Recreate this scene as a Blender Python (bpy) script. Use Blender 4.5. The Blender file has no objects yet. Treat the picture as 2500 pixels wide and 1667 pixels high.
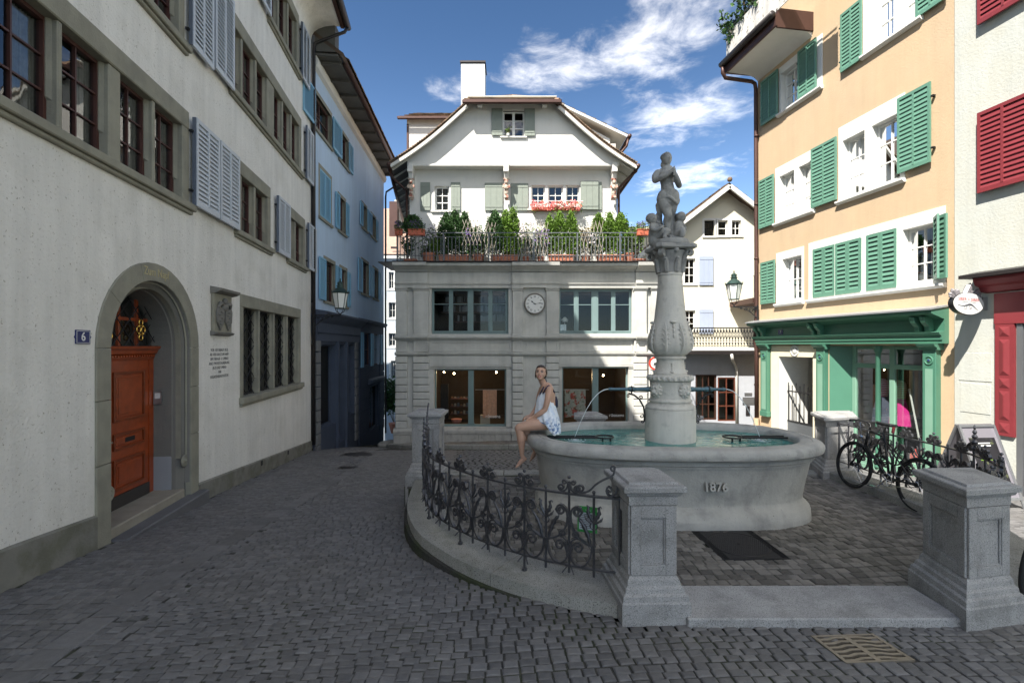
import bpy, math, random
import numpy as np
from mathutils import Vector, Matrix, noise
random.seed(7)
R_ = math.radians
sc = bpy.context.scene
COL = sc.collection

# ---------------------------------------------------------------- camera
cam_d = bpy.data.cameras.new('camera')
cam_d.sensor_width = 36.0
cam_d.lens = 17.0
cam_d.shift_y = 0.0046
cam_d.clip_start = 0.05
cam_d.clip_end = 2000
cam = bpy.data.objects.new('camera', cam_d)
COL.objects.link(cam)
cam.location = (0, 0, 2.05)
cam.rotation_euler = (R_(90), 0, 0)
sc.camera = cam

# ---------------------------------------------------------------- light
SUN = Vector((0.74, 0.93, -1.50)).normalized()      # direction the light travels
sun_el = math.asin(-SUN.z)
sun_az = math.atan2(-SUN.x, -SUN.y)                 # from +Y, clockwise
world = bpy.data.worlds.new('World')
sc.world = world
world.use_nodes = True
wn, wl = world.node_tree.nodes, world.node_tree.links
wn.clear()
def N(nodes, typ, **kw):
    n = nodes.new(typ)
    for k, v in kw.items():
        if k == 'inp':
            for i, x in v.items(): n.inputs[i].default_value = x
        else: setattr(n, k, v)
    return n
out = N(wn, 'ShaderNodeOutputWorld')
bg = N(wn, 'ShaderNodeBackground', inp={1: 0.12})
sky = N(wn, 'ShaderNodeTexSky', sky_type='NISHITA', sun_disc=False, sun_elevation=sun_el,
        sun_rotation=sun_az % (2*math.pi), air_density=1.0, dust_density=0.5, ozone_density=2.0, altitude=2500)
tc = N(wn, 'ShaderNodeTexCoord')
# clouds: fair weather cumulus in view, added fill cover outside it, one flat layer
sep = N(wn, 'ShaderNodeSeparateXYZ'); wl.new(tc.outputs['Generated'], sep.inputs[0])
zc = N(wn, 'ShaderNodeMath', operation='MAXIMUM', inp={1: 0.04}); wl.new(sep.outputs[2], zc.inputs[0])
dx = N(wn, 'ShaderNodeMath', operation='DIVIDE'); wl.new(sep.outputs[0], dx.inputs[0]); wl.new(zc.outputs[0], dx.inputs[1])
dy = N(wn, 'ShaderNodeMath', operation='DIVIDE'); wl.new(sep.outputs[1], dy.inputs[0]); wl.new(zc.outputs[0], dy.inputs[1])
cmb = N(wn, 'ShaderNodeCombineXYZ'); wl.new(dx.outputs[0], cmb.inputs[0]); wl.new(dy.outputs[0], cmb.inputs[1])
n1 = N(wn, 'ShaderNodeTexNoise', inp={'Scale': 5.2, 'Detail': 12.0, 'Roughness': 0.64, 'Distortion': 0.35})
wl.new(cmb.outputs[0], n1.inputs['Vector'])
def blob(cx, cy, rx, ry):
    m = N(wn, 'ShaderNodeMapping', inp={'Location': (-cx/rx, -cy/ry, 0), 'Scale': (1/rx, 1/ry, 0)})
    wl.new(cmb.outputs[0], m.inputs[0])
    l = N(wn, 'ShaderNodeVectorMath', operation='LENGTH'); wl.new(m.outputs[0], l.inputs[0])
    r = N(wn, 'ShaderNodeMapRange', interpolation_type='SMOOTHSTEP', inp={1: 1.0, 2: 0.0, 3: 0.0, 4: 1.0})
    wl.new(l.outputs['Value'], r.inputs[0]); return r.outputs[0]
acc = None; oacc = None
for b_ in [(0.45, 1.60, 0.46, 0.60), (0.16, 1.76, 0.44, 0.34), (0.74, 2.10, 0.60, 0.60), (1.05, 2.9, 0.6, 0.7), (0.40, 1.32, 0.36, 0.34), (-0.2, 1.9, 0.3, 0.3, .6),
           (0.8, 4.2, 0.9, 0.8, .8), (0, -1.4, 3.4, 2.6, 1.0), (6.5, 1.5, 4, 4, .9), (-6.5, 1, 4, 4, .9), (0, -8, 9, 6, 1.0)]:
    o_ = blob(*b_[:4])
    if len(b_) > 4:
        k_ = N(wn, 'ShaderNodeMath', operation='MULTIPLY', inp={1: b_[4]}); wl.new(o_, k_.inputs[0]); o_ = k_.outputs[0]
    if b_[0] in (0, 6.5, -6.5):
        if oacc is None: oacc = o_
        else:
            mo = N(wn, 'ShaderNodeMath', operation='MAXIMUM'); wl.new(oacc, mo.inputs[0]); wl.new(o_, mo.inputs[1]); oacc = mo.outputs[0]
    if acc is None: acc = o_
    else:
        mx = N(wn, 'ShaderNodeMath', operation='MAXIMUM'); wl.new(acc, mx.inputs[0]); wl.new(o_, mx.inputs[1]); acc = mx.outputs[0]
ad = N(wn, 'ShaderNodeMath', operation='MULTIPLY_ADD', inp={1: 0.46, 2: -0.25}); wl.new(acc, ad.inputs[0])
sm = N(wn, 'ShaderNodeMath', operation='ADD'); wl.new(ad.outputs[0], sm.inputs[0]); wl.new(n1.outputs['Fac'], sm.inputs[1])
cr = N(wn, 'ShaderNodeMapRange', interpolation_type='SMOOTHSTEP', inp={1: 0.44, 2: 0.92, 3: 0.0, 4: 1.0}); wl.new(sm.outputs[0], cr.inputs[0])
zf = N(wn, 'ShaderNodeMapRange', inp={1: 0.05, 2: 0.16, 3: 0.25, 4: 1.0}); wl.new(sep.outputs[2], zf.inputs[0])
mf = N(wn, 'ShaderNodeMath', operation='MULTIPLY'); wl.new(cr.outputs[0], mf.inputs[0]); wl.new(zf.outputs[0], mf.inputs[1])
tint = N(wn, 'ShaderNodeMix', data_type='RGBA', blend_type='MULTIPLY', inp={0: 1.0})
tr_ = N(wn, 'ShaderNodeValToRGB'); wl.new(sep.outputs[2], tr_.inputs[0]); tr_.color_ramp.interpolation = 'EASE'
tr_.color_ramp.elements[0].position = .04; tr_.color_ramp.elements[0].color = (.40, .43, .44, 1)
tr_.color_ramp.elements[1].position = .62; tr_.color_ramp.elements[1].color = (.165, .225, .265, 1)
wl.new(tr_.outputs[0], tint.inputs[7])
wl.new(sky.outputs[0], tint.inputs[6])
# the bank in view is thin fair weather cloud, the unseen cover is thickened for fill light
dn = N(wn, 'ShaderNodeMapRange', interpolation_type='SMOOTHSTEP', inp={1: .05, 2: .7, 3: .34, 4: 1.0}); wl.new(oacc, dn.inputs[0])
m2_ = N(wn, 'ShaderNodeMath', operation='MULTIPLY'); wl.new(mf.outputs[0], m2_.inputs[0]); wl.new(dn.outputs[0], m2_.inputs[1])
mix = N(wn, 'ShaderNodeMix', data_type='RGBA')
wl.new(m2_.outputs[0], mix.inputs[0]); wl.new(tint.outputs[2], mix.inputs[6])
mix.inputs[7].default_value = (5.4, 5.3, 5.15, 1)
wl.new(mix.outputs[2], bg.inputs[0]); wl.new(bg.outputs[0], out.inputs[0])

sd = bpy.data.lights.new('sun', 'SUN')
sd.energy = 2.0; sd.angle = R_(0.53); sd.color = (1.0, 0.985, 0.95)
so = bpy.data.objects.new('sun', sd); COL.objects.link(so)
so.rotation_euler = SUN.to_track_quat('-Z', 'Y').to_euler()
so.location = (-20, -20, 40)

sc.view_settings.view_transform = 'Standard'
sc.view_settings.look = 'None'
sc.view_settings.gamma = 1.0
sc.view_settings.exposure = 2.55
sc.view_settings.use_white_balance = True
sc.view_settings.white_balance_temperature = 6900
sc.view_settings.use_curve_mapping = False

# ---------------------------------------------------------------- mesh helpers
WM = {}
def link(o, parent=None, mw=None):
    COL.objects.link(o)
    mw = mw if mw is not None else o.matrix_basis.copy()
    if parent is not None:
        o.parent = parent
        o.matrix_parent_inverse = WM[parent.name].inverted()
    WM[o.name] = mw
    return o
def thing(name, label, cat, loc=(0, 0, 0), group=None, rz=0):
    o = bpy.data.objects.new(name, None)
    o.empty_display_size = 0.2
    o.location = loc; o.rotation_euler = (0, 0, rz)
    link(o, None, Matrix.Translation(loc) @ Matrix.Rotation(rz, 4, 'Z'))
    o['label'] = label; o['category'] = cat
    if group: o['group'] = group
    return o
def tag(o, label=None, cat=None, group=None, kind=None):
    if label: o['label'] = label
    if cat: o['category'] = cat
    if group: o['group'] = group
    if kind: o['kind'] = kind
    return o

class Fr:
    """wall frame: s runs along the wall, d out of it, z up"""
    def __init__(s, o, u, n): s.o = Vector(o); s.u = Vector(u); s.n = Vector(n).normalized()
    def pt(s, a, d, z): return s.o + s.u*a + s.n*d + Vector((0, 0, z))
W = Fr((0, 0, 0), (1, 0, 0), (0, 1, 0))             # world: (x, y, z)
def wallfr(X0, m, side):                            # X = X0 + m*Y ; s = Y
    return Fr((X0, 0, 0), (m, 1, 0), (side, -side*m, 0))
FL = wallfr(-3.72, -.145, 1)
FB = wallfr(-4.844, -.06, 1)
FR_ = wallfr(9.4, -.15, -1)
def front(Y): return Fr((0, Y, 0), (1, 0, 0), (0, -1, 0))   # s = X, d towards the camera
FC = front(17.0)

class MB:
    def __init__(s): s.v = []; s.f = []; s.sm = False
    def add(s, vs, fs):
        b = len(s.v); s.v.extend([tuple(v) for v in vs]); s.f.extend([tuple(b+i for i in f) for f in fs]); return s
    def box(s, fr, s0, s1, d0, d1, z0, z1):
        P = [fr.pt(a, d, z) for z in (z0, z1) for d in (d0, d1) for a in (s0, s1)]
        return s.add(P, [(0, 1, 3, 2), (4, 6, 7, 5), (0, 4, 5, 1), (2, 3, 7, 6), (0, 2, 6, 4), (1, 5, 7, 3)])
    def bbox(s, c, sx, sy, sz, M=None):
        M = M or Matrix(); c = Vector(c)
        P = [c + M.to_3x3() @ Vector((x*sx/2, y*sy/2, z*sz/2)) for z in (-1, 1) for y in (-1, 1) for x in (-1, 1)]
        return s.add(P, [(0, 2, 3, 1), (4, 5, 7, 6), (0, 1, 5, 4), (2, 6, 7, 3), (0, 4, 6, 2), (1, 3, 7, 5)])
    def face(s, pts): return s.add(pts, [tuple(range(len(pts)))])
    def prism(s, fr, poly, d0, d1):                 # poly in (s,z), extruded in d
        n = len(poly); P = [fr.pt(a, d0, z) for a, z in poly] + [fr.pt(a, d1, z) for a, z in poly]
        return s.add(P, [tuple(range(n))[::-1], tuple(range(n, 2*n))] + [(i, (i+1) % n, n+(i+1) % n, n+i) for i in range(n)])
    def profile(s, fr, prof, s0, s1, miter=0.0):    # prof in (d,z), run along s: a moulding
        n = len(prof); P = [fr.pt(s0 - miter*p[0], p[0], p[1]) for p in prof] + [fr.pt(s1 + miter*p[0], p[0], p[1]) for p in prof]
        return s.add(P, [tuple(range(n)), tuple(range(n, 2*n))[::-1]] + [(i, n+i, n+(i+1) % n, (i+1) % n) for i in range(n)])
    def tube(s, pts, r, n=6, cap=True):
        pts = [Vector(p) for p in pts]
        rs = r if isinstance(r, (list, tuple)) else [r]*len(pts)
        t = (pts[1]-pts[0]).normalized()
        up = Vector((0, 0, 1)) if abs(t.z) < .9 else Vector((1, 0, 0))
        x = t.cross(up).normalized(); b = len(s.v)
        for i, p in enumerate(pts):
            if i == 0: tt = t
            elif i == len(pts)-1: tt = (pts[i]-pts[i-1])
            else: tt = (pts[i+1]-pts[i-1])
            tt = tt.normalized() if tt.length > 1e-9 else t
            x = (x - tt*x.dot(tt)); x = x.normalized() if x.length > 1e-6 else tt.orthogonal().normalized()
            y = tt.cross(x)
            for k in range(n):
                a = 2*math.pi*k/n
                s.v.append(tuple(p + (x*math.cos(a)+y*math.sin(a))*rs[i]))
        for i in range(len(pts)-1):
            for k in range(n):
                s.f.append((b+i*n+k, b+i*n+(k+1) % n, b+(i+1)*n+(k+1) % n, b+(i+1)*n+k))
        if cap:
            s.f.append(tuple(b+k for k in range(n))[::-1]); s.f.append(tuple(b+(len(pts)-1)*n+k for k in range(n)))
        return s
    def bar(s, pts, nrm, a, b_):                     # flat bar swept in a plane with normal nrm; a half in plane, b_ half along nrm
        pts = [Vector(p) for p in pts]; nrms = nrm if isinstance(nrm, list) else [Vector(nrm)]*len(pts); b = len(s.v)
        aa = a if isinstance(a, (list, tuple)) else [a]*len(pts)
        for i, p in enumerate(pts):
            t = (pts[min(i+1, len(pts)-1)]-pts[max(i-1, 0)]).normalized(); q = Vector(nrms[i]).cross(t).normalized()
            for u, w in ((1, 1), (1, -1), (-1, -1), (-1, 1)): s.v.append(tuple(p+q*aa[i]*u+Vector(nrms[i])*b_*w))
        for i in range(len(pts)-1):
            for k in range(4): s.f.append((b+i*4+k, b+i*4+(k+1) % 4, b+i*4+4+(k+1) % 4, b+i*4+4+k))
        n = len(pts)-1; s.f.append((b+3, b+2, b+1, b)); s.f.append((b+n*4, b+n*4+1, b+n*4+2, b+n*4+3))
        return s
    def lathe(s, c, prof, n=24, rfun=None, a0=0, a1=2*math.pi):
        c = Vector(c); b = len(s.v); full = abs(a1-a0-2*math.pi) < 1e-6; m = n if full else n+1
        for r, z in prof:
            for k in range(m):
                a = a0+(a1-a0)*k/n; rr = rfun(r, z, a) if rfun else r
                s.v.append((c.x+rr*math.cos(a), c.y+rr*math.sin(a), c.z+z))
        for i in range(len(prof)-1):
            for k in range(n):
                k2 = (k+1) % m
                s.f.append((b+i*m+k, b+i*m+k2, b+(i+1)*m+k2, b+(i+1)*m+k))
        if full:
            s.f.append(tuple(b+k for k in range(m))[::-1]); s.f.append(tuple(b+(len(prof)-1)*m+k for k in range(m)))
        return s
    def ball(s, c, r, n=10, m=7, M=None):
        c = Vector(c); r = Vector(r) if not isinstance(r, (int, float)) else Vector((r, r, r)); b = len(s.v); M = M.to_3x3() if M else Matrix.Identity(3)
        for i in range(m+1):
            th = math.pi*i/m
            for k in range(n):
                a = 2*math.pi*k/n
                s.v.append(tuple(c+M @ Vector((r.x*math.sin(th)*math.cos(a), r.y*math.sin(th)*math.sin(a), r.z*math.cos(th)))))
        for i in range(m):
            for k in range(n): s.f.append((b+i*n+k, b+(i+1)*n+k, b+(i+1)*n+(k+1) % n, b+i*n+(k+1) % n))
        return s
    def ring(s, c, R, r, nrm, n=28, m=6, a0=0, a1=2*math.pi):
        nrm = Vector(nrm).normalized(); x = nrm.orthogonal().normalized(); y = nrm.cross(x); full = abs(a1-a0-2*math.pi) < 1e-6
        pts = [Vector(c)+(x*math.cos(a0+(a1-a0)*k/n)+y*math.sin(a0+(a1-a0)*k/n))*R for k in range(n+1)]
        return s.tube(pts, r, m, cap=not full)
    def mesh(s, name, smooth=False):
        me = bpy.data.meshes.new(name); me.from_pydata([tuple(v) for v in s.v], [], s.f); me.validate(verbose=False)
        if smooth: me.polygons.foreach_set('use_smooth', [True]*len(me.polygons))
        me.update(); return me
    def build(s, name, mat, parent=None, smooth=False, kind=None, label=None, bevel=0, fixn=True):
        me = s.mesh(name, smooth)
        if fixn:
            import bmesh
            bm = bmesh.new(); bm.from_mesh(me)
            if bevel:
                bmesh.ops.bevel(bm, geom=[e for e in bm.edges if e.is_manifold and e.calc_face_angle(0) > .6], offset=bevel, segments=1, affect='EDGES', clamp_overlap=True)
            bmesh.ops.recalc_face_normals(bm, faces=bm.faces[:]); bm.to_mesh(me); bm.free()
        me.materials.append(mat)
        o = bpy.data.objects.new(name, me); link(o, parent)
        if kind: o['kind'] = kind
        if label: o['label'] = label
        return o
def inst(me, name, parent, loc, label=None, rot=None):
    o = bpy.data.objects.new(name, me); o.location = loc
    M = Matrix.Translation(loc)
    if rot is not None: o.rotation_euler = rot; M = M @ rot.to_matrix().to_4x4() if hasattr(rot, 'to_matrix') else M
    link(o, parent, M)
    return o
def auto_smooth(o, ang=40):
    me = o.data
    me.polygons.foreach_set('use_smooth', [True]*len(me.polygons))
    me.set_sharp_from_angle(angle=R_(ang)); return o
def text(body, size, name, mat, M, parent=None, align='CENTER', ext=0.002, kind=None, xs=1.0, bold=0.0):
    c = bpy.data.curves.new(name, 'FONT'); c.body = body; c.size = size; c.align_x = align; c.align_y = 'CENTER'
    c.extrude = ext; c.offset = bold; c.resolution_u = 3
    t = bpy.data.objects.new('tmp', c); COL.objects.link(t)
    dg = bpy.context.evaluated_depsgraph_get(); me = bpy.data.meshes.new_from_object(t.evaluated_get(dg))
    bpy.data.objects.remove(t); bpy.data.curves.remove(c)
    me.transform(Matrix.Diagonal((xs, 1, 1, 1))); me.transform(M); me.name = name
    me.materials.clear(); me.materials.append(mat)
    o = bpy.data.objects.new(name, me); link(o, parent); return o
def frM(fr, a, d, z, flip=1):
    """matrix placing text (x right, y up) on a wall; flip=-1 when s runs to the reader's left"""
    x = fr.u.normalized()*flip; n = fr.n; up = Vector((0, 0, 1)); p = fr.pt(a, d, z)
    return Matrix(((x.x, up.x, n.x, p.x), (x.y, up.y, n.y, p.y), (x.z, up.z, n.z, p.z), (0, 0, 0, 1)))

# ---------------------------------------------------------------- materials
MATS = {}
def mat(name, col, rough=.7, metal=0, var=.12, vscale=3.0, bump=0, bscale=40.0, spec=.5, streak=0, col2=None, fac2=.5, s2=6.0,
        thr=(.45, .6), island=0, speck=None, coat=0, objc=0):
    """procedural principled: base colour, soft noise variation, optional second colour patches, speckle, bump"""
    if name in MATS: return MATS[name]
    m = bpy.data.materials.new(name); m.use_nodes = True; nt = m.node_tree; n, l = nt.nodes, nt.links; n.clear()
    o = N(n, 'ShaderNodeOutputMaterial'); p = N(n, 'ShaderNodeBsdfPrincipled')
    l.new(p.outputs[0], o.inputs[0])
    p.inputs['Roughness'].default_value = rough; p.inputs['Metallic'].default_value = metal
    p.inputs['Specular IOR Level'].default_value = spec
    if coat: p.inputs['Coat Weight'].default_value = coat; p.inputs['Coat Roughness'].default_value = .15
    g = N(n, 'ShaderNodeNewGeometry')
    pos = g.outputs['Position']
    nz = N(n, 'ShaderNodeTexNoise', inp={'Scale': vscale, 'Detail': 6.0, 'Roughness': .6}); l.new(pos, nz.inputs['Vector'])
    mr = N(n, 'ShaderNodeMapRange', inp={1: .25, 2: .75, 3: 1-var, 4: 1+var}); l.new(nz.outputs['Fac'], mr.inputs[0])
    val = mr.outputs[0]
    if island:
        oi = N(n, 'ShaderNodeObjectInfo')
        a = N(n, 'ShaderNodeMath', operation='ADD'); l.new(g.outputs['Random Per Island'], a.inputs[0]); l.new(oi.outputs['Random'], a.inputs[1])
        fr = N(n, 'ShaderNodeMath', operation='FRACT'); l.new(a.outputs[0], fr.inputs[0])
        m2 = N(n, 'ShaderNodeMapRange', inp={1: 0, 2: 1, 3: 1-island, 4: 1+island}); l.new(fr.outputs[0], m2.inputs[0])
        mm = N(n, 'ShaderNodeMath', operation='MULTIPLY'); l.new(m2.outputs[0], mm.inputs[0]); l.new(val, mm.inputs[1]); val = mm.outputs[0]
    if streak:
        mp = N(n, 'ShaderNodeMapping', inp={'Scale': (5, 5, .35)}); l.new(pos, mp.inputs[0])
        ns = N(n, 'ShaderNodeTexNoise', inp={'Scale': 1.0, 'Detail': 7.0, 'Roughness': .65}); l.new(mp.outputs[0], ns.inputs['Vector'])
        m3 = N(n, 'ShaderNodeMapRange', inp={1: .35, 2: .75, 3: 1.0, 4: 1-streak}); l.new(ns.outputs['Fac'], m3.inputs[0])
        mm = N(n, 'ShaderNodeMath', operation='MULTIPLY'); l.new(m3.outputs[0], mm.inputs[0]); l.new(val, mm.inputs[1]); val = mm.outputs[0]
    base = N(n, 'ShaderNodeRGB'); base.outputs[0].default_value = (*col, 1); c = base.outputs[0]
    if col2:
        n2 = N(n, 'ShaderNodeTexNoise', inp={'Scale': s2, 'Detail': 5.0, 'Roughness': .6}); l.new(pos, n2.inputs['Vector'])
        r2 = N(n, 'ShaderNodeMapRange', inp={1: thr[0], 2: thr[1], 3: 0, 4: fac2}); l.new(n2.outputs['Fac'], r2.inputs[0])
        mx_ = N(n, 'ShaderNodeMix', data_type='RGBA'); l.new(r2.outputs[0], mx_.inputs[0]); l.new(c, mx_.inputs[6]); mx_.inputs[7].default_value = (*col2, 1); c = mx_.outputs[2]
    if speck:
        for (ss, cc, lo, hi) in speck:
            vs = N(n, 'ShaderNodeTexNoise', inp={'Scale': ss, 'Detail': 2.0, 'Roughness': .7}); l.new(pos, vs.inputs['Vector'])
            r2 = N(n, 'ShaderNodeMapRange', inp={1: lo, 2: hi, 3: 0, 4: 1}); l.new(vs.outputs['Fac'], r2.inputs[0])
            mx_ = N(n, 'ShaderNodeMix', data_type='RGBA'); l.new(r2.outputs[0], mx_.inputs[0]); l.new(c, mx_.inputs[6]); mx_.inputs[7].default_value = (*cc, 1); c = mx_.outputs[2]
    hv = N(n, 'ShaderNodeVectorMath', operation='SCALE'); l.new(c, hv.inputs[0]); l.new(val, hv.inputs['Scale'])
    l.new(hv.outputs[0], p.inputs['Base Color'])
    if bump:
        nb = N(n, 'ShaderNodeTexNoise', inp={'Scale': bscale, 'Detail': 5.0, 'Roughness': .6}); l.new(pos, nb.inputs['Vector'])
        b = N(n, 'ShaderNodeBump', inp={'Strength': bump, 'Distance': .01}); l.new(nb.outputs['Fac'], b.inputs['Height']); l.new(b.outputs[0], p.inputs['Normal'])
    MATS[name] = m; return m
def glass(name, tint=(.9, .95, .95), refl=1.0, wob=0.0, dark=0.0, ior=1.5):
    m = bpy.data.materials.new(name); m.use_nodes = True; nt = m.node_tree; n, l = nt.nodes, nt.links; n.clear()
    o = N(n, 'ShaderNodeOutputMaterial'); mx_ = N(n, 'ShaderNodeMixShader'); gl = N(n, 'ShaderNodeBsdfGlossy', inp={'Roughness': .01})
    tr = N(n, 'ShaderNodeBsdfTransparent'); tr.inputs[0].default_value = (*tint, 1)
    f = N(n, 'ShaderNodeFresnel', inp={'IOR': ior}); k = N(n, 'ShaderNodeMath', operation='MULTIPLY_ADD', inp={1: refl, 2: .012})
    l.new(f.outputs[0], k.inputs[0]); l.new(k.outputs[0], mx_.inputs[0]); l.new(tr.outputs[0], mx_.inputs[1]); l.new(gl.outputs[0], mx_.inputs[2]); l.new(mx_.outputs[0], o.inputs[0])
    k.use_clamp = True
    if wob:
        g = N(n, 'ShaderNodeNewGeometry'); nb = N(n, 'ShaderNodeTexNoise', inp={'Scale': 1.6, 'Detail': 2.0}); l.new(g.outputs['Position'], nb.inputs['Vector'])
        b = N(n, 'ShaderNodeBump', inp={'Strength': wob, 'Distance': .05}); l.new(nb.outputs['Fac'], b.inputs['Height']); l.new(b.outputs[0], gl.inputs['Normal'])
    return m
def wash(name, **k): return mat(name, **k)
M_plL = mat('plaster_warm_white', (.80, .768, .71), .92, var=.06, vscale=1.2, bump=1.0, bscale=30, streak=.16, col2=(.58, .55, .48), fac2=.6, s2=1.3, thr=(.52, .78), speck=[(34, (.42, .38, .31), .64, .72)], spec=.2)
M_plC = mat('plaster_clean_white', (.68, .668, .63), .9, var=.04, vscale=1.0, bump=.4, bscale=22, streak=.05, col2=(.54, .50, .42), fac2=.4, s2=2.2, thr=(.6, .85), spec=.2)
M_plB = mat('plaster_pale_blue', (.50, .63, .78), .9, var=.05, vscale=1.0, bump=.5, bscale=30, streak=.12, spec=.2)
M_plO = mat('plaster_orange', (.52, .385, .25), .9, var=.05, vscale=1.3, bump=.5, bscale=30, streak=.08, col2=(.49, .37, .25), fac2=.6, s2=.8, spec=.2)
M_plM = mat('plaster_mint_white', (.49, .50, .46), .9, var=.05, vscale=1.0, bump=.6, bscale=26, streak=.12, col2=(.50, .49, .42), fac2=.5, s2=1.5, spec=.2)
M_plY = mat('plaster_cream', (.66, .62, .50), .9, var=.03, bump=.3, bscale=30, spec=.2)
M_plP = mat('plaster_passage_white', (.44, .46, .50), .9, var=.06, bump=.3, bscale=30, streak=.08, spec=.2)
M_gal = mat('plaster_blue_grey', (.50, .55, .60), .9, var=.04, streak=.06, spec=.2)
M_sand = mat('sandstone_grey_green', (.30, .285, .225), .88, var=.10, vscale=2.5, bump=.5, bscale=50, streak=.12, col2=(.22, .21, .175), fac2=.5, s2=3, spec=.25)
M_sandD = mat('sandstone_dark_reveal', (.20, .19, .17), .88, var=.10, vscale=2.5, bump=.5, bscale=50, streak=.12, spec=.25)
M_ash = mat('ashlar_limestone', (.54, .535, .50), .85, var=.07, vscale=1.5, bump=.35, bscale=45, streak=.16, col2=(.40, .395, .37), fac2=.5, s2=1.4, spec=.25)
M_lime = mat('fountain_limestone', (.43, .42, .39), .8, var=.08, vscale=3, bump=.7, bscale=38, streak=.22, col2=(.24, .24, .23), fac2=.7, s2=3.6, thr=(.5, .70), speck=[(55, (.16, .15, .13), .68, .75)], spec=.3)
M_limeC = mat('column_limestone', (.60, .575, .52), .8, var=.08, vscale=4, bump=.6, bscale=42, streak=.22, col2=(.30, .30, .28), fac2=.6, s2=6, thr=(.56, .72), spec=.3)
M_limeS = mat('statue_limestone', (.34, .335, .32), .8, var=.14, vscale=6, bump=.5, bscale=50, streak=.25, col2=(.13, .13, .13), fac2=.8, s2=5, thr=(.5, .68), spec=.3)
M_gran = mat('granite_speckled', (.37, .365, .36), .7, var=.10, vscale=2, bump=.35, bscale=120, speck=[(150, (.12, .12, .125), .54, .64), (110, (.46, .46, .45), .58, .68)], streak=.25, col2=(.19, .19, .18), fac2=.6, s2=4.5, thr=(.5, .66), spec=.4)
M_granD = mat('granite_kerb', (.33, .325, .30), .8, var=.14, vscale=2, bump=.5, bscale=80, speck=[(120, (.07, .07, .06), .56, .64)], streak=.2, col2=(.12, .13, .09), fac2=.5, s2=2.5, thr=(.5, .7), spec=.3)
M_plin = mat('plinth_cement', (.22, .212, .185), .9, var=.16, vscale=2.5, bump=.5, bscale=40, col2=(.10, .10, .06), fac2=.5, s2=3, spec=.2)
M_cob = mat('cobble_stone', (.135, .132, .132), .6, var=.20, vscale=14, bump=.55, bscale=90, island=.22, col2=(.155, .145, .13), fac2=.3, s2=.8, thr=(.45, .65), spec=.45)
M_cobT = mat('cobble_stone_brown', (.145, .135, .122), .62, var=.22, vscale=14, bump=.55, bscale=90, island=.45, col2=(.16, .145, .12), fac2=.35, s2=1.2, thr=(.5, .7), spec=.4)
M_bed = mat('cobble_bedding', (.060, .058, .054), .95, col2=(.05, .062, .03), fac2=.8, s2=1.6, thr=(.48, .62), var=.2, vscale=20, bump=.6, bscale=160, spec=.1, speck=[(240, (.17, .17, .165), .6, .68)])
M_woodR = mat('window_frame_redbrown', (.070, .024, .018), .5, var=.12, bump=.1)
M_shL = mat('shutter_pale_grey', (.52, .55, .59), .5, var=.04, spec=.35)
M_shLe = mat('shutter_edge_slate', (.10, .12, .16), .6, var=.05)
M_shB = mat('shutter_sky_blue', (.20, .42, .58), .55, var=.06)
M_shC = mat('shutter_sage_grey', (.22, .25, .215), .6, var=.07, vscale=6)
M_shG = mat('shutter_green', (.105, .235, .17), .45, var=.06)
M_grn = mat('shopfront_green', (.06, .175, .118), .4, var=.07, vscale=2)
M_grnL = mat('shopfront_green_pale', (.18, .33, .245), .4, var=.06)
M_red = mat('shutter_oxblood', (.20, .028, .034), .5, var=.08, vscale=4)
M_white = mat('white_paint', (.70, .70, .675), .5, var=.03, spec=.3)
M_whiteS = mat('white_surround', (.66, .655, .62), .8, var=.07, vscale=4, bump=.2, spec=.2)
M_door = mat('door_varnished_wood', (.30, .052, .011), .32, var=.30, vscale=9, spec=.5, coat=.3)
M_doorD = mat('door_groove_wood', (.20, .040, .010), .4, var=.30, vscale=9, spec=.5)
M_iron = mat('wrought_iron', (.105, .105, .115), .42, metal=.75, var=.25, vscale=30, bump=.2, bscale=90)
M_ironB = mat('black_iron', (.018, .018, .02), .5, metal=.3, var=.2, spec=.5)
M_gold = mat('gilded_iron', (.80, .50, .12), .25, metal=1, var=.1)
M_copper = mat('copper_gutter', (.075, .036, .028), .5, metal=.35, var=.15)
M_gutD = mat('dark_gutter', (.035, .03, .03), .5, metal=.4, var=.15)
M_lead = mat('lead_flashing', (.42, .44, .46), .4, metal=.6, var=.1)
M_teal = mat('spout_teal_bronze', (.085, .15, .18), .4, metal=.5, var=.2, vscale=20)
M_tile = mat('roof_tile_brown', (.21, .14, .095), .85, var=.25, vscale=14, island=.4, bump=.3, bscale=60, col2=(.10, .09, .06), fac2=.6, s2=6, spec=.15)
M_tileB = mat('roof_tile_bed', (.10, .065, .045), .9, var=.2)
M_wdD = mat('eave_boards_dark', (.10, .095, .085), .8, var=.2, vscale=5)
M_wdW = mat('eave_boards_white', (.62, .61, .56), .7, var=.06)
M_terra = mat('terracotta', (.46, .17, .10), .8, var=.12, vscale=9, bump=.2, bscale=30)
M_plast = mat('terracotta_box', (.50, .12, .065), .6, var=.06)
M_rail = mat('railing_grey', (.11, .12, .13), .5, metal=.3, var=.1)
M_lat = mat('lattice_wood', (.42, .37, .31), .8, var=.1)
M_teframe = mat('shop_frame_teal', (.155, .225, .225), .5, var=.07)
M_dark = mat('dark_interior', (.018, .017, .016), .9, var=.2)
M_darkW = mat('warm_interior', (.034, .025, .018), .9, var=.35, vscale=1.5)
M_curt = mat('lace_curtain', (.26, .26, .255), .9, var=.25, vscale=16)
M_leaf = mat('leaf_dark_green', (.035, .085, .022), .6, var=.35, vscale=8, island=.5, spec=.3)
M_leafY = mat('leaf_thuja_green', (.105, .19, .025), .6, var=.35, vscale=7, island=.45, spec=.3)
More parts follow.
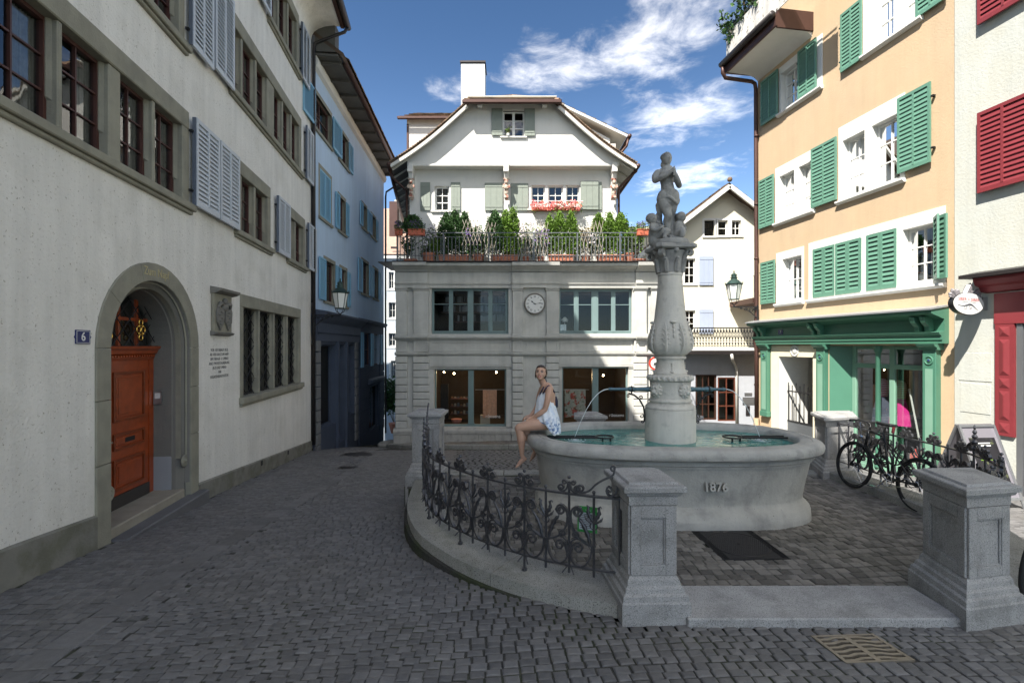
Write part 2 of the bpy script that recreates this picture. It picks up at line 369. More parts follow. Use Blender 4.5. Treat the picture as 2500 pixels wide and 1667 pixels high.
M_leafG = mat('leaf_grey_green', (.13, .17, .09), .6, var=.3, vscale=7, island=.45, spec=.3)
M_pink = mat('petal_coral_pink', (.85, .27, .25), .6, var=.2, island=.3)
M_viol = mat('petal_violet', (.16, .08, .30), .6, var=.2, island=.3)
M_petW = mat('petal_white', (.75, .70, .74), .6, var=.1)
M_stem = mat('plant_stem', (.12, .09, .05), .8)
M_lampG = mat('lantern_green', (.035, .065, .055), .45, metal=.4, var=.2)
M_milk = mat('lantern_milk_glass', (.80, .80, .76), .25, var=.05)
M_black = mat('black_paint', (.015, .015, .016), .35, var=.1)
M_rub = mat('rubber', (.018, .018, .018), .8, var=.1)
M_chr = mat('chrome', (.55, .55, .57), .18, metal=1, var=.05)
M_skin = mat('skin_tanned', (.50, .30, .215), .5, var=.06, vscale=14, spec=.35)
M_hair = mat('hair_dark_brown', (.024, .012, .008), .4, var=.3, vscale=40)
M_blue = mat('enamel_navy', (.02, .03, .12), .25)
M_silver = mat('aluminium', (.42, .43, .45), .35, metal=.8, var=.05)
M_glass = glass('window_glass', refl=1.15)
M_glassS = glass('shop_glass', refl=.5, tint=(.86, .9, .88))
M_glassU = glass('upper_glass', refl=1.6, tint=(.75, .8, .82), wob=.15, ior=1.6)
# ================================================================ GROUND
def G(x, y):
    if y <= 3.9: return 0.0
    if y <= 13.76: return -.0933*(y-3.9)
    t = min(1, max(0, (x+4)/9)); return -.92 - (y-13.76)*(.18*(1-t)+.10*t)
def smooth_path(P, n):
    """Catmull-Rom, n samples evenly spaced"""
    P = [Vector(p) for p in P]; Q = [P[0]*2-P[1]]+P+[P[-1]*2-P[-2]]; out_ = []
    for i in range(1, len(Q)-2):
        for k in range(24):
            t = k/24; a, b, c, d = Q[i-1:i+3]
            out_.append(.5*((2*b)+(c-a)*t+(2*a-5*b+4*c-d)*t*t+(3*b-a-3*c+d)*t**3))
    out_.append(P[-1]); L = [0]
    for i in range(1, len(out_)): L.append(L[-1]+(out_[i]-out_[i-1]).length)
    res = []; j = 0
    for k in range(n+1):
        s_ = L[-1]*k/n
        while j < len(L)-2 and L[j+1] < s_: j += 1
        t = (s_-L[j])/max(1e-9, L[j+1]-L[j]); res.append(out_[j].lerp(out_[j+1], t))
    return res, L[-1]
RAIL1 = [(.86, 3.85), (.604, 3.935), (.227, 4.12), (-.122, 4.36), (-.436, 4.66), (-.80, 5.15), (-1.02, 5.7), (-1.13, 6.2), (-1.22, 7.08)]
RAIL2 = [(3.93, 4.15), (4.3, 4.33), (4.64, 4.57), (4.87, 4.80), (5.05, 5.10), (5.17, 5.47), (5.22, 5.83), (5.22, 6.2), (5.20, 6.6), (5.17, 7.0), (5.14, 7.6)]
def offs(path, d):
    p, L = smooth_path(path, 40); o = []
    for i, q in enumerate(p):
        t = (p[min(i+1, 40)]-p[max(i-1, 0)]).normalized(); o.append((q.x-t.y*d, q.y+t.x*d))
    return o
TERR = [(.83, 3.5)]+offs(RAIL1, .235)+[(-1.58, 7.1), (-1.58, 7.98), (5.62, 7.98), (5.62, 7.7)]+offs(RAIL2, -.235)[::-1]+[(3.85, 3.5)]
TIN = [(.83, 3.56)]+offs(RAIL1, .10)+[(-1.5, 7.1), (-1.5, 7.93), (5.57, 7.93), (5.57, 7.7)]+offs(RAIL2, -.10)[::-1]+[(3.85, 3.56)]
DPX = [(2.18, 3.16), (2.61, 3.19), (2.55, 3.42), (2.135, 3.39)]
CPX = [(2.06, 4.68), (2.66, 4.70), (2.63, 5.33), (2.02, 5.32)]
def inpoly(x, y, P):
    c = False; j = len(P)-1
    for i in range(len(P)):
        xi, yi = P[i]; xj, yj = P[j]
        if (yi > y) != (yj > y) and x < (xj-xi)*(y-yi)/(yj-yi)+xi: c = not c
        j = i
    return c
mb = MB()
xs = [-150, -60, -20, -10, -7, -6, -5, -4, -3, -2, -1, 0, 1, 2, 3, 4, 5, 6, 7, 8, 9, 12, 20, 60, 150]
ys = [-150, -50, -10, 0, 2, 3, 3.9, 5, 7, 9, 11, 13, 13.76, 15, 17, 19, 22, 26, 30, 45, 90, 300]
for y in ys:
    for x in xs: mb.v.append((x, y, G(x, min(y, 30))-.009))
nx = len(xs)
for j in range(len(ys)-1):
    for i in range(nx-1): mb.f.append((j*nx+i, j*nx+i+1, (j+1)*nx+i+1, (j+1)*nx+i))
street = mb.build('street', M_bed, kind='structure')

def cobble_mesh(name, lx, ly, seed, mat_):
    r = random.Random(seed); m = MB(); cobble_add(m, 0, 0, lx, ly, 0, r, lambda x, y: 0.0, 0.0)
    me = m.mesh(name); me.materials.append(mat_); return me
def cobble_add(m, x, y, lx, ly, ang, r, gz, dz):
    ca, sa = math.cos(ang), math.sin(ang); P = []
    cs = [(-1, -1), (1, -1), (1, 1), (-1, 1)]
    jit = [(r.uniform(-.07, .07), r.uniform(-.07, .07)) for _ in cs]
    tilt = r.uniform(-.022, .022), r.uniform(-.022, .022)
    g0 = gz(x, y)+dz
    for lev in range(3):
        k, zz = ((1.0, -.03), (1.0, -.005), (.72, .0))[lev]
        for (a, b), (ja, jb) in zip(cs, jit):
            lx_ = (a+ja)*lx/2*(k if lev < 2 else (1-.009/(lx/2))); ly_ = (b+jb)*ly/2*(k if lev < 2 else (1-.009/(ly/2)))
            P.append((x+lx_*ca-ly_*sa, y+lx_*sa+ly_*ca, g0+zz+tilt[0]*lx_+tilt[1]*ly_))
    P.append((x, y, g0+.0015))
    F = []
    for l_ in range(2):
        for k in range(4): F.append((l_*4+k, l_*4+(k+1) % 4, l_*4+4+(k+1) % 4, l_*4+4+k))
    for k in range(4): F.append((8+k, 8+(k+1) % 4, 12))
    m.add(P, F)
BAS = (2.0, 6.27)
def lay(place_all, near, parent, name, mat_, gz, seed):
    """the 300 largest in view are objects of their own, the rest one mass"""
    place_all.sort(key=lambda c: c[1]+abs(c[0])*.15)
    vs = [cobble_mesh(name, .096, .082, seed+i, mat_) for i in range(8)]
    r = random.Random(seed)
    for c in place_all[:near]:
        x, y, lx, ly, a = c
        o = bpy.data.objects.new(name, vs[r.randrange(8)]); o.location = (x, y, gz(x, y)+r.uniform(-.003, .003)); o.rotation_euler = (0, 0, a+(math.pi if r.random() < .5 else 0))
        o.scale = (lx/.096, ly/.082, 1); link(o, parent)
    m = MB()
    for x, y, lx, ly, a in place_all[near:]: cobble_add(m, x, y, lx, ly, a, r, gz, r.uniform(-.004, .004))
    return m.build(name+'_field', mat_, parent, kind='stuff', fixn=False)
r = random.Random(3)
pl = []
ang = math.atan(.145)
y = 2.45
rowdir = math.atan2(.10, 1)
v = 1.9
while v < 17.2:
    rh = r.uniform(.064, .078)*(1.0 if v < 9 else 1.25)
    u = -4.2 - r.random()*.1
    while u < 9:
        wv = r.uniform(.078, .108)*(1.0 if v < 9 else 1.2)
        cu = u+wv/2; gut = abs(cu+2.35) < .08
        bend = .16*math.sin((cu+1)*.9)*math.exp(-((v-6)/9)**2) + .07*cu*(1 if cu > -2.3 else .3)
        # u across, v along a direction leaning left with the wall
        x = cu - .12*v*(1 if cu < 0 else max(0, 1-cu/3)); yy = v + bend + (.12*(cu+2))*.4
        u += wv
        if abs(x) > 1.12*yy+.4 or yy < 2.15: continue
        if x < -3.72-.145*yy+.03 or x > 9.4-.15*yy: continue
        if inpoly(x, yy, TIN) or inpoly(x, yy, DPX): continue
        if yy > 14.0 and x > -4.1: continue
        if 2.2 < yy < 11 and abs(x+2.93+.045*yy) < .088: continue
        pl.append((x, yy, wv-.004, rh-.004, -ang*(.7 if cu < 0 else .1)+.10+r.uniform(-.03, .03)))
    v += rh
lay(pl, 300, street, 'cobble', M_cob, G, 100)
yy = 2.3                                             # gutter line of longer setts
while yy < 11:
    L_ = r.uniform(.15, .24); m = MB(); y_ = yy+L_/2; cobble_add(m, -2.93-.045*y_, y_, .215, L_-.004, .045, r, G, .005); m.build('gutter_stone', M_cob, street, fixn=False); yy += L_
M_walk = M_cobT
# ---------------------------------------------------------------- terrace round the fountain
m = MB(); n = len(TERR)
m.add([(x, y, 0.0-.009) for x, y in TERR] + [(x, y, -1.0) for x, y in TERR], [tuple(range(n))] + [(i, (i+1) % n, n+(i+1) % n, n+i) for i in range(n)])
terr = m.build('terrace', M_bed, kind='structure')
def terr_in(x, y):
    if not inpoly(x, y, TIN): return False
    if y < 4.06 and 1.2 < x < 3.5: return False
    if y > 7.66: return False
    if ((x-2.0)/1.5)**4+((y-6.29)/.78)**4 < 1: return False
    return True
pl = []; v = 3.45
while v < 7.8:
    rh = r.uniform(.088, .104); u = -2 - r.random()*.1
    while u < 6:
        wv = r.uniform(.085, .125); x = u+wv/2; yy = v+.10*(x-2)*.5+.03*math.sin(x*1.7); u += wv
        if not terr_in(x, yy): continue
        if inpoly(x, yy, CPX): continue
        pl.append((x, yy, wv-.005, rh-.005, .05+r.uniform(-.03, .03)))
    v += rh
lay(pl, 300, terr, 'cobble', M_cobT, lambda x, y: 0.0, 300)
# pavement in front of the corner house
m = MB()
PAV = [(-4.25, 16.4), (-3.6, 15.6), (-2.6, 14.9), (-1.2, 14.5), (1, 14.35), (7.6, 14.4), (7.6, 17.2), (-4.25, 17.2)]
n = len(PAV)
m.add([(x, y, G(x, y)+.11) for x, y in PAV]+[(x, y, G(x, y)-.4) for x, y in PAV], [tuple(range(n))]+[(i, (i+1) % n, n+(i+1) % n, n+i) for i in range(n)])
pav = m.build('pavement', M_bed, kind='structure')
pl = []; v = 14.3
while v < 17.0:
    rh = r.uniform(.13, .16); u = -4.3-r.random()*.1
    while u < 7.6:
        wv = r.uniform(.13, .2); x = u+wv/2; yy = v; u += wv
        if inpoly(x, yy-.14, PAV): pl.append((x, yy, wv-.014, rh-.014, r.uniform(-.03, .03)))
    v += rh
m = MB()
for c in pl: cobble_add(m, *c, r, lambda x, y: G(x, y)+.125, r.uniform(-.004, .004))
m.build('cobble_field', M_cobT, pav, kind='stuff', fixn=False)
for i in range(5):
    a, b = PAV[i], PAV[i+1]; k = max(1, int((Vector(b)-Vector(a)).length/1.1))
    for j in range(k):
        p = Vector(a).lerp(Vector(b), j/k); q = Vector(a).lerp(Vector(b), (j+1)/k); d = (q-p).normalized(); nn = Vector((-d.y, d.x))
        mk = MB(); e = d*.006
        P = [(*(p+e-nn*.02), G(*p)+.125), (*(q-e-nn*.02), G(*q)+.125), (*(q-e+nn*.14), G(*q)+.125), (*(p+e+nn*.14), G(*p)+.125)]
        mk.add(P+[(x, y_, z-.5) for x, y_, z in P], [(0, 1, 2, 3), (7, 6, 5, 4), (0, 4, 5, 1), (1, 5, 6, 2), (2, 6, 7, 3), (3, 7, 4, 0)])
        mk.build('kerb_stone', M_granD, pav, bevel=.012)

# ---------------------------------------------------------------- curved granite kerbs carrying the railings
def kerb(path, side, label):
    p, L = smooth_path(path, 60); root = thing('kerb', label, 'kerb', (p[30].x, p[30].y, 0), group='granite kerbs carrying the railings')
    nst = 4 if side < 0 else 3
    for st in range(nst):
        i0 = int(60*st/nst); i1 = int(60*(st+1)/nst); V = []; F = []
        rg = list(range(i0, i1+1, 3))
        if rg[-1] != i1: rg.append(i1)
        for i in rg:
            t = (p[min(i+1, 60)]-p[max(i-1, 0)]).normalized(); nn = Vector((-t.y, t.x))*side; q = p[i]
            if i == i0: q = q+t*.004
            if i == i1: q = q-t*.004
            for off, z in ((-.20, .10), (.215, .12), (.235, .10), (.245, -.9), (-.20, -.9)): V.append((q.x+nn.x*off, q.y+nn.y*off, z))
        m = len(rg)
        for i in range(m-1):
            for k in range(5): F.append((i*5+k, i*5+(k+1) % 5, i*5+5+(k+1) % 5, i*5+5+k))
        F.append((0, 1, 2, 3, 4)); F.append(tuple((m-1)*5+k for k in range(5))[::-1])
        b = MB(); b.add(V, F); b.build('kerb_stone', M_granD, root)
    return p, L
K1, L1 = kerb(RAIL1, -1, 'curved granite kerb under the left iron railing, street side lower')
K2, L2 = kerb(RAIL2[::-1], -1, 'curved granite kerb under the railing with the leaning bicycle')
# threshold slab and back edging
m = MB(); m.box(W, 1.285, 3.31, 3.53, 4.03, -.3, .062)
o = m.build('threshold_slab', M_gran, bevel=.01); tag(o, 'wide granite threshold slab between the two front pillars', 'slab')
er = thing('edging_kerb', 'straight granite edging closing the back of the fountain terrace', 'kerb', (1, 7.85, 0))
for i in range(7):
    m = MB(); m.box(W, -1.05+i*.92, -1.05+(i+1)*.92-.01, 7.70, 7.99, -.9, .012); m.build('kerb_stone', M_granD, er, bevel=.012)

# ================================================================ PILLARS
def quadring(C, off, z):
    """corner quad moved outwards by off"""
    n = 4; c = [Vector(p) for p in C]; out_ = []
    for i in range(4):
        a, b, d = c[i-1], c[i], c[(i+1) % 4]
        e1 = (b-a).normalized(); e2 = (d-b).normalized(); n1 = Vector((e1.y, -e1.x)); n2 = Vector((e2.y, -e2.x))
        q = b+(n1+n2)*off/(1+n1.dot(n2)); out_.append((q.x, q.y, z))
    return out_
def loft(C, prof):
    m = MB(); b = 0; V = []; F = []
    for off, z in prof: V += quadring(C, off, z)
    for i in range(len(prof)-1):
        for k in range(4): F.append((i*4+k, i*4+(k+1) % 4, i*4+4+(k+1) % 4, i*4+4+k))
    F.append((3, 2, 1, 0)); k = (len(prof)-1)*4; F.append((k, k+1, k+2, k+3)); m.add(V, F); return m
def pillar(C, ztop, zbase, label, gz=0):
    cx = sum(p[0] for p in C)/4; cy = sum(p[1] for p in C)/4
    root = thing('stone_pillar', label, 'pillar', (cx, cy, zbase), group='granite pillars round the fountain terrace')
    t = ztop
    loft(C, [(-.055, t-.175), (-.05, t-.17), (-.05, t-.105), (-.03, t-.095), (-.022, t-.075), (0, t-.065), (0, t-.030), (-.008, t-.022), (-.045, t-.018), (-.055, t-.002), (-.062, t)]).build('cap', M_gran, root)
    z0 = zbase
    loft(C, [(-.068, z0+.33), (-.068, t-.176)]).build('shaft', M_gran, root)
    # raised borders leave a sunk panel in each face
    for k in range(4):
        a = Vector(quadring(C, -.066, 0)[k]); b = Vector(quadring(C, -.066, 0)[(k+1) % 4]); u = (b-a); Lx = u.length; u.normalize()
        f = Fr(a, u, (u.y, -u.x, 0)); m = MB(); bw = .075; zb, zt = z0+.332, t-.178; x0, x1 = bw, Lx-bw; h0, h1 = zb+.075, zt-.09
        for (q0, q1, w0, w1) in ((0, bw, zb, zt), (Lx-bw, Lx, zb, zt), (bw, Lx-bw, zb, h0), (bw, Lx-bw, h1, zt)):
            m.box(f, q0, q1, -.001, .016, w0, w1)
        for (q0, q1, w0, w1) in ((bw, bw+.012, h0, h1), (Lx-bw-.012, Lx-bw, h0, h1), (bw+.012, Lx-bw-.012, h0, h0+.012), (bw+.012, Lx-bw-.012, h1-.012, h1)):
            m.box(f, q0, q1, -.001, .009, w0, w1)
        m.build('panel_frame', M_gran, root, bevel=.003)
    loft(C, [(.02, zbase-.5), (.022, z0+.15), (.012, z0+.162), (.008, z0+.20), (-.012, z0+.215), (-.016, z0+.245), (-.034, z0+.262), (-.04, z0+.30), (-.052, z0+.318), (-.062, z0+.332)]).build('base', M_gran, root)
    return root
pillar([(.83, 3.57), (1.30, 3.585), (1.25, 4.13), (.782, 4.12)], 1.03, 0, 'granite pillar at the right end of the left railing, front centre of the photo')
pillar([(3.29, 3.50), (3.80, 3.60), (3.955, 4.14), (3.40, 4.11)], 1.03, 0, 'lichen spotted granite pillar nearest the right edge, hiding half the bicycle')
pillar([(-1.54, 7.1), (-1.03, 7.1), (-1.0, 7.6), (-1.5, 7.6)], 1.08, 0, 'granite pillar at the far end of the left railing, before the left shop window')
pillar([(4.82, 7.47), (5.49, 7.68), (5.84, 8.29), (5.06, 8.2)], .96, -.05, 'granite pillar behind the bicycle front wheel, before the green shop')
pillar([(.99, 7.72), (1.53, 7.72), (1.47, 8.2), (1.05, 8.2)], .955, -.3, 'granite pillar top showing just over the back rim of the basin')
pillar([(2.52, 7.72), (3.06, 7.72), (3.0, 8.2), (2.56, 8.2)], .955, -.3, 'granite pillar almost hidden behind the fountain column')

# ================================================================ FOUNTAIN
fo = thing('fountain', 'large oval limestone fountain basin with carved column, dated 1876', 'fountain', (2.0, 6.27, 0))
A0, B0 = 1.80, 1.06
def oval(k, off, a=A0, b=B0, n=96, p=2.7, rot=-.045, inner=False):
    t = 2*math.pi*k/n; c, s_ = math.cos(t), math.sin(t)
    x = math.copysign(abs(c)**(2/p), c)*(a+off); y_ = math.copysign(abs(s_)**(2/p), s_)*(b+(off*1.45 if off < 0 and not inner else off))
    return 2.0+x*math.cos(rot)-y_*math.sin(rot), 6.29+x*math.sin(rot)+y_*math.cos(rot)
def ovalloft(prof, n=96):
    m = MB()
    for off, z in prof:
        for k in range(n): m.v.append((*oval(k, off, inner=z > .8 and off < -.02), z))
    for i in range(len(prof)-1):
        for k in range(n): m.f.append((i*n+k, i*n+(k+1) % n, (i+1)*n+(k+1) % n, (i+1)*n+k))
    return m
prof = [(-.10, -.1), (-.10, .03), (-.102, .085), (-.115, .11), (-.12, .13), (-.14, .16), (-.165, .19), (-.18, .22), (-.183, .25), (-.155, .42), (-.13, .58), (-.118, .665), (-.115, .68), (-.098, .684),
        (-.095, .705), (-.078, .72), (-.074, .765), (-.045, .778), (-.015, .79), (.004, .81), (.010, .845), (.005, .88), (-.012, .905), (-.04, .918), (-.09, .922), (-.105, .923), (-.110, .917), (-.122, .917), (-.127, .923),
        (-.19, .922), (-.225, .91), (-.245, .885), (-.25, .85), (-.26, .3)]
m = ovalloft(prof)
nz = []
for x, y_, z in m.v:
    q = noise.noise(Vector((x*2.2, y_*2.2, z*3)))*.010 + noise.noise(Vector((x*9, y_*9, z*9)))*.005 + (max(0, noise.noise(Vector((x*14, y_*14, z*20)))-.25)*-.03 if z > .8 or z < .3 else 0)
    if z < .16: q += noise.noise(Vector((x*5, y_*5, z*8)))*.02
    d = Vector((x-2.0, y_-6.27, 0)).normalized(); nz.append((x+d.x*q, y_+d.y*q, z+(q*.4 if z > .1 else 0)))
m.v = nz
basin = m.build('basin', M_lime, fo, smooth=True); auto_smooth(basin, 38)
m = MB(); n = 96
ri = [oval(k, -.258, inner=True) for k in range(n)]
m.add([(x, y_, .32) for x, y_ in ri], [tuple(range(n))])
M_bfl = mat('basin_turquoise_paint', (.10, .36, .32), .8, var=.15, vscale=4)
m.build('basin_floor', M_bfl, fo, fixn=False)
# date carved in relief on the front
text('1876', .135, 'date_relief', M_lime, Matrix.Translation((2.27, 6.29-B0+.165, .475)) @ Matrix.Rotation(R_(-2.6), 4, 'Z') @ Matrix.Rotation(R_(78), 4, 'X'), fo, ext=.022, xs=1.0, bold=.003)
# water
mw = bpy.data.materials.new('fountain_water'); mw.use_nodes = True; nn_, ll = mw.node_tree.nodes, mw.node_tree.links; nn_.clear()
o_ = N(nn_, 'ShaderNodeOutputMaterial'); ms = N(nn_, 'ShaderNodeMixShader'); gl = N(nn_, 'ShaderNodeBsdfGlossy', inp={'Roughness': .02})
df = N(nn_, 'ShaderNodeBsdfTransparent'); df.inputs[0].default_value = (.42, .78, .72, 1)
dd = N(nn_, 'ShaderNodeBsdfDiffuse'); dd.inputs[0].default_value = (.10, .40, .36, 1)
m0 = N(nn_, 'ShaderNodeMixShader', inp={0: .6}); ll.new(df.outputs[0], m0.inputs[1]); ll.new(dd.outputs[0], m0.inputs[2])
fr_ = N(nn_, 'ShaderNodeFresnel', inp={'IOR': 1.33}); tc_ = N(nn_, 'ShaderNodeNewGeometry')
mp = N(nn_, 'ShaderNodeMapping', inp={'Scale': (1, 1.7, 1)}); ll.new(tc_.outputs['Position'], mp.inputs[0])
w1 = N(nn_, 'ShaderNodeTexNoise', inp={'Scale': 4.2, 'Detail': 3.0, 'Roughness': .55, 'Distortion': .6}); ll.new(mp.outputs[0], w1.inputs['Vector'])
bp = N(nn_, 'ShaderNodeBump', inp={'Strength': .5, 'Distance': .035}); ll.new(w1.outputs['Fac'], bp.inputs['Height'])
ll.new(bp.outputs[0], gl.inputs['Normal']); ll.new(bp.outputs[0], fr_.inputs['Normal'])
ll.new(fr_.outputs[0], ms.inputs[0]); ll.new(m0.outputs[0], ms.inputs[1]); ll.new(gl.outputs[0], ms.inputs[2]); ll.new(ms.outputs[0], o_.inputs[0])
m = MB(); m.add([(x, y_, .835) for x, y_ in [oval(k, -.249, inner=True) for k in range(n)]], [tuple(range(n))])
wat = m.build('water', mw, kind='structure', fixn=False); wat['kind'] = 'structure'
# column
CX, CY = 2.06, 6.30
m = MB()
m.lathe((CX, CY, 0), [(.318, .3), (.318, 1.235), (.312, 1.25)], 40)
auto_smooth(m.build('drum', M_limeC, fo), 35)
m = MB()
m.lathe((CX, CY, 0), [(.315, 1.255), (.31, 1.275), (.285, 1.30), (.262, 1.315), (.258, 1.33), (.272, 1.34), (.272, 1.355), (.255, 1.37), (.250, 1.39), (.252, 1.50), (.256, 1.585), (.262, 1.60)], 40)
auto_smooth(m.build('mask_drum', M_limeC, fo), 35)
for k in range(4):                                   # carved lion masks
    a = math.radians(-62+90*k); c = Vector((CX+.245*math.cos(a), CY+.245*math.sin(a), 1.49)); ca, sa = math.cos(a), math.sin(a)
    Mr = Matrix.Rotation(a, 4, 'Z'); m = MB()
    P = lambda x, y_, z: c + Mr.to_3x3() @ Vector((x, y_, z))
    m.ball(P(0, 0, 0), (.045, .085, .09), 12, 8, Mr)
    for i in range(12):
        b = 2*math.pi*i/12; m.ball(P(.0, .082*math.cos(b), .085*math.sin(b)), (.022, .022, .022), 8, 5)
    m.ball(P(.045, 0, -.02), (.025, .035, .03), 8, 6, Mr); m.ball(P(.04, 0, .02), (.018, .014, .04), 8, 6, Mr)
    for s_ in (-1, 1):
        m.ball(P(.033, s_*.035, .03), (.017, .018, .013), 8, 5, Mr); m.ball(P(.036, s_*.035, -.045), (.016, .02, .018), 8, 5, Mr)
    m.ball(P(.03, 0, -.065), (.018, .03, .014), 8, 5, Mr)
    m.build('lion_mask', M_limeC, fo, smooth=True, fixn=False)
m = MB(); m.lathe((CX, CY, 0), [(.26, 1.602), (.285, 1.615), (.285, 1.66), (.25, 1.672), (.215, 1.68), (.205, 1.70)], 40)
for i in range(26):
    a = 2*math.pi*i/26; m.ball((CX+.272*math.cos(a), CY+.272*math.sin(a), 1.642), (.028, .028, .034), 8, 6)
auto_smooth(m.build('beaded_collar', M_limeC, fo), 50)
m = MB(); m.lathe((CX, CY, 0), [(.215, 1.70), (.19, 1.73), (.178, 1.78), (.172, 1.85), (.176, 1.885), (.198, 1.89), (.20, 1.91), (.18, 1.925)], 36)
for k in range(4):
    a = math.radians(-100+90*k); ca, sa = math.cos(a), math.sin(a)
    for j in range(4): m.ball((CX+.178*ca, CY+.178*sa, 1.75+j*.026), (.016, .016, .012), 8, 5)
    m.ball((CX+.195*ca, CY+.195*sa, 1.725), (.03, .03, .018), 8, 5)
auto_smooth(m.build('neck', M_limeC, fo), 50)
def bulb_r(r_, z, a):                                # gadrooned leaves round the bulb
    w = max(0, 1-abs((z-2.10)/.24)); return r_*(1+.022*w*math.cos(12*a)+.01*w*math.cos(24*a))
m = MB()
m.lathe((CX, CY, 0), [(.17, 1.925), (.20, 1.94), (.235, 1.97), (.262, 2.02), (.272, 2.08), (.270, 2.13), (.258, 2.19), (.238, 2.26), (.218, 2.33), (.205, 2.38), (.198, 2.42), (.19, 2.50), (.176, 2.62), (.163, 2.76), (.154, 2.88), (.150, 2.955),
                      (.156, 2.96), (.160, 2.975), (.156, 2.99), (.150, 2.995)], 72, bulb_r)
for k in range(4):
    a = math.radians(-98+90*k); ca, sa = math.cos(a), math.sin(a)
    m.ball((CX+.215*ca, CY+.215*sa, 2.355), (.042, .042, .020), 10, 6)
    for dz, rr in ((2.30, .228), (2.24, .243), (2.18, .258)): m.ball((CX+rr*ca, CY+rr*sa, dz), (.016, .016, .034), 8, 5)
for k in range(8):                                   # acanthus ribs
    a0 = math.radians(-75+45*k)
    pts = [(CX+(rr+.006)*math.cos(a0+dd_), CY+(rr+.006)*math.sin(a0+dd_), z) for rr, z, dd_ in ((.19, 1.945, 0), (.262, 2.02, .03), (.274, 2.1, .05), (.262, 2.18, .04), (.236, 2.27, .0), (.215, 2.34, -.05))]
    m.tube(pts, [.012, .018, .018, .016, .012, .006], 6)
    for z, rr in ((2.06, .27), (2.12, .27), (2.18, .262), (2.24, .245)):
        for s_ in (-1, 1):
            m.tube([(CX+(rr+.003)*math.cos(a0+s_*q), CY+(rr+.003)*math.sin(a0+s_*q), z+dz) for q, dz in ((.04, 0), (.13, .03), (.2, .02))], [.009, .008, .004], 5)
auto_smooth(m.build('shaft', M_limeC, fo), 50)
# capital: bell, leaves, corner volutes, abacus
m = MB(); m.lathe((CX, CY, 0), [(.150, 2.998), (.152, 3.05), (.16, 3.14), (.18, 3.22), (.215, 3.27)], 32)
for k in range(8):
    a = 2*math.pi*k/8+.2; pts = [(CX+rr*math.cos(a), CY+rr*math.sin(a), z) for rr, z in ((.155, 3.0), (.165, 3.08), (.178, 3.14), (.205, 3.175), (.215, 3.155))]
    m.tube(pts, [.03, .035, .03, .02, .012], 6)
for k in range(4):
    a = math.radians(45+90*k+4); u = Vector((math.cos(a), math.sin(a), 0)); s_ = Vector((-u.y, u.x, 0)); c = Vector((CX, CY, 0))+u*.25+Vector((0, 0, 3.235))
    pts = [c+u*(math.cos(t)*rr)+Vector((0, 0, math.sin(t)*rr)) for t, rr in [(2.3-i*.55, .052*(1-i/17)) for i in range(14)]]
    m.bar(pts, s_, .013, .030)
    m.tube([Vector((CX, CY, 3.13))+u*.17, Vector((CX, CY, 3.2))+u*.2, Vector((CX, CY, 3.28))+u*.25], [.02, .026, .028], 6)
    a = math.radians(90*k+4); u = Vector((math.cos(a), math.sin(a), 0)); m.ball(Vector((CX, CY, 3.27))+u*.2, (.035, .035, .035), 8, 6)
auto_smooth(m.build('capital', M_limeS, fo), 50)
def abacus(z, k):
    P = []
    for i in range(4):
        a = math.radians(45+90*i+4)
        for d in (-.11, .11): P.append((CX+.34*k*math.cos(a+d), CY+.34*k*math.sin(a+d), z))
        am = math.radians(90*(i+1)+4); P.append((CX+.235*k*math.cos(am), CY+.235*k*math.sin(am), z))
    return P
m = MB(); V = abacus(3.285, .9)+abacus(3.30, 1.0)+abacus(3.335, 1.0)+abacus(3.345, .96); m.add(V, [tuple(range(12))[::-1], tuple(range(36, 48))]+[(i*12+k, i*12+(k+1) % 12, i*12+12+(k+1) % 12, i*12+12+k) for i in range(3) for k in range(12)])
m.build('abacus', M_limeS, fo)
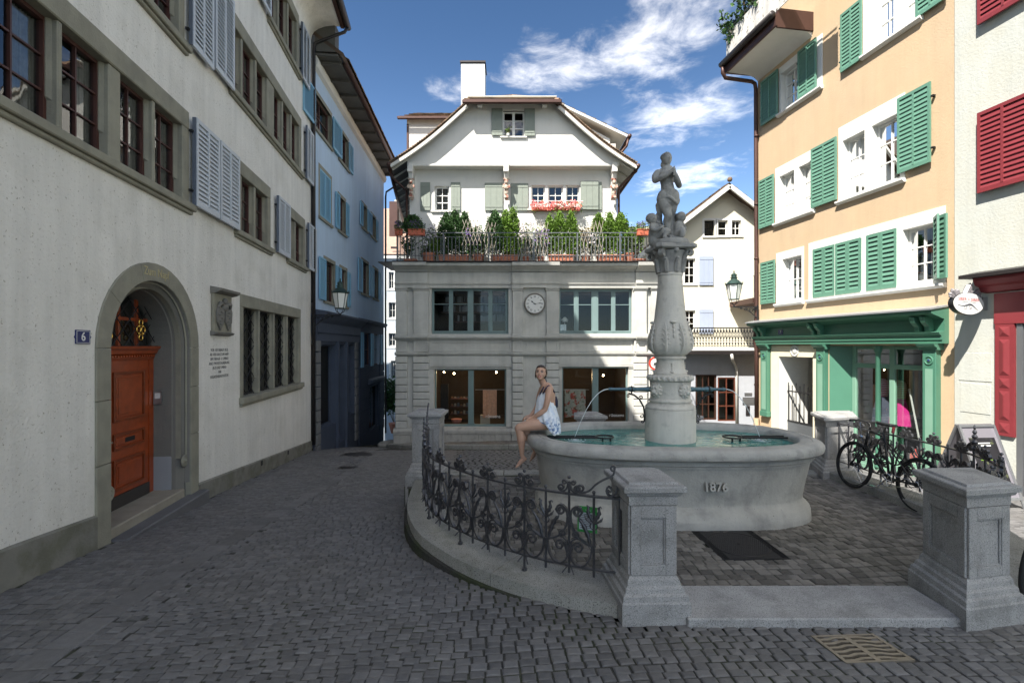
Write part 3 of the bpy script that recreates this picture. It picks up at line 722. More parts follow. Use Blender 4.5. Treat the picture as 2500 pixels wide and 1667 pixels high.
# spouts
for sgn in (-1, 1):
    m = MB(); zz = 1.49; u = Vector((sgn, -.02*sgn, 0)); c = Vector((CX, CY, zz))
    x_end = .80 if sgn < 0 else .72
    m.tube([c+u*.24, c+u*.30, c+u*.31, c+u*.46], [.034, .034, .030, .026], 10)
    m.tube([c+u*.44, c+u*.47, c+u*.53, c+u*.55], [.022, .034, .034, .022], 10)
    m.tube([c+u*.55, c+u*(x_end-.03)], [.022, .018], 10)
    m.tube([c+u*(x_end-.05), c+u*(x_end-.03), c+u*x_end], [.022, .024, .017], 10)
    sp = m.build('spout', M_teal, fo, smooth=True); auto_smooth(sp, 40)
    m = MB(); b0 = c+u*.33+Vector((0, 0, -.40))
    pts = [c+u*.335+Vector((0, 0, -.42)), c+u*.33+Vector((0, 0, -.33)), c+u*.345+Vector((0, 0, -.23)), c+u*.40+Vector((0, 0, -.13)), c+u*.47+Vector((0, 0, -.075)), c+u*.54+Vector((0, 0, -.055))]
    m.tube(pts, .012, 7)
    for cc, rr, st in ((c+u*.375+Vector((0, 0, -.11)), .026, 0), (c+u*.37+Vector((0, 0, -.35)), .028, 2), (c+u*.55+Vector((0, 0, -.09)), .022, 1), (c+u*.36+Vector((0, 0, -.42)), .02, 3)):
        m.tube([cc+u*(math.cos(st+t)*rr*(1-t/9))+Vector((0, 0, math.sin(st+t)*rr*(1-t/9))) for t in [i*.6 for i in range(12)]], .007, 5)
    m.ring(c+u*.50, .038, .008, u, 14, 5)
    m.tube([c+u*.50+Vector((0, 0, -.035)), c+u*.50+Vector((0, 0, -.07))], .009, 6)
    m.build('spout_bracket', M_ironB, fo, smooth=True)
    # falling water
    m = MB(); e = c+u*x_end; pts = []
    for i in range(22):
        t = i/21*.345; pts.append(e+u*(1.28*t)+Vector((0, 0, -.02*t*0-4.905*t*t*1.09))+Vector((math.sin(i*1.7), math.cos(i*2.3), 0))*.0012)
    m.tube(pts, [.0062-.003*i/21 for i in range(22)], 6)
    mj = mat('water_jet', (.75, .8, .82), .08, var=.1, spec=.8)
    m.build('water_jet', mj, None, smooth=True); o_ = bpy.data.objects['water_jet' if sgn < 0 else 'water_jet.001']
    tag(o_, ('thin water jet arching from the left spout towards the seated woman' if sgn < 0 else 'thin water jet arching from the right spout, before the passage'), 'water jet', 'water jets of the fountain')
for sgn, x_ in ((-1, CX-1.24), (1, CX+1.16)):
    m = MB()
    for rr_, th_ in ((.02, .006), (.05, .004), (.09, .003), (.14, .002)): m.ring((x_, CY+.0, .836), rr_, th_, (0, 0, 1), 22, 4)
    for i in range(9): m.ball((x_+.035*math.cos(i*2.4), CY+.035*math.sin(i*2.4), .842+.01*(i % 3)), .006, 6, 4)
    o_ = m.build('splash', mj, None, smooth=True, kind='stuff'); tag(o_, 'ripples and drops where the %s water jet meets the basin water' % ('left' if sgn < 0 else 'right'), 'splash')
# iron bucket rests lying across the water
for sgn in (-1, 1):
    rt = thing('bucket_rest', 'flat black iron bucket rest with a ring, %s half of the basin' % ('left' if sgn < 0 else 'right'), 'bucket rest', (CX+sgn*.85, 6.28, .86), group='iron bucket rests over the water')
    cx = CX+sgn*(.86 if sgn < 0 else .80); cy = 6.28
    m = MB(); m.ring((cx, cy, .875), .115, .010, (0, 0, 1), 28, 6); m.ring((cx, cy, .872), .085, .006, (0, 0, 1), 28, 5); m.build('ring', M_ironB, rt, smooth=True)
    xe = 2.0+sgn*(A0-.23)
    for k, dy in enumerate((-.055, .055)):
        m = MB(); m.box(W, min(cx+sgn*.10, xe), max(cx+sgn*.10, xe), cy+dy-.011, cy+dy+.011, .862, .882); m.build('rail_bar', M_ironB, rt)
    for dx_ in (-.04, .06):
        m = MB(); m.tube([(cx+dx_, cy-.09, .87), (cx+dx_, cy-.09, .35)], .013, 6); m.ball((cx+dx_, cy-.09, .80), .02, 8, 5); m.build('leg', M_ironB, rt)

# access plate and drain in the paving
pr = thing('access_plate', 'dark cast iron square access cover set in the terrace cobbles', 'manhole cover', (2.345, 5.01, 0))
CP = [(2.03, 4.634), (2.69, 4.66), (2.665, 5.375), (1.99, 5.363)]
m = loft(CP, [(0, -.03), (0, .004), (-.012, .006), (-.014, .0)]); m.build('frame', M_ironB, pr)
M_plate = mat('cast_iron_plate', (.035, .033, .034), .5, metal=.5, var=.2, vscale=30)
m = loft(CP, [(-.02, -.02), (-.02, .003)]); m.build('plate', M_plate, pr)
m = MB(); cc = Vector((2.345, 5.01, .004)); m.ring(cc, .30, .004, (0, 0, 1), 48, 4)
for i in range(-13, 14):
    for j in range(-13, 14):
        if (i*i+j*j) > 165 or (i == 0 and j == 0): continue
        a = cc+Vector((i*.021+(j % 2)*.008, j*.021, 0)); q = .007
        m.add([a+Vector((-q, -.003, 0)), a+Vector((q, -.003, 0)), a+Vector((q, .003, 0)), a+Vector((-q, .003, 0)), a+Vector((0, 0, .004))], [(0, 1, 4), (1, 2, 4), (2, 3, 4), (3, 0, 4)])
for k in range(7):
    for sx in (0, 1):
        a, b = (Vector((*CP[0], .004)).lerp(Vector((*CP[1], .004)), .03+.012*k), Vector((*CP[3], .004)).lerp(Vector((*CP[2], .004)), .03+.012*k)) if sx == 0 else (Vector((*CP[0], .004)).lerp(Vector((*CP[1], .004)), .97-.012*k), Vector((*CP[3], .004)).lerp(Vector((*CP[2], .004)), .97-.012*k))
        m.tube([a.lerp(b, .02), a.lerp(b, .98)], .002, 4)
m.build('tread_pattern', M_plate, pr, fixn=False, kind='stuff')
m = MB(); m.lathe((2.345, 5.01, 0), [(.016, .003), (.016, .006), (.01, .0065), (.0, .0065)], 12); m.build('lift_hole', M_dark, pr)
dr = thing('drain_grate', 'bronze coloured cast iron drain grate with slanted slots in the near cobbles', 'drain grate', (2.37, 3.28, 0))
DP = [(2.16, 3.125), (2.63, 3.154), (2.573, 3.446), (2.115, 3.42)]
M_br = mat('bronzed_cast_iron', (.27, .235, .19), .42, metal=.55, var=.2, vscale=12, bump=.2, bscale=80)
def dpt(u, v): 
    a = Vector(DP[0]).lerp(Vector(DP[1]), u); b = Vector(DP[3]).lerp(Vector(DP[2]), u); q = a.lerp(b, v); return (q.x, q.y)
def quadbox(u0, u1, v0, v1, z0, z1, sh=0, name='slat', par=dr, mt=M_br, u2=None, sh2=0):
    m = MB(); P = [dpt(u0, v0), dpt(u1, v0+sh), dpt(u1, v1+sh), dpt(u0, v1)]
    m.add([(x, y_, z0) for x, y_ in P]+[(x, y_, z1) for x, y_ in P], [(3, 2, 1, 0), (4, 5, 6, 7), (0, 1, 5, 4), (1, 2, 6, 5), (2, 3, 7, 6), (3, 0, 4, 7)]); return m
m = MB()
for a in ((0, 1, 0, .05), (0, 1, .95, 1), (0, .05, .05, .95), (.95, 1, .05, .95), (.46, .54, .05, .95)): q = quadbox(*a, -.04, .006); m.add(q.v, q.f)
m.build('frame', M_br, dr)
q = quadbox(.01, .99, .01, .99, -.09, -.03); q.build('sump', M_dark, dr)
for side in (0, 1):
    u0, u1 = (.05, .46) if side == 0 else (.54, .95)
    for k in range(6):
        v0 = .05+k*.152; m = MB()
        uu = [u0, u0+(u1-u0)*.33, u0+(u1-u0)*.66, u1]; off = [0, .0, .06, .06] if side == 0 else [.06, .06, 0, 0]
        for j in range(3):
            P = [dpt(uu[j], v0+off[j]), dpt(uu[j+1], v0+off[j+1]), dpt(uu[j+1], v0+.07+off[j+1]), dpt(uu[j], v0+.07+off[j])]
            m.add([(x, y_, -.03) for x, y_ in P]+[(x, y_, .005) for x, y_ in P], [(3, 2, 1, 0), (4, 5, 6, 7), (0, 1, 5, 4), (1, 2, 6, 5), (2, 3, 7, 6), (3, 0, 4, 7)])
        m.build('slat', M_br, dr, fixn=False)
for (cx, cy, rx, ry, lab) in ((-3.62, 10.6, .20, .09, 'small rectangular iron street grate near the left house corner'), (-4.1, 12.7, .42, .0, 'round iron manhole cover before the dark shopfront')):
    m = MB(); z = G(cx, cy)+.004
    if ry:
        m.box(W, cx-rx, cx+rx, cy-.17, cy+.17, z-.03, z)
        for i in range(7): m.box(W, cx-rx+.03+i*.052, cx-rx+.055+i*.052, cy-.14, cy+.14, z, z+.008)
    else: m.lathe((cx, cy, z-.02), [(rx, 0), (rx, .022), (rx-.03, .024)], 28)
    o = m.build('street_grate' if ry else 'manhole_cover', M_plate); tag(o, lab, 'drain grate' if ry else 'manhole cover')
# ================================================================ IRON RAILINGS
def spiral(cx, cz, r0, turns, a0, dirn=1, n=None, r1=.25):
    n = n or int(9*turns)+4
    return [(cx+r0*(1-(1-r1)*i/n)*math.cos(a0+dirn*2*math.pi*turns*i/n), cz+r0*(1-(1-r1)*i/n)*math.sin(a0+dirn*2*math.pi*turns*i/n)) for i in range(n+1)]
def bez(p0, p1, p2, p3, n=8):
    return [tuple((1-t)**3*a+3*(1-t)**2*t*b+3*(1-t)*t*t*c+t**3*d for a, b, c, d in zip(p0, p1, p2, p3)) for t in [i/n for i in range(n+1)]]
def railing(path, n_bars, z_rail, label, first_crest, zb=.245, zg=.12, end_scroll=True, sgn=1, big=None):
    p, L = smooth_path(path, 240)
    def at(s_, d, z):
        f = max(0, min(239.999, s_/L*240)); i = int(f); q = p[i].lerp(p[i+1], f-i); t = (p[min(i+3, 240)]-p[max(i-3, 0)]).normalized()
        if s_ < 0: q = p[0]+t*s_
        if s_ > L: q = p[240]+t*(s_-L)
        return Vector((q.x+t.y*d*sgn, q.y-t.x*d*sgn, z)), Vector((t.y*sgn, -t.x*sgn, 0))
    c = p[120]; root = thing('iron_railing', label, 'railing', (c.x, c.y, .1), group='wrought iron scroll railings')
    def flat(m, pts, a=.006, b=.011, d=0):
        a *= 1.45; b *= 1.35
        q = [at(s_, d, z) for s_, z in pts]; m.bar([x[0] for x in q], [x[1] for x in q], a, b)
    def leaf(m, pts, w, curl=.03):                   # pointed acanthus blade along pts, lobed edge
        q = [at(s_, 0, z) for s_, z in pts]; nq = len(q); V = []; F = []
        for i, (P, nn) in enumerate(q):
            t = (q[min(i+1, nq-1)][0]-q[max(i-1, 0)][0]).normalized(); sd = nn.cross(t).normalized(); f = i/(nq-1)
            ww = w*math.sin(math.pi*min(1, f*.9+.12))**.7*(1.0 if i % 2 else .62)
            V += [P+sd*ww+nn*(.010), P+nn*(.020), P-sd*ww+nn*(.010), P-nn*.006]
        for i in range(nq-1):
            for k in range(4): F.append((i*4+k, i*4+(k+1) % 4, i*4+4+(k+1) % 4, i*4+4+k))
        m.add(V, F)
    H = z_rail-zb
    m = MB(); q = [at(L*i/80, 0, z_rail) for i in range(81)]; m.bar([x[0] for x in q], [x[1] for x in q], .008, .019)
    m.build('top_rail', M_iron, root)
    m = MB(); q = [at(L*i/80, 0, zb) for i in range(81)]; m.bar([x[0] for x in q], [x[1] for x in q], .005, .013)
    m.build('bottom_rail', M_iron, root)
    sp = L/n_bars
    for k in range(n_bars+1):
        s0 = k*sp; crest = (k % 2 == first_crest); end = k in (0, n_bars)
        foot = (k % 4 == first_crest) or end
        m = MB(); b = at(s0, 0, zg-.02 if foot else zb-.06)[0]; t = at(s0, 0, z_rail+(.10 if crest and not end else .02))[0]
        m.tube([b, t], .0115 if not end else .013, 6)
        if foot: m.tube([at(s0, 0, zg-.01)[0], at(s0, 0, zg+.012)[0]], .024, 8)
        if not end:
            m.ball(at(s0, 0, z_rail+(.135 if crest else .032))[0], .0155, 8, 6)
            for zc_ in ((zb+.10, z_rail-.19) if crest else (zb+.19,)):
                m.tube([at(s0, 0, zc_-.008)[0], at(s0, 0, zc_+.008)[0]], .018, 8)
        m.build('post', M_iron, root)
        if end: continue
        if crest:
            m = MB()
            for d_ in (-1, 1):                       # crest scrolls above the rail
                flat(m, [(s0+d_*x, z_rail+z) for x, z in bez((.006, .085), (.008, .03), (.05, -.005), (.085, .03), 7)+spiral(.064, .044, .030, 1.1, -.6, 1)[1:]], .005, .010)
                flat(m, [(s0+d_*x, z_rail+z) for x, z in bez((.006, .065), (.01, .10), (.05, .125), (.055, .095), 5)+spiral(.036, .094, .020, 1.0, 0, -1)[1:]], .004, .009)
            m.build('crest_scroll', M_iron, root)
            m = MB()
            for d_ in (-1, 1):                       # long S scroll: ram's horn above, sweeping down to the neighbour
                top = z_rail-.19
                S = spiral(.070, top+.048, .040, 1.25, .3, -1)[::-1]; S = [(x, z) for x, z in S]
                up = bez((.110, top+.052), (.09, top+.12), (.012, top+.09), (.010, top), 6)
                dn = bez((.010, top), (.015, top-.16), (.13, top-.20), (sp-.02, zb+.19), 9)
                flat(m, [(s0+d_*x, z) for x, z in S[:-1]+[(.112, top+.045)]+up[1:]+dn[1:]], .0055, .011)
            m.build('scroll', M_iron, root)
            m = MB()
            for d_ in (-1, 1):                       # lower lyre
                lo = bez((sp-.014, zb+.19), (sp-.012, zb+.03), (.09, zb-.045), (.03, zb+.04), 9)
                up = bez((.03, zb+.04), (.006, zb+.075), (.008, zb+.10), (.012, zb+.13), 4)
                sp2 = spiral(.078, zb+.155, .046, 1.3, 2.6, -1)
                flat(m, [(s0+d_*x, z) for x, z in lo+up[1:]], .0055, .011)
                flat(m, [(s0+d_*x, z) for x, z in [(.012, zb+.085), (.02, zb+.12)]+sp2], .005, .010)
                flat(m, [(s0+d_*x, z) for x, z in [(.012, zb+.12), (.02, zb+.2), (.05, zb+.225)]+spiral(.052, zb+.255, .033, 1.2, -.9, 1)], .0045, .009)
                m.tube([at(s0+d_*.015, .0, zb-.01)[0], at(s0+d_*.05, .03, zb-.06)[0]], .006, 5)
            m.build('lyre', M_iron, root)
            for d_ in (-1, 1):
                m = MB()
                leaf(m, [(s0+d_*x, z) for x, z in bez((sp-.03, zb+.20), (.17, zb+.27), (.13, zb+.36), (.085, zb+.40), 8)+[(.10, zb+.425)]], .024)
                m.build('leaf', M_iron, root, smooth=True, fixn=False)
        else:
            m = MB(); m.ring(at(s0, 0, z_rail-.24)[0], .030, .006, at(s0, 0, 0)[1], 16, 5); m.build('ring', M_iron, root)
            for d_ in (-1, 1):
                m = MB(); zc_ = z_rail-.19
                leaf(m, [(s0+d_*x, z) for x, z in bez((.006, zc_-.02), (.02, zc_+.03), (.06, zc_+.04), (.04, zc_+.10), 7)+[(.055, zc_+.115), (.066, zc_+.10)]], .020)
                leaf(m, [(s0+d_*x, z) for x, z in bez((.006, zc_-.03), (.04, zc_-.01), (.07, zc_+.0), (.075, zc_+.035), 5)], .013)
                m.build('leaf', M_iron, root, smooth=True, fixn=False)
    if end_scroll:
        m = MB(); s0 = 0
        S = spiral(.052, z_rail+.235, .026, 1.1, 2.2, -1)[::-1]
        flat(m, [(x, z) for x, z in S+bez((.040, z_rail+.215), (.05, z_rail+.16), (.13, z_rail+.16), (.20, z_rail+.09), 6)[1:]+bez((.20, z_rail+.09), (.25, z_rail+.02), (.30, z_rail+.01), (.345, z_rail+.03), 6)[1:]+spiral(.315, z_rail+.05, .036, 1.1, -.5, 1)[1:]], .005, .010)
        flat(m, [(x, z) for x, z in bez((.06, z_rail+.165), (.0, z_rail+.14), (.01, z_rail+.02), (.07, z_rail+.015), 7)+bez((.07, z_rail+.015), (.11, z_rail+.02), (.12, z_rail+.07), (.09, z_rail+.09), 5)[1:]+spiral(.085, z_rail+.062, .026, .8, 1.3, 1)[1:]], .005, .010)
        m.build('end_scroll', M_iron, root)
    if big:                                          # taller centre finial
        for bs in big:
            m = MB(); c0, nn = at(bs, 0, z_rail)
            for i, (z, rr) in enumerate(((.08, .03), (.15, .034), (.21, .028), (.26, .022), (.31, .014))):
                m.lathe(at(bs, 0, z_rail+z)[0], [(0.0, -.035), (rr*.7, -.018), (rr, 0), (rr*.6, .02), (0, .035)], 8)
            for d_ in (-1, 1):
                flat(m, [(bs+d_*x, z_rail+z) for x, z in bez((.01, .12), (.10, .16), (.10, .03), (.21, .0), 8)+spiral(.195, .035, .034, 1.0, -.9, 1)[1:]], .006, .012)
                flat(m, [(bs+d_*x, z_rail+z) for x, z in spiral(.06, .06, .035, 1.2, 0, 1)], .005, .010)
            m.build('centre_finial', M_iron, root, smooth=False)
    return root, at
rail1, at1 = railing(RAIL1, 20, .836, 'wrought iron scroll railing curving between two granite pillars, green notice on it', 0, sgn=-1, big=None)
# tall upswept scroll against the far pillar and the finials there
m = MB(); L_ = 4.3
def atz(x, z): return at1(x, 0, z)[0]
_, Lr1 = smooth_path(RAIL1, 240)
m.tube([atz(Lr1-.52, .86), atz(Lr1-.44, .90), atz(Lr1-.30, 1.02), atz(Lr1-.16, 1.16), atz(Lr1-.05, 1.22)], .011, 6)
m.tube([atz(Lr1-.52+.03*math.cos(t*.7)*(1-t/12), .885+.03*math.sin(t*.7)*(1-t/12)) for t in range(10)], .008, 5)
m.build('swept_scroll', M_iron, rail1)
for q in (.85, .25):
    m = MB()
    for z, rr in ((.90, .03), (.96, .026), (1.01, .022), (1.06, .018), (1.11, .014)): m.lathe(atz(Lr1-q, z), [(0, -.03), (rr, -.005), (rr*.7, .015), (0, .03)], 8)
    m.build('finial', M_iron, rail1)
rail2, at2 = railing(RAIL2[::-1], 20, .836, 'wrought iron scroll railing behind the leaning bicycle, sandwich board beyond', 0, sgn=-1, end_scroll=False, big=[2.23])
# notice
m = MB(); c, nn = at1(1.0-.155*0, -.0, .62)
c = Vector((.67, 3.99, .0)); u = Vector((1, -.35, 0)).normalized(); f = Fr((.55, 4.06, 0), u, (-.35, -1, 0))
nt = thing('notice_plate', 'small green notice with white sheet fixed behind the left iron railing', 'notice', (.63, 4.03, .6))
m.box(f, 0, .165, 0, .004, .50, .715); m.build('plate', mat('notice_green', (.05, .33, .08), .4), nt)
m = MB(); m.box(f, .014, .150, .0041, .006, .522, .665); m.box(f, .006, .036, .0041, .006, .675, .708); m.build('sheet', mat('notice_paper', (.62, .66, .72), .5, var=.1, vscale=60), nt)
text('09', .024, 'lettering', M_black, frM(f, .021, .0068, .692), nt, ext=.0004)
text('Fahrrad', .016, 'lettering', M_white, frM(f, .09, .0062, .685), nt, ext=.0004)
for i in range(9):
    m = MB(); m.box(f, .024, .14-.03*(i % 3 == 2), .0061, .0068, .65-.014*i, .654-.014*i); m.build('text_line', M_black, nt, fixn=False)

# ================================================================ BICYCLES
def bicycle(P0, P1, lean, label, mats, z0=0.0, R=.335):
    """P0 front hub ground point, P1 rear hub ground point"""
    a = Vector((*P0, z0)); b = Vector((*P1, z0)); u = (b-a).normalized(); up0 = Vector((0, 0, 1)); sd = up0.cross(u).normalized()
    up = (up0*math.cos(lean)+sd*math.sin(lean)).normalized(); sd = up.cross(u).normalized()
    mid = (a+b)/2; root = thing('bicycle', label, 'bicycle', mid)
    wb = (b-a).length
    def p(x, z, y=0): return a + u*x + up*z + sd*y
    for nm, x in (('wheel', 0), ('wheel', wb)):
        c = p(x, R)
        m = MB(); m.ring(c, R-.017, .018, sd, 44, 8); wh = m.build(nm, M_rub, root, smooth=True)
        m = MB(); m.ring(c, R-.045, .011, sd, 44, 5); m.build('rim', mats[1], wh, smooth=True)
        m = MB(); m.tube([c-sd*.05, c+sd*.05], .016, 8); m.tube([c-sd*.025, c-sd*.02], .03, 10); m.tube([c+sd*.02, c+sd*.025], .03, 10); m.build('hub', M_black, wh)
        m = MB(); x_, y_ = u, up
        for i in range(28):
            t = 2*math.pi*i/28; s_ = 1 if i % 2 else -1; e = c+(x_*math.cos(t)+y_*math.sin(t))*(R-.05); q = t+.5*(1 if i % 4 < 2 else -1)
            m.tube([c+(x_*math.cos(q)+y_*math.sin(q))*.03+sd*.022*s_, e], .0014, 3, cap=False)
        m.build('spokes', M_chr, wh)
    bb = (wb-.43, R-.06); st = (wb-.60, .83); ht = (.20, .86); hb = (.165, .66)
    F = mats[0]; m = MB()
    m.tube([p(*ht), p(*st)], .0155, 10); m.tube([p(*hb), p(*bb)], .020, 10); m.tube([p(*bb), p(st[0], st[1]+.05)], .0165, 10); m.tube([p(hb[0], hb[1]-.01), p(ht[0]+.005, ht[1]+.02)], .020, 10)
    m.tube([p(bb[0], bb[1], -.038), p(bb[0], bb[1], .038)], .026, 12)
    for s_ in (-1, 1):
        m.tube([p(bb[0], bb[1], s_*.02), p(wb-.2, R-.02, s_*.045), p(wb, R, s_*.06)], .010, 8)
        m.tube([p(st[0], st[1]-.03, s_*.015), p(wb, R, s_*.06)], .0085, 8)
    m.build('frame', F, root, smooth=True)
    m = MB(); m.tube([p(hb[0], hb[1]-.02), p(hb[0]-.025, hb[1]-.06)], .02, 8)
    for s_ in (-1, 1): m.tube([p(hb[0]-.02, hb[1]-.05, s_*.03), p(.06, .42, s_*.05), p(0, R, s_*.055)], .012, 8)
    m.build('fork', F, root, smooth=True)
    m = MB(); m.tube([p(ht[0]+.005, ht[1]), p(ht[0]+.02, ht[1]+.09)], .013, 8); m.tube([p(ht[0]+.02, ht[1]+.09), p(ht[0]-.06, ht[1]+.12)], .013, 8)
    c = (ht[0]-.06, ht[1]+.12); m.tube([p(c[0]+.05, c[1]+.0, -.29), p(c[0]+.0, c[1]+.01, -.16), p(c[0], c[1], 0), p(c[0], c[1]+.01, .16), p(c[0]+.05, c[1], .29)], .0115, 8)
    m.build('handlebar', M_black, root, smooth=True)
    for s_ in (-1, 1):
        m = MB(); m.tube([p(c[0]+.05, c[1], s_*.29), p(c[0]+.02, c[1]+.005, s_*.20)], .017, 8); m.build('grip', M_rub, root)
        m = MB(); m.tube([p(c[0]+.0, c[1]+.0, s_*.17), p(c[0]-.05, c[1]-.01, s_*.20), p(c[0]-.03, c[1]-.03, s_*.27)], .006, 6); m.tube([p(c[0]-.02, c[1]+.02, s_*.12), p(c[0]-.06, c[1]-.02, s_*.05), p(hb[0]-.02, hb[1]-.0, s_*.02)], .003, 4); m.build('brake_lever', M_chr, root)
    m = MB(); sx, sz = st[0]+.01, st[1]+.155
    m.tube([p(st[0]+.0, st[1]+.04), p(sx, sz-.03)], .0125, 8); m.build('seat_post', M_black, root)
    m = MB(); V = []; F_ = []
    prof = [(-.15, .012), (-.10, .018), (-.03, .024), (.04, .045), (.09, .07), (.125, .072), (.14, .05)]
    for i, (x, w_) in enumerate(prof):
        dz = .012*math.sin(i/6*math.pi*1.2)+(.012 if i > 4 else 0)
        for (ww, zz) in ((w_, 0), (w_*.7, .022), (0, .026), (-w_*.7, .022), (-w_, 0), (0, -.02)): V.append(p(sx-x*-1, sz+zz-dz*.5+.01, ww))
    for i in range(6):
        for k in range(6): F_.append((i*6+k, i*6+(k+1) % 6, i*6+6+(k+1) % 6, i*6+6+k))
    F_ += [tuple(range(6)), tuple(range(36, 42))[::-1]]; m.add(V, F_); m.build('saddle', M_black, root, smooth=True)
    m = MB(); cw = p(bb[0], bb[1], -.045 if sd.y > 0 else .045)
    sdn = -1 if sd.y > 0 else 1
    m.ring(p(bb[0], bb[1], sdn*.045), .085, .005, sd, 30, 4)
    for i in range(5):
        t = i*2*math.pi/5; m.tube([p(bb[0], bb[1], sdn*.045), p(bb[0]+.083*math.cos(t), bb[1]+.083*math.sin(t), sdn*.045)], .006, 5)
    m.ring(p(wb, R, sdn*.04), .032, .006, sd, 16, 4)
    m.tube([p(bb[0], bb[1]+.085, sdn*.045), p(wb, R+.034, sdn*.04)], .0035, 4); m.tube([p(bb[0], bb[1]-.085, sdn*.045), p(wb, R-.034, sdn*.04)], .0035, 4)
    m.build('chainring', M_chr, root)
    for s_, ang_ in ((-1, 2.3), (1, 2.3+math.pi)):
        m = MB(); e = (bb[0]+.17*math.cos(ang_), bb[1]+.17*math.sin(ang_)*-1)
        m.tube([p(bb[0], bb[1], s_*.06), p(e[0], e[1], s_*.07)], [.012, .009], 8); m.build('crank', M_chr, root)
        m = MB(); m.box(Fr(p(e[0], e[1], s_*.07), u, up), -.045, .045, -.012, .012, -.0, .0)
        q = p(e[0], e[1], s_*.12); m.v = []; m.f = []; Mx = Matrix((u, sd, up)).transposed().to_4x4(); m.bbox(q, .09, .085, .022, Mx); m.build('pedal', M_chr, root)
    return root, p
bike, bp_ = bicycle((4.93, 7.03), (5.0, 5.98), R_(7), 'black bicycle leaning against the iron railing, front wheel by the far pillar', (M_black, M_black))
# the lock, front light and rear light on it
m = MB(); pts = [bp_(.42+.09*math.cos(t), .70+.10*math.sin(t), .03) for t in [i*.55-1.5 for i in range(11)]]; m.tube(pts, .008, 6); m.build('cable_lock', M_black, bike)
m = MB(); m.ball(bp_(.08, .76, 0), (.035, .03, .03), 8, 6); m.build('front_light', M_chr, bike)
m = MB(); m.tube([bp_(1.05-.44, .90, -.02), bp_(1.05-.43, .98, -.02)], .018, 6); m.build('rear_light', M_red, bike)
bike2, bp2 = bicycle((5.06, 4.23), (4.11, 3.79), R_(4), 'dark bicycle cut off by the right edge of the photo, beside the front right pillar', (M_black, M_silver), z0=-.0)
bike2['category'] = 'bicycle'
# ================================================================ FACADE TOOLS
def wall(fr, s0, s1, z0, z1, holes, depth, matw, parent, name='wall', revmat=None, extra_s=(), extra_z=()):
    """plastered wall face with real openings; reveals run back by depth"""
    S = sorted({s0, s1, *[h[0] for h in holes], *[h[1] for h in holes], *extra_s}); Z = sorted({z0, z1, *[h[2] for h in holes], *[h[3] for h in holes], *extra_z})
    S = [s for s in S if s0-1e-6 <= s <= s1+1e-6]; Z = [z for z in Z if z0-1e-6 <= z <= z1+1e-6]
    m = MB(); idx = {}
    def vi(i, j):
        if (i, j) not in idx: idx[(i, j)] = len(m.v); m.v.append(tuple(fr.pt(S[i], 0, Z[j])))
        return idx[(i, j)]
    for i in range(len(S)-1):
        for j in range(len(Z)-1):
            cs, cz = (S[i]+S[i+1])/2, (Z[j]+Z[j+1])/2
            if any(h[0] < cs < h[1] and h[2] < cz < h[3] for h in holes): continue
            m.f.append((vi(i, j), vi(i+1, j), vi(i+1, j+1), vi(i, j+1)))
    w = m.build(name, matw, parent, fixn=False)
    if holes:
        for h in holes:
            m = MB(); a, b, c, d = h[:4]; dp = h[4] if len(h) > 4 else depth
            P = [fr.pt(s, dd, z) for dd in (0, -dp) for s, z in ((a, c), (b, c), (b, d), (a, d))]
            m.add(P, [(0, 1, 5, 4), (1, 2, 6, 5), (2, 3, 7, 6), (3, 0, 4, 7)])
            m.build('reveal', revmat or matw, parent, fixn=False)
    return w
SLATC = {}
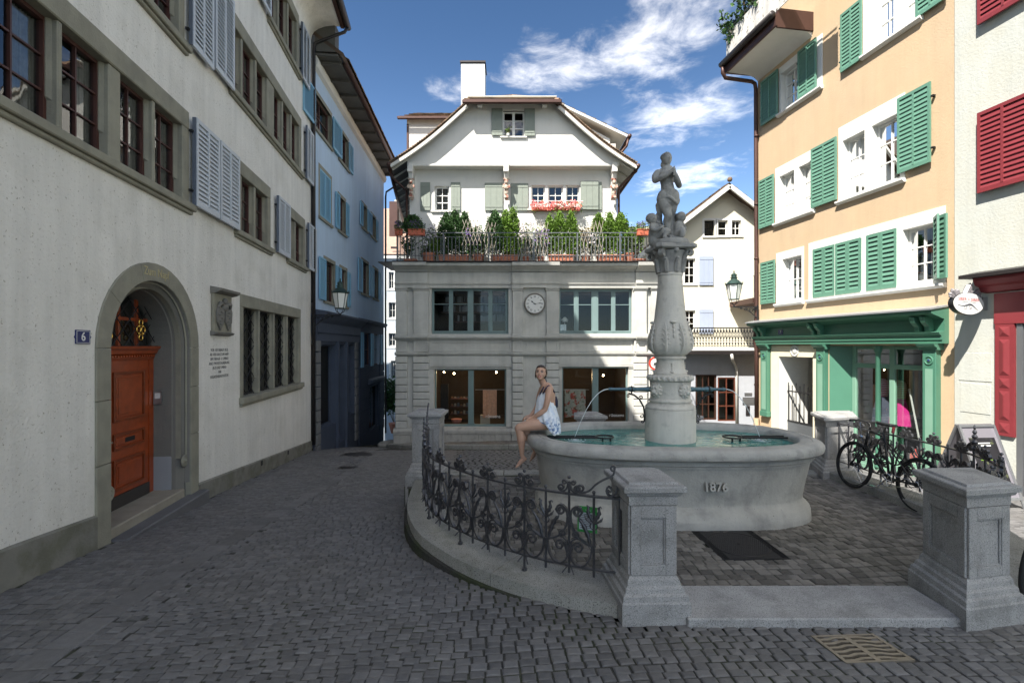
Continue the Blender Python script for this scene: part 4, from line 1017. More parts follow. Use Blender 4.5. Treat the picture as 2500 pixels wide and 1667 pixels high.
def shutter(parent, fr, s0, s1, z0, z1, d, mt, slats=1, cols=2, edge=None, tilt=.8, pitch=.055, th=.035, label=None, back=True, open_=False, swing=None):
    """louvred leaf lying at distance d from the wall: stiles, rails, centre stile and single slats"""
    f = fr
    if swing:                                        # leaf standing out from its hinge: (hinge s, angle)
        hs, an = swing; u = (fr.u.normalized()*math.cos(an)+fr.n*math.sin(an)); n2 = u.cross(Vector((0, 0, 1)));
        if n2.dot(fr.n) < 0: n2 = -n2
        L = (s1-s0)*fr.u.length; f = Fr(fr.pt(hs, d, 0), u*(1 if an == an else 1), n2); s0, s1, d = 0, L, 0
    k = 1/f.u.length; st = .048*k; mid = .036*k
    m = MB(); m.box(f, s0, s0+st, d, d+th, z0, z1); m.box(f, s1-st, s1, d, d+th, z0, z1)
    m.box(f, s0+st, s1-st, d+.001, d+th-.001, z0, z0+.075); m.box(f, s0+st, s1-st, d+.001, d+th-.001, z1-.06, z1)
    span = (s1-s0-2*st); colsx = []
    if cols == 2:
        c = (s0+s1)/2; m.box(f, c-mid/2, c+mid/2, d+.002, d+th+.004, z0+.075, z1-.06); colsx = [(s0+st, c-mid/2), (c+mid/2, s1-st)]
    else: colsx = [(s0+st, s1-st)]
    o = m.build('shutter', mt, parent, bevel=.0)
    if label: o['label'] = label
    if edge:
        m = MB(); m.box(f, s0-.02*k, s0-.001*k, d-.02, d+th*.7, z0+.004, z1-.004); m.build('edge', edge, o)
    if open_: pass
    elif back:
        m = MB(); m.box(f, s0+st*.9, s1-st*.9, d+.002, d+.006, z0+.07, z1-.055); m.build('backing', M_dark if back == 'dark' else mt, o)
    zz0, zz1 = z0+.075, z1-.06; nsl = max(3, int((zz1-zz0)/pitch)); ph = (zz1-zz0)/nsl
    for (a, b) in colsx:
        if slats == 2:                                # far leaf: slats joined
            mm = MB()
            for i in range(nsl):
                z = zz0+ph*i; mm.add([f.pt(a, d+.008, z+ph*.95), f.pt(b, d+.008, z+ph*.95), f.pt(b, d+th*.8, z+ph*.1), f.pt(a, d+th*.8, z+ph*.1)], [(0, 1, 2, 3)])
            mm.build('slats', mt, o, fixn=False, kind='stuff'); continue
        L = (b-a)*f.u.length; key = (round(L, 3), round(ph, 4), round(f.u.x, 3), round(f.u.y, 3), mt.name, tilt)
        if key not in SLATC:
            g = Fr((0, 0, 0), f.u, f.n); mm = MB(); hh = ph*(.62 if tilt > .5 else .45)*1.0; dd = th*.42
            h2 = (b-a)/2; t_ = .004
            P = []
            for s in (-h2, h2):
                P += [g.pt(s, dd, -hh-t_), g.pt(s, -dd, hh-t_), g.pt(s, -dd, hh+t_), g.pt(s, dd, -hh+t_+.003)]
            mm.add(P, [(0, 1, 2, 3), (7, 6, 5, 4), (0, 4, 5, 1), (1, 5, 6, 2), (2, 6, 7, 3), (3, 7, 4, 0)])
            me = mm.mesh('slat'); me.materials.append(mt); SLATC[key] = me
        for i in range(nsl): inst(SLATC[key], 'slat', o, f.pt((a+b)/2, d+th*.5, zz0+ph*(i+.5)))
    return o
def leafboard(parent, fr, s0, s1, z0, z1, d, mt, boards=3, label=None, battens=True):
    """solid boarded shutter: vertical boards with two battens"""
    o = None; m = MB(); m.box(fr, s0, s1, d, d+.018, z0, z1); o = m.build('shutter', mt, parent)
    if label: o['label'] = label
    w = (s1-s0)/boards
    for i in range(boards):
        m = MB(); m.box(fr, s0+i*w+.003, s0+(i+1)*w-.003, d+.018, d+.030, z0+.003, z1-.003); m.build('board', mt, o)
    if battens:
        for z in (z0+.12, z1-.16):
            m = MB(); m.box(fr, s0+.02, s1-.02, d+.030, d+.042, z, z+.05); m.build('batten', mt, o)
    return o
def window(parent, fr, s0, s1, z0, z1, d, mf, cols=2, rows=3, gl=None, fw=.05, mw=.022, leaves=1, back='dark', curtain=False, deep=.5, name='window', label=None, split=None):
    """frame with glazing bars, panes one by one and the room behind; s0..s1, z0..z1 is the opening, d the plane of the glass"""
    gl = gl or M_glassU; k = 1/fr.u.length; f_ = fw*k; m_ = mw*k; m = MB()
    m.box(fr, s0, s0+f_, d-.03, d+.03, z0, z1); m.box(fr, s1-f_, s1, d-.03, d+.03, z0, z1)
    m.box(fr, s0+f_, s1-f_, d-.029, d+.029, z0, z0+fw); m.box(fr, s0+f_, s1-f_, d-.029, d+.029, z1-fw, z1)
    a, b = s0+f_, s1-f_; c0, c1 = z0+fw, z1-fw
    for i in range(1, cols):
        x = a+(b-a)*i/cols; q = m_*(1.6 if leaves == 2 and i*2 == cols else .5); m.box(fr, x-q, x+q, d-.015, d+.022, c0, c1)
    Z = [c0+(c1-c0)*j/rows for j in range(rows+1)] if not split else [c0]+split+[c1]
    for z in Z[1:-1]: m.box(fr, a, b, d-.013, d+.018, z-mw/2, z+mw/2)
    o = m.build(name, mf, parent)
    if label: o['label'] = label
    for i in range(cols):
        for j in range(len(Z)-1):
            x0, x1 = a+(b-a)*i/cols, a+(b-a)*(i+1)/cols
            m = MB(); m.face([fr.pt(x0+m_*.3, d-.004, Z[j]+mw*.3), fr.pt(x1-m_*.3, d-.004, Z[j]+mw*.3), fr.pt(x1-m_*.3, d-.004, Z[j+1]-mw*.3), fr.pt(x0+m_*.3, d-.004, Z[j+1]-mw*.3)])
            m.build('pane', gl, o, fixn=False)
    if deep:
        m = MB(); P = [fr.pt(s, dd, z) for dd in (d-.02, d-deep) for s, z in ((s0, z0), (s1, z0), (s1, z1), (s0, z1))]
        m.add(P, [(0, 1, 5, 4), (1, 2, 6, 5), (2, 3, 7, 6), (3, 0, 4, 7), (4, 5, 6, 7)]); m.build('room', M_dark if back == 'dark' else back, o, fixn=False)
    if curtain:
        for (e0, e1) in (((a, a+(b-a)*.36), (b-(b-a)*.36, b)) if curtain == 2 else ((a, b),)):
            m = MB(); n = 24; P = []
            for i in range(n+1):
                t = e0+(e1-e0)*i/n; dd = d-.07+.018*math.sin(i*1.9); P += [fr.pt(t, dd, z0+fw), fr.pt(t, dd, z1-fw)]
            m.add(P, [(2*i, 2*i+2, 2*i+3, 2*i+1) for i in range(n)]); m.build('curtain', M_curt, o, smooth=True, fixn=False)
    return o
def downpipe(fr, s, d, z0, z1, rr, mt, parent, top=None):
    m = MB(); pts = [fr.pt(s, d, z0), fr.pt(s, d, z1)]
    if top: pts += [fr.pt(*t) for t in top]
    m.tube(pts, rr, 10)
    z = z0+1.2
    while z < z1: m.tube([fr.pt(s, d, z-.02), fr.pt(s, d, z+.02)], rr*1.25, 10); z += 1.9
    return m.build('downpipe', mt, parent, smooth=True)

# ================================================================ LEFT HOUSE (No. 6)
LH = thing('town_house', 'tall off-white rendered house with arched wooden door number 6, along the left', 'house', (-5, 6, 0))
EZ = 10.75                                            # eave springing
S0, S1 = -7.0, 13.76
rowA = [(3.98, 4.48), (4.72, 5.22), (5.66, 6.06), (6.32, 6.72)]
# glass openings behind stone surrounds are given as surround boxes (s0,s1,z0,z1) with lights
groups = [
    ('A', 3.80, 7.10, 4.03, 5.48, [(3.95, 4.70), (4.76, 5.42), (5.62, 6.24), (6.30, 6.92)]),
    ('A', 8.68, 10.48, 4.06, 5.48, [(8.74, 8.95), (9.02, 9.62), (9.70, 10.32)]),
    ('A', 11.58, 13.12, 4.08, 5.48, [(11.66, 12.28), (12.36, 12.98)]),
    ('B', 4.75, 6.98, 6.30, 7.85, [(4.85, 5.5), (5.58, 6.2), (6.28, 6.84)]),
    ('B', 8.44, 12.78, 6.50, 8.04, [(8.50, 9.00), (9.07, 9.68), (9.75, 10.33), (10.76, 11.30), (11.38, 11.95), (12.03, 12.60)]),
    ('C', 10.3, 12.55, 9.00, 10.62, [(10.42, 11.0), (11.08, 11.7), (11.78, 12.38)]),
    ('C', 4.2, 8.0, 9.0, 10.6, []),
    ('G', 8.90, 12.72, .98, 3.02, [(9.05, 9.86), (9.93, 10.74), (10.80, 11.66), (11.72, 12.55)]),
]
CS, CZ, RO, RI = 6.27, 2.03, 1.09, .86                # portal centre, springing, outer and inner radius
holes = [(g[1], g[2], g[3], g[4], .02) for g in groups if g[5]] + [(CS-RO, CS+RO, -1.2, CZ+RO, .02)]
wall(FL, S0, S1, -1.6, EZ, holes, .02, M_plL, LH)
# coved soffit, end wall and roof mass with an added cross gable for shade
m = MB(); n = 8; prof = [(0, EZ), (.02, EZ+.12), (.08, EZ+.24), (.2, EZ+.34), (.38, EZ+.41), (.62, EZ+.45), (.86, EZ+.46), (.86, EZ+.50), (0, EZ+.50)]
m.profile(FL, prof, S0, S1+.0); auto_smooth(m.build('cove', M_plL, LH), 50)
m = MB(); m.profile(FL, [(.80, EZ+.44), (.90, EZ+.43), (.92, EZ+.52), (.80, EZ+.56)], S0, S1+.05); m.build('fascia', M_copper, LH)
m = MB()
for i in range(2):
    pts = [FL.pt(S0, 1.0, EZ+.50), FL.pt(S1+.10, 1.0, EZ+.50)]
m.tube(pts, .085, 12); gut = m.build('gutter', M_gutD, LH, smooth=True)
m = MB(); m.tube([FL.pt(S1-.02, 1.0, EZ+.44), FL.pt(S1-.02, .92, EZ+.30), FL.pt(S1-.02, .25, EZ-.02), FL.pt(S1-.02, .10, EZ-.10), FL.pt(S1-.02, .08, EZ-.3), FL.pt(S1-.02, .08, -.75)], .045, 10)
m.build('downpipe', M_gutD, LH, smooth=True)
m = MB(); P = [FL.pt(S1, 0, -1.6), FL.pt(S1, -9, -1.6), FL.pt(S1, -9, EZ+.2), FL.pt(S1, 0, EZ+.2)]; m.face(P); m.face([FL.pt(S1, .0, EZ), FL.pt(S1, -9, EZ), FL.pt(S1, -4.5, EZ+4.6)])
m.face([FL.pt(S1, -.002, EZ-.1), FL.pt(S1, -9, EZ+.4), FL.pt(S0, -9, EZ+.4), FL.pt(S0, -.002, EZ-.1)])
m.build('end_wall', M_plL, LH, fixn=False)
def roof_slab(parent, P4, th, mt, name='roof'):
    """P4 eave-left, eave-right, ridge-right, ridge-left"""
    a, b, c, d = [Vector(p) for p in P4]; n_ = (b-a).cross(d-a).normalized()
    if n_.z < 0: n_ = -n_
    m = MB(); m.add([a, b, c, d]+[p-n_*th for p in (a, b, c, d)], [(0, 1, 2, 3), (7, 6, 5, 4), (0, 4, 5, 1), (1, 5, 6, 2), (2, 6, 7, 3), (3, 7, 4, 0)])
    return m.build(name, mt, parent), n_
roof_slab(LH, [FL.pt(S0, 1.02, EZ+.56), FL.pt(S1+.1, 1.02, EZ+.56), FL.pt(S1+.1, -4.5, EZ+5.0), FL.pt(S0, -4.5, EZ+5.0)], .12, M_tile)
# added cross gable above the frame, shaped to shade the centre house and terrace
m = MB(); gp = [(13.2, EZ+.5), (10.6, EZ+5.2), (9.0, EZ+5.6), (-5.5, EZ+5.6), (-6.8, EZ+.5)]
m.prism(FL, gp, .75, -4.2); m.build('added_shade_gable', M_plL, LH)
# cement plinth following the street
m = MB(); pts = []; n = 40
segs = [(S0, CS-RO), (CS+RO, S1)]
for a, b in segs:
    V = []; F = []
    k = 24
    for i in range(k+1):
        s = a+(b-a)*i/k; p0 = FL.pt(s, 0, 0); g = G(p0.x, p0.y)
        ht = .34 if s < 6 else .27
        for d_, z in ((.03, g-.3), (.03, g+ht), (.0, g+ht+.02), (-.02, g+ht+.02)): V.append(FL.pt(s, d_, z))
    for i in range(k):
        for q in range(3): F.append((i*4+q, i*4+4+q, i*4+5+q, i*4+1+q))
    m.add(V, F); F = []
m.build('plinth', M_plin, LH, fixn=True)
for s in (9.9, 11.6):
    p0 = FL.pt(s, 0, 0); m = MB(); m.box(FL, s-.05, s+.05, .031, .034, G(p0.x, p0.y)+.17, G(p0.x, p0.y)+.27); m.build('vent', M_dark, LH)
def stone_group(g, sill_proj=.09):
    kind, a, b, z0, z1, lights = g
    if not lights: return
    fw_ = .17 if kind != 'G' else .16
    m = MB(); DP_ = .17 if kind == 'G' else .15
    # front face of the surround with bevelled inner edge: jambs, head, mullions
    z_l0 = z0+.10 if kind != 'G' else z0+.12; z_l1 = z1-(.26 if kind != 'G' else .24)
    edges = [a]+[x for l in lights for x in l]+[b]
    m.box(FL, a, b, -DP_, .012, z_l1, z1)
    for i in range(0, len(edges), 2):
        e0, e1 = edges[i], edges[i+1]
        m.box(FL, e0, e1, -DP_, .011 if i in (0, len(edges)-2) else -.01, z_l0, z_l1)
    sr = m.build('window_surround', M_sand, LH, bevel=.012)
    m = MB(); m.box(FL, a-.04, b+.06, -.30, sill_proj, z0, z_l0); m.box(FL, a-.02, b+.04, -.02, sill_proj-.04, z0-.05, z0); m.build('sill', M_sand, LH, bevel=.012)
    for l0, l1 in lights:                            # hollow chamfer strips each side of a light
        for x, sg in ((l0, 1), (l1, -1)):
            m = MB()
            zb = z_l0+.30
            m.add([FL.pt(x, -.06, zb), FL.pt(x+sg*.022, -.10, zb+.03), FL.pt(x+sg*.022, -.10, z_l1), FL.pt(x, -.06, z_l1), FL.pt(x, -DP_, zb), FL.pt(x+sg*.022, -DP_, zb+.03), FL.pt(x+sg*.022, -DP_, z_l1), FL.pt(x, -DP_, z_l1)],
                  [(0, 1, 2, 3), (4, 7, 6, 5), (0, 4, 5, 1), (1, 5, 6, 2), (0, 3, 7, 4)])
            m.build('hollow_moulding', M_sand, sr)
        if kind == 'G':
            w = window(LH, FL, l0, l1, z_l0, z_l1, -.17, M_dark, cols=1, rows=1, deep=.7, fw=.03, gl=M_glassU)
            m = MB(); k_ = (z_l1-z_l0)/7; u0, u1 = l0+.03, l1-.03
            dz = .34
            for i in range(-3, 9):
                za = z_l0+i*dz
                for (xa, xb) in ((u0, u1), (u1, u0)):
                    p, q = (xa, za), (xb, za+.62); t0 = max(0, (z_l0-p[1])/.62); t1 = min(1, (z_l1-p[1])/.62)
                    if t1 <= t0: continue
                    m.tube([FL.pt(p[0]+(q[0]-p[0])*t, -.10, p[1]+.62*t) for t in (t0, t1)], .009, 5)
            m.build('grille', M_ironB, w)
        else:
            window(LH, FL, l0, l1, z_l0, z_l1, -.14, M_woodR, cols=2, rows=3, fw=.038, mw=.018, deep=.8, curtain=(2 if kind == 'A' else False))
for g in groups: stone_group(g)
# shutters of the left house
LS = [(3.35, 3.78, 4.10, 5.42), (7.12, 7.86, 4.12, 5.42), (7.90, 8.64, 4.12, 5.42), (10.74, 11.55, 4.14, 5.40), (13.2, 13.95, 4.16, 5.42),
      (7.02, 7.66, 6.42, 7.98), (7.72, 8.42, 6.50, 8.04), (13.02, 13.66, 6.56, 8.0), (9.55, 10.25, 9.04, 10.5), (12.60, 13.25, 9.05, 10.5)]
for i, (a, b, c, d_) in enumerate(LS):
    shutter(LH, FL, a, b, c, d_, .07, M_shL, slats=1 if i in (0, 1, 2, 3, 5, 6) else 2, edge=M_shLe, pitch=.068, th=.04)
    m = MB(); m.box(FL, a-.06, a+.0, .02, .07, c+.2, c+.23); m.box(FL, a-.06, a, .02, .07, d_-.23, d_-.2); m.build('hinge', M_ironB, LH)
# portal
m = MB()
def arc(R0, k, n=20): return (CS+R0*math.cos(math.pi-math.pi*k/n), CZ+R0*math.sin(math.pi-math.pi*k/n))
def gz(s): p = FL.pt(s, 0, 0); return G(p.x, p.y)
cuts = [0, 4, 8, 12, 16, 20]
for ci in range(5):                                  # voussoirs
    m = MB(); k0, k1 = cuts[ci], cuts[ci+1]; poly = [arc(RO, k) for k in range(k0, k1+1)]+[arc(RI, k) for k in range(k1, k0-1, -1)]
    m.prism(FL, poly, -.06, .022); m.build('arch_stone', M_sand, LH, bevel=.006)
for sg in (-1, 1):
    zs = [gz(CS+sg*1.0)-.25, .75, 1.45, CZ]
    for j in range(3):
        m = MB(); e0, e1 = sorted((CS+sg*RI, CS+sg*RO)); m.box(FL, e0, e1, -.06, .022, zs[j]+.003, zs[j+1]-.003); m.build('jamb_stone', M_sand, LH, bevel=.006)
# corner fill between the arch and the square hole in the plaster
m = MB()
for half in (range(0, 10), range(10, 20)):
    hc = (CS-RO, CZ+RO) if half[0] == 0 else (CS+RO, CZ+RO)
    for k in half: m.face([FL.pt(*[(arc(RO, k)[0])], 0, arc(RO, k)[1]), FL.pt(arc(RO, k+1)[0], 0, arc(RO, k+1)[1]), FL.pt(hc[0], 0, hc[1])])
m.build('wall_spandrel', M_plL, LH, fixn=False)
# splayed reveal: roll moulding, steps back to the door plane
def archsweep(prof, zb, mt, name, zbr=None):         # prof: (radius, d)
    m = MB(); n = 24; V = []; F = []; pl_ = []
    pl_.append(('L', zb)); 
    path = [(-1, zb)]+[(k, None) for k in range(n+1)]+[(-2, zb if zbr is None else zbr)]
    for kk, z in path:
        for Rr, d_ in prof:
            if kk == -1: V.append(FL.pt(CS-Rr, d_, z))
            elif kk == -2: V.append(FL.pt(CS+Rr, d_, z))
            else: a = math.pi-math.pi*kk/n; V.append(FL.pt(CS+Rr*math.cos(a), d_, CZ+Rr*math.sin(a)))
    q = len(prof)
    for i in range(len(path)-1):
        for k in range(q-1): F.append((i*q+k, i*q+k+1, i*q+q+k+1, i*q+q+k))
    m.add(V, F); return m.build(name, mt, LH, smooth=False, fixn=False)
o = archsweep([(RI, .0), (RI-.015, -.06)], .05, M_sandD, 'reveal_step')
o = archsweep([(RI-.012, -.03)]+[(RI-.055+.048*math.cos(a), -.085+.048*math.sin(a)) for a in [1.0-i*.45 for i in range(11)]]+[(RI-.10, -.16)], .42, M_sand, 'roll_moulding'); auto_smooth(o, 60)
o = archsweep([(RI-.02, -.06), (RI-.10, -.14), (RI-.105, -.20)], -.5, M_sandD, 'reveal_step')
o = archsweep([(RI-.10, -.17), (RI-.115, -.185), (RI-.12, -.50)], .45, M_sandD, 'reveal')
for e_ in (CS+RI-.122, CS-RI+.10): m = MB(); m.box(FL, e_, e_+.022, -.48, -.19, -.3, .46); m.build('reveal_base', mat('reveal_grey_base', (.30, .31, .33), .8, var=.05), LH)
for sg in (-1, 1):                                   # scroll stops of the roll
    m = MB(); c = FL.pt(CS+sg*(RI-.055), -.05, .43)
    for rr in (.075, .055, .03): m.ring(c+Vector((.01, 0, -.05)), rr, .016, FL.n, 16, 6)
    m.ball(c+Vector((.015, 0, -.05)), (.03, .03, .03), 8, 6); m.build('scroll_stop', M_sand, LH, smooth=True)
text('Zum Napf', .15, 'inscription', mat('inscription_gold', (.42, .36, .20), .6), frM(FL, CS-.0, .0235, CZ+.965, 1) @ Matrix.Rotation(0, 4, 'Z'), LH, ext=.003, xs=.9)
# door
DD = -.42; DZ = -.02
dr_ = MB(); Lf, Rt = CS-.74, CS+.74
dz1 = 1.86
m = MB(); m.box(FL, Lf, Lf+.13, DD-.06, DD, DZ, dz1); m.box(FL, Rt-.10, Rt, DD-.06, DD, DZ, dz1); m.build('door_frame', M_door, LH)
# left narrow fixed leaf and right opening leaf
def panel_door(a, b, nm, label=None):
    m = MB(); m.box(FL, a, b, DD-.05, DD-.012, DZ+.14, dz1); d0 = m.build(nm, M_door, LH)
    if label: d0['label'] = label
    m = MB(); m.box(FL, a+.01, b-.01, DD-.05, DD+.01, DZ, DZ+.16); m.build('kick_plate', mat('kick_plate_dark', (.035, .03, .028), .5), d0)
    w = b-a; rail_ = .11*min(1, w/.6)
    pans = [(1.08, 1.72), (.72, .93), (.20, .60)] if w > .5 else [(1.0, 1.7), (.25, .85)]
    for z0, z1 in pans:
        m = MB(); e0, e1 = a+rail_, b-rail_
        for (q0, q1, w0, w1, hh) in ((e0, e0+.03, z0, z1, .012), (e1-.03, e1, z0, z1, .012), (e0+.03, e1-.03, z0, z0+.03, .0125), (e0+.03, e1-.03, z1-.03, z1, .0125)): m.box(FL, q0, q1, DD-.012, DD+hh, w0, w1)
        m.build('panel_moulding', M_doorD, d0, bevel=.004)
        m = MB(); e0 += .055; e1 -= .055; m.box(FL, e0, e1, DD-.012, DD+.004, z0+.055, z1-.055)
        if z1-z0 > .3: m.box(FL, e0+.03, e1-.03, DD+.004, DD+.012, z0+.09, z1-.09)
        m.build('panel', M_door, d0, bevel=.006)
    return d0
d1 = panel_door(Lf+.13, Lf+.44, 'side_leaf')
d2 = panel_door(Lf+.52, Rt-.10, 'door', 'varnished orange wood door leaf with raised panels and letter slot')
m = MB(); m.box(FL, Lf+.44, Lf+.52, DD-.05, DD+.03, DZ+.02, dz1-.06); m.lathe(FL.pt(Lf+.48, DD+.035, DZ+.2), [(.028, 0), (.022, .05), (.025, .3), (.02, 1.35), (.03, 1.4)], 10); m.build('door_post', M_door, LH, bevel=.004)
m = MB(); c = Lf+.52+(Rt-.10-Lf-.52)/2; m.box(FL, c-.10, c+.10, DD-.010, DD+.006, .795, .855); m.build('letter_slot', M_ironB, d2)
m = MB(); p = FL.pt(Lf+.40, DD+.02, .86); m.tube([p, p+FL.n*.05, p+FL.n*.055+Vector(FL.u)*.09], .009, 6); m.box(FL, Lf+.385, Lf+.415, DD-.01, DD+.012, .72, .96); m.build('door_handle', M_chr, d1)
m = MB(); prof = [(-.06, dz1), (-.0, dz1), (.02, dz1+.04), (.02, dz1+.07), (.05, dz1+.09), (.06, dz1+.13), (.09, dz1+.16), (.10, dz1+.19), (-.06, dz1+.19)]
m.profile(FL, [(DD+a_, b_) for a_, b_ in prof], Lf+.0, Rt-.0)
for i in range(26): m.box(FL, Lf+.05+i*.054, Lf+.075+i*.054, DD+.02, DD+.045, dz1+.045, dz1+.07)
m.build('door_cornice', M_door, LH)
m = MB(); m.box(FL, Lf, Rt, DD-.10, DD-.08, dz1+.15, CZ+RI); m.build('fanlight_room', M_dark, LH)
fl = MB()
fl.face([FL.pt(CS+ .75*math.cos(t), DD-.03, CZ+.75*math.sin(t)) for t in [math.pi*i/16 for i in range(17)]]); fanl = fl.build('fanlight', M_glassU, LH, fixn=False)
m = MB()
for x in (-.37, 0, .37): m.box(FL, CS+x-.022, CS+x+.022, DD-.03, DD-.0, CZ+.02, CZ+math.sqrt(.75**2-x*x))
m.box(FL, CS-.6, CS+.6, DD-.03, DD-.002, CZ+.36, CZ+.40); m.build('glazing_bar', M_door, fanl)
m = MB()
for i in range(-6, 7):
    for sg in (-1, 1):
        pts = []
        for t in [j/10 for j in range(11)]:
            x = i*.25+sg*t*.8; z = t*.8
            if x*x+z*z < .73**2: pts.append(FL.pt(CS+x, DD+.05, CZ+z))
        if len(pts) > 1: m.tube([pts[0], pts[-1]], .007, 5)
m.box(FL, Lf, Rt, DD+.03, DD+.06, CZ-.0, CZ+.025); m.build('fan_grille', M_ironB, LH)
for cx in (-.33, .33):
    m = MB(); c = FL.pt(CS+cx, DD+.065, CZ+.24); ux = FL.u.normalized(); uz = Vector((0, 0, 1))
    for (ox, oz, rr) in ((-.05, .0, .042), (.05, .0, .042), (0, .10, .04), (0, -.10, .04)) if cx > 0 else ((-.045, -.09, .045), (.045, -.09, .045), (0, .02, .085), (0, .17, .035)):
        m.ring(c+ux*ox+uz*oz, rr, .009, FL.n, 18, 6)
    if cx > 0:
        for ox, oz in ((-.045, .05), (.045, .05), (-.045, -.05), (.045, -.05)): m.ball(c+ux*ox+uz*oz, .018, 8, 6)
    else:
        for i in range(6): m.ball(c+ux*(.085*math.cos(i-1))+uz*(.02+.085*math.sin(i-1)), .02, 8, 6)
    m.build('gilt_ornament', M_gold, LH, smooth=True)
m = MB(); m.box(FL, CS+.62, CS+.745, DD+.13, DD+.26, 1.28, 1.42) 
m = MB(); f2 = Fr(FL.pt(CS+RI-.125, -.35, 0), (FL.n), (-FL.u.normalized())); m.box(f2, -.06, .05, 0, .02, 1.22, 1.40); bl = m.build('bell_plate', M_silver, LH)
m = MB(); m.box(f2, -.04, .03, .02, .024, 1.30, 1.38); m.build('name_card', M_white, bl)
# steps
m = MB(); m.box(FL, CS-.84, CS+.80, -.62, -.03, -.35, DZ-.002); m.build('upper_step', mat('step_sandstone_worn', (.30, .27, .215), .8, var=.25, streak=.1), LH, bevel=.015)
m = MB(); m.box(FL, CS-.83, CS+1.12, -.04, .16, -.7, -.135); m.build('lower_step', mat('step_slate', (.12, .12, .125), .7, var=.2, bump=.3), LH, bevel=.015)
# things on the wall
pq = thing('coat_of_arms_relief', 'weathered stone relief of two shields on the wall between door and barred window', 'relief', FL.pt(8.1, 0, 2.2))
m = MB(); m.box(FL, 7.78, 8.44, .0, .05, 2.27, 2.92); m.build('slab', M_sand, pq, bevel=.01)
m = MB(); m.profile(FL, [(0, 2.90), (.10, 2.92), (.16, 2.95), (.17, 2.99), (.0, 3.02)], 7.76, 8.50, 0); m.build('cornice', M_sandD, pq)
m = MB(); m.profile(FL, [(0, 2.22), (.07, 2.24), (.09, 2.27), (.0, 2.30)], 7.76, 8.46, 0); m.build('ledge', M_sandD, pq)
m = MB()
for c0 in (7.96, 8.26):
    sh = [(c0-.13, 2.62), (c0-.10, 2.68), (c0+.10, 2.68), (c0+.13, 2.62), (c0+.11, 2.45), (c0, 2.31), (c0-.11, 2.45)]
    m.prism(FL, sh, .05, .085)
    for q in range(5): m.ball(FL.pt(c0+random.uniform(-.07, .07), .088, 2.42+.05*q), (.022, .03, .022), 6, 5)
m.ball(FL.pt(8.11, .08, 2.80), (.04, .05, .055), 10, 7); m.ball(FL.pt(8.11, .07, 2.70), (.05, .10, .07), 10, 7)
for sg in (-1, 1): m.tube([FL.pt(8.11+sg*.05, .07, 2.74), FL.pt(8.11+sg*.18, .09, 2.76), FL.pt(8.11+sg*.23, .07, 2.68)], [.03, .035, .02], 6)
m.build('shields', M_sandD, pq, bevel=.006)
hn = thing('house_number_sign', 'navy enamel house number sign reading 6 with white border, left of the door', 'sign', FL.pt(5.0, 0, 2.1))
zc_ = 2.145
m = MB(); m.box(FL, 4.90, 5.10, 0, .012, zc_-.072, zc_+.072); m.prism(FL, [(4.90, zc_-.02), (4.885, zc_), (4.90, zc_+.02)], 0, .011); m.prism(FL, [(5.10, zc_-.02), (5.115, zc_), (5.10, zc_+.02)], 0, .011); m.build('plate', M_blue, hn)
m = MB()
for (a, b, c, d_) in ((4.908, 4.912, zc_-.062, zc_+.062), (5.088, 5.092, zc_-.062, zc_+.062), (4.912, 5.088, zc_-.062, zc_-.058), (4.912, 5.088, zc_+.058, zc_+.062)): m.box(FL, a, b, .012, .0135, c, d_)
m.build('border', M_white, hn)
text('6', .125, 'number', M_white, frM(FL, 5.0, .0125, zc_), hn, ext=.001, bold=.002)
wt = thing('wall_inscription', 'seven lines of small dark painted lettering on the wall below the stone relief', 'inscription', FL.pt(8.1, 0, 1.5))
M_ink = mat('faded_ink', (.10, .10, .10), .9)
for i, s_ in enumerate(['VOR 1357 ERBAUT (N.7)', 'AB 1450 HAUS ZUM NAPF', 'UM 1700 AUF- U. UMBAU', 'ANO 1944 RESTAURIERUNG', '(N.7) UND UMBAU', '1980', 'FASSADENRENOVATION']):
    t_ = text(s_, .068, 'text_line', M_ink, frM(FL, 8.09, .002, 1.985-.073*i), wt, ext=.0008, xs=.88)

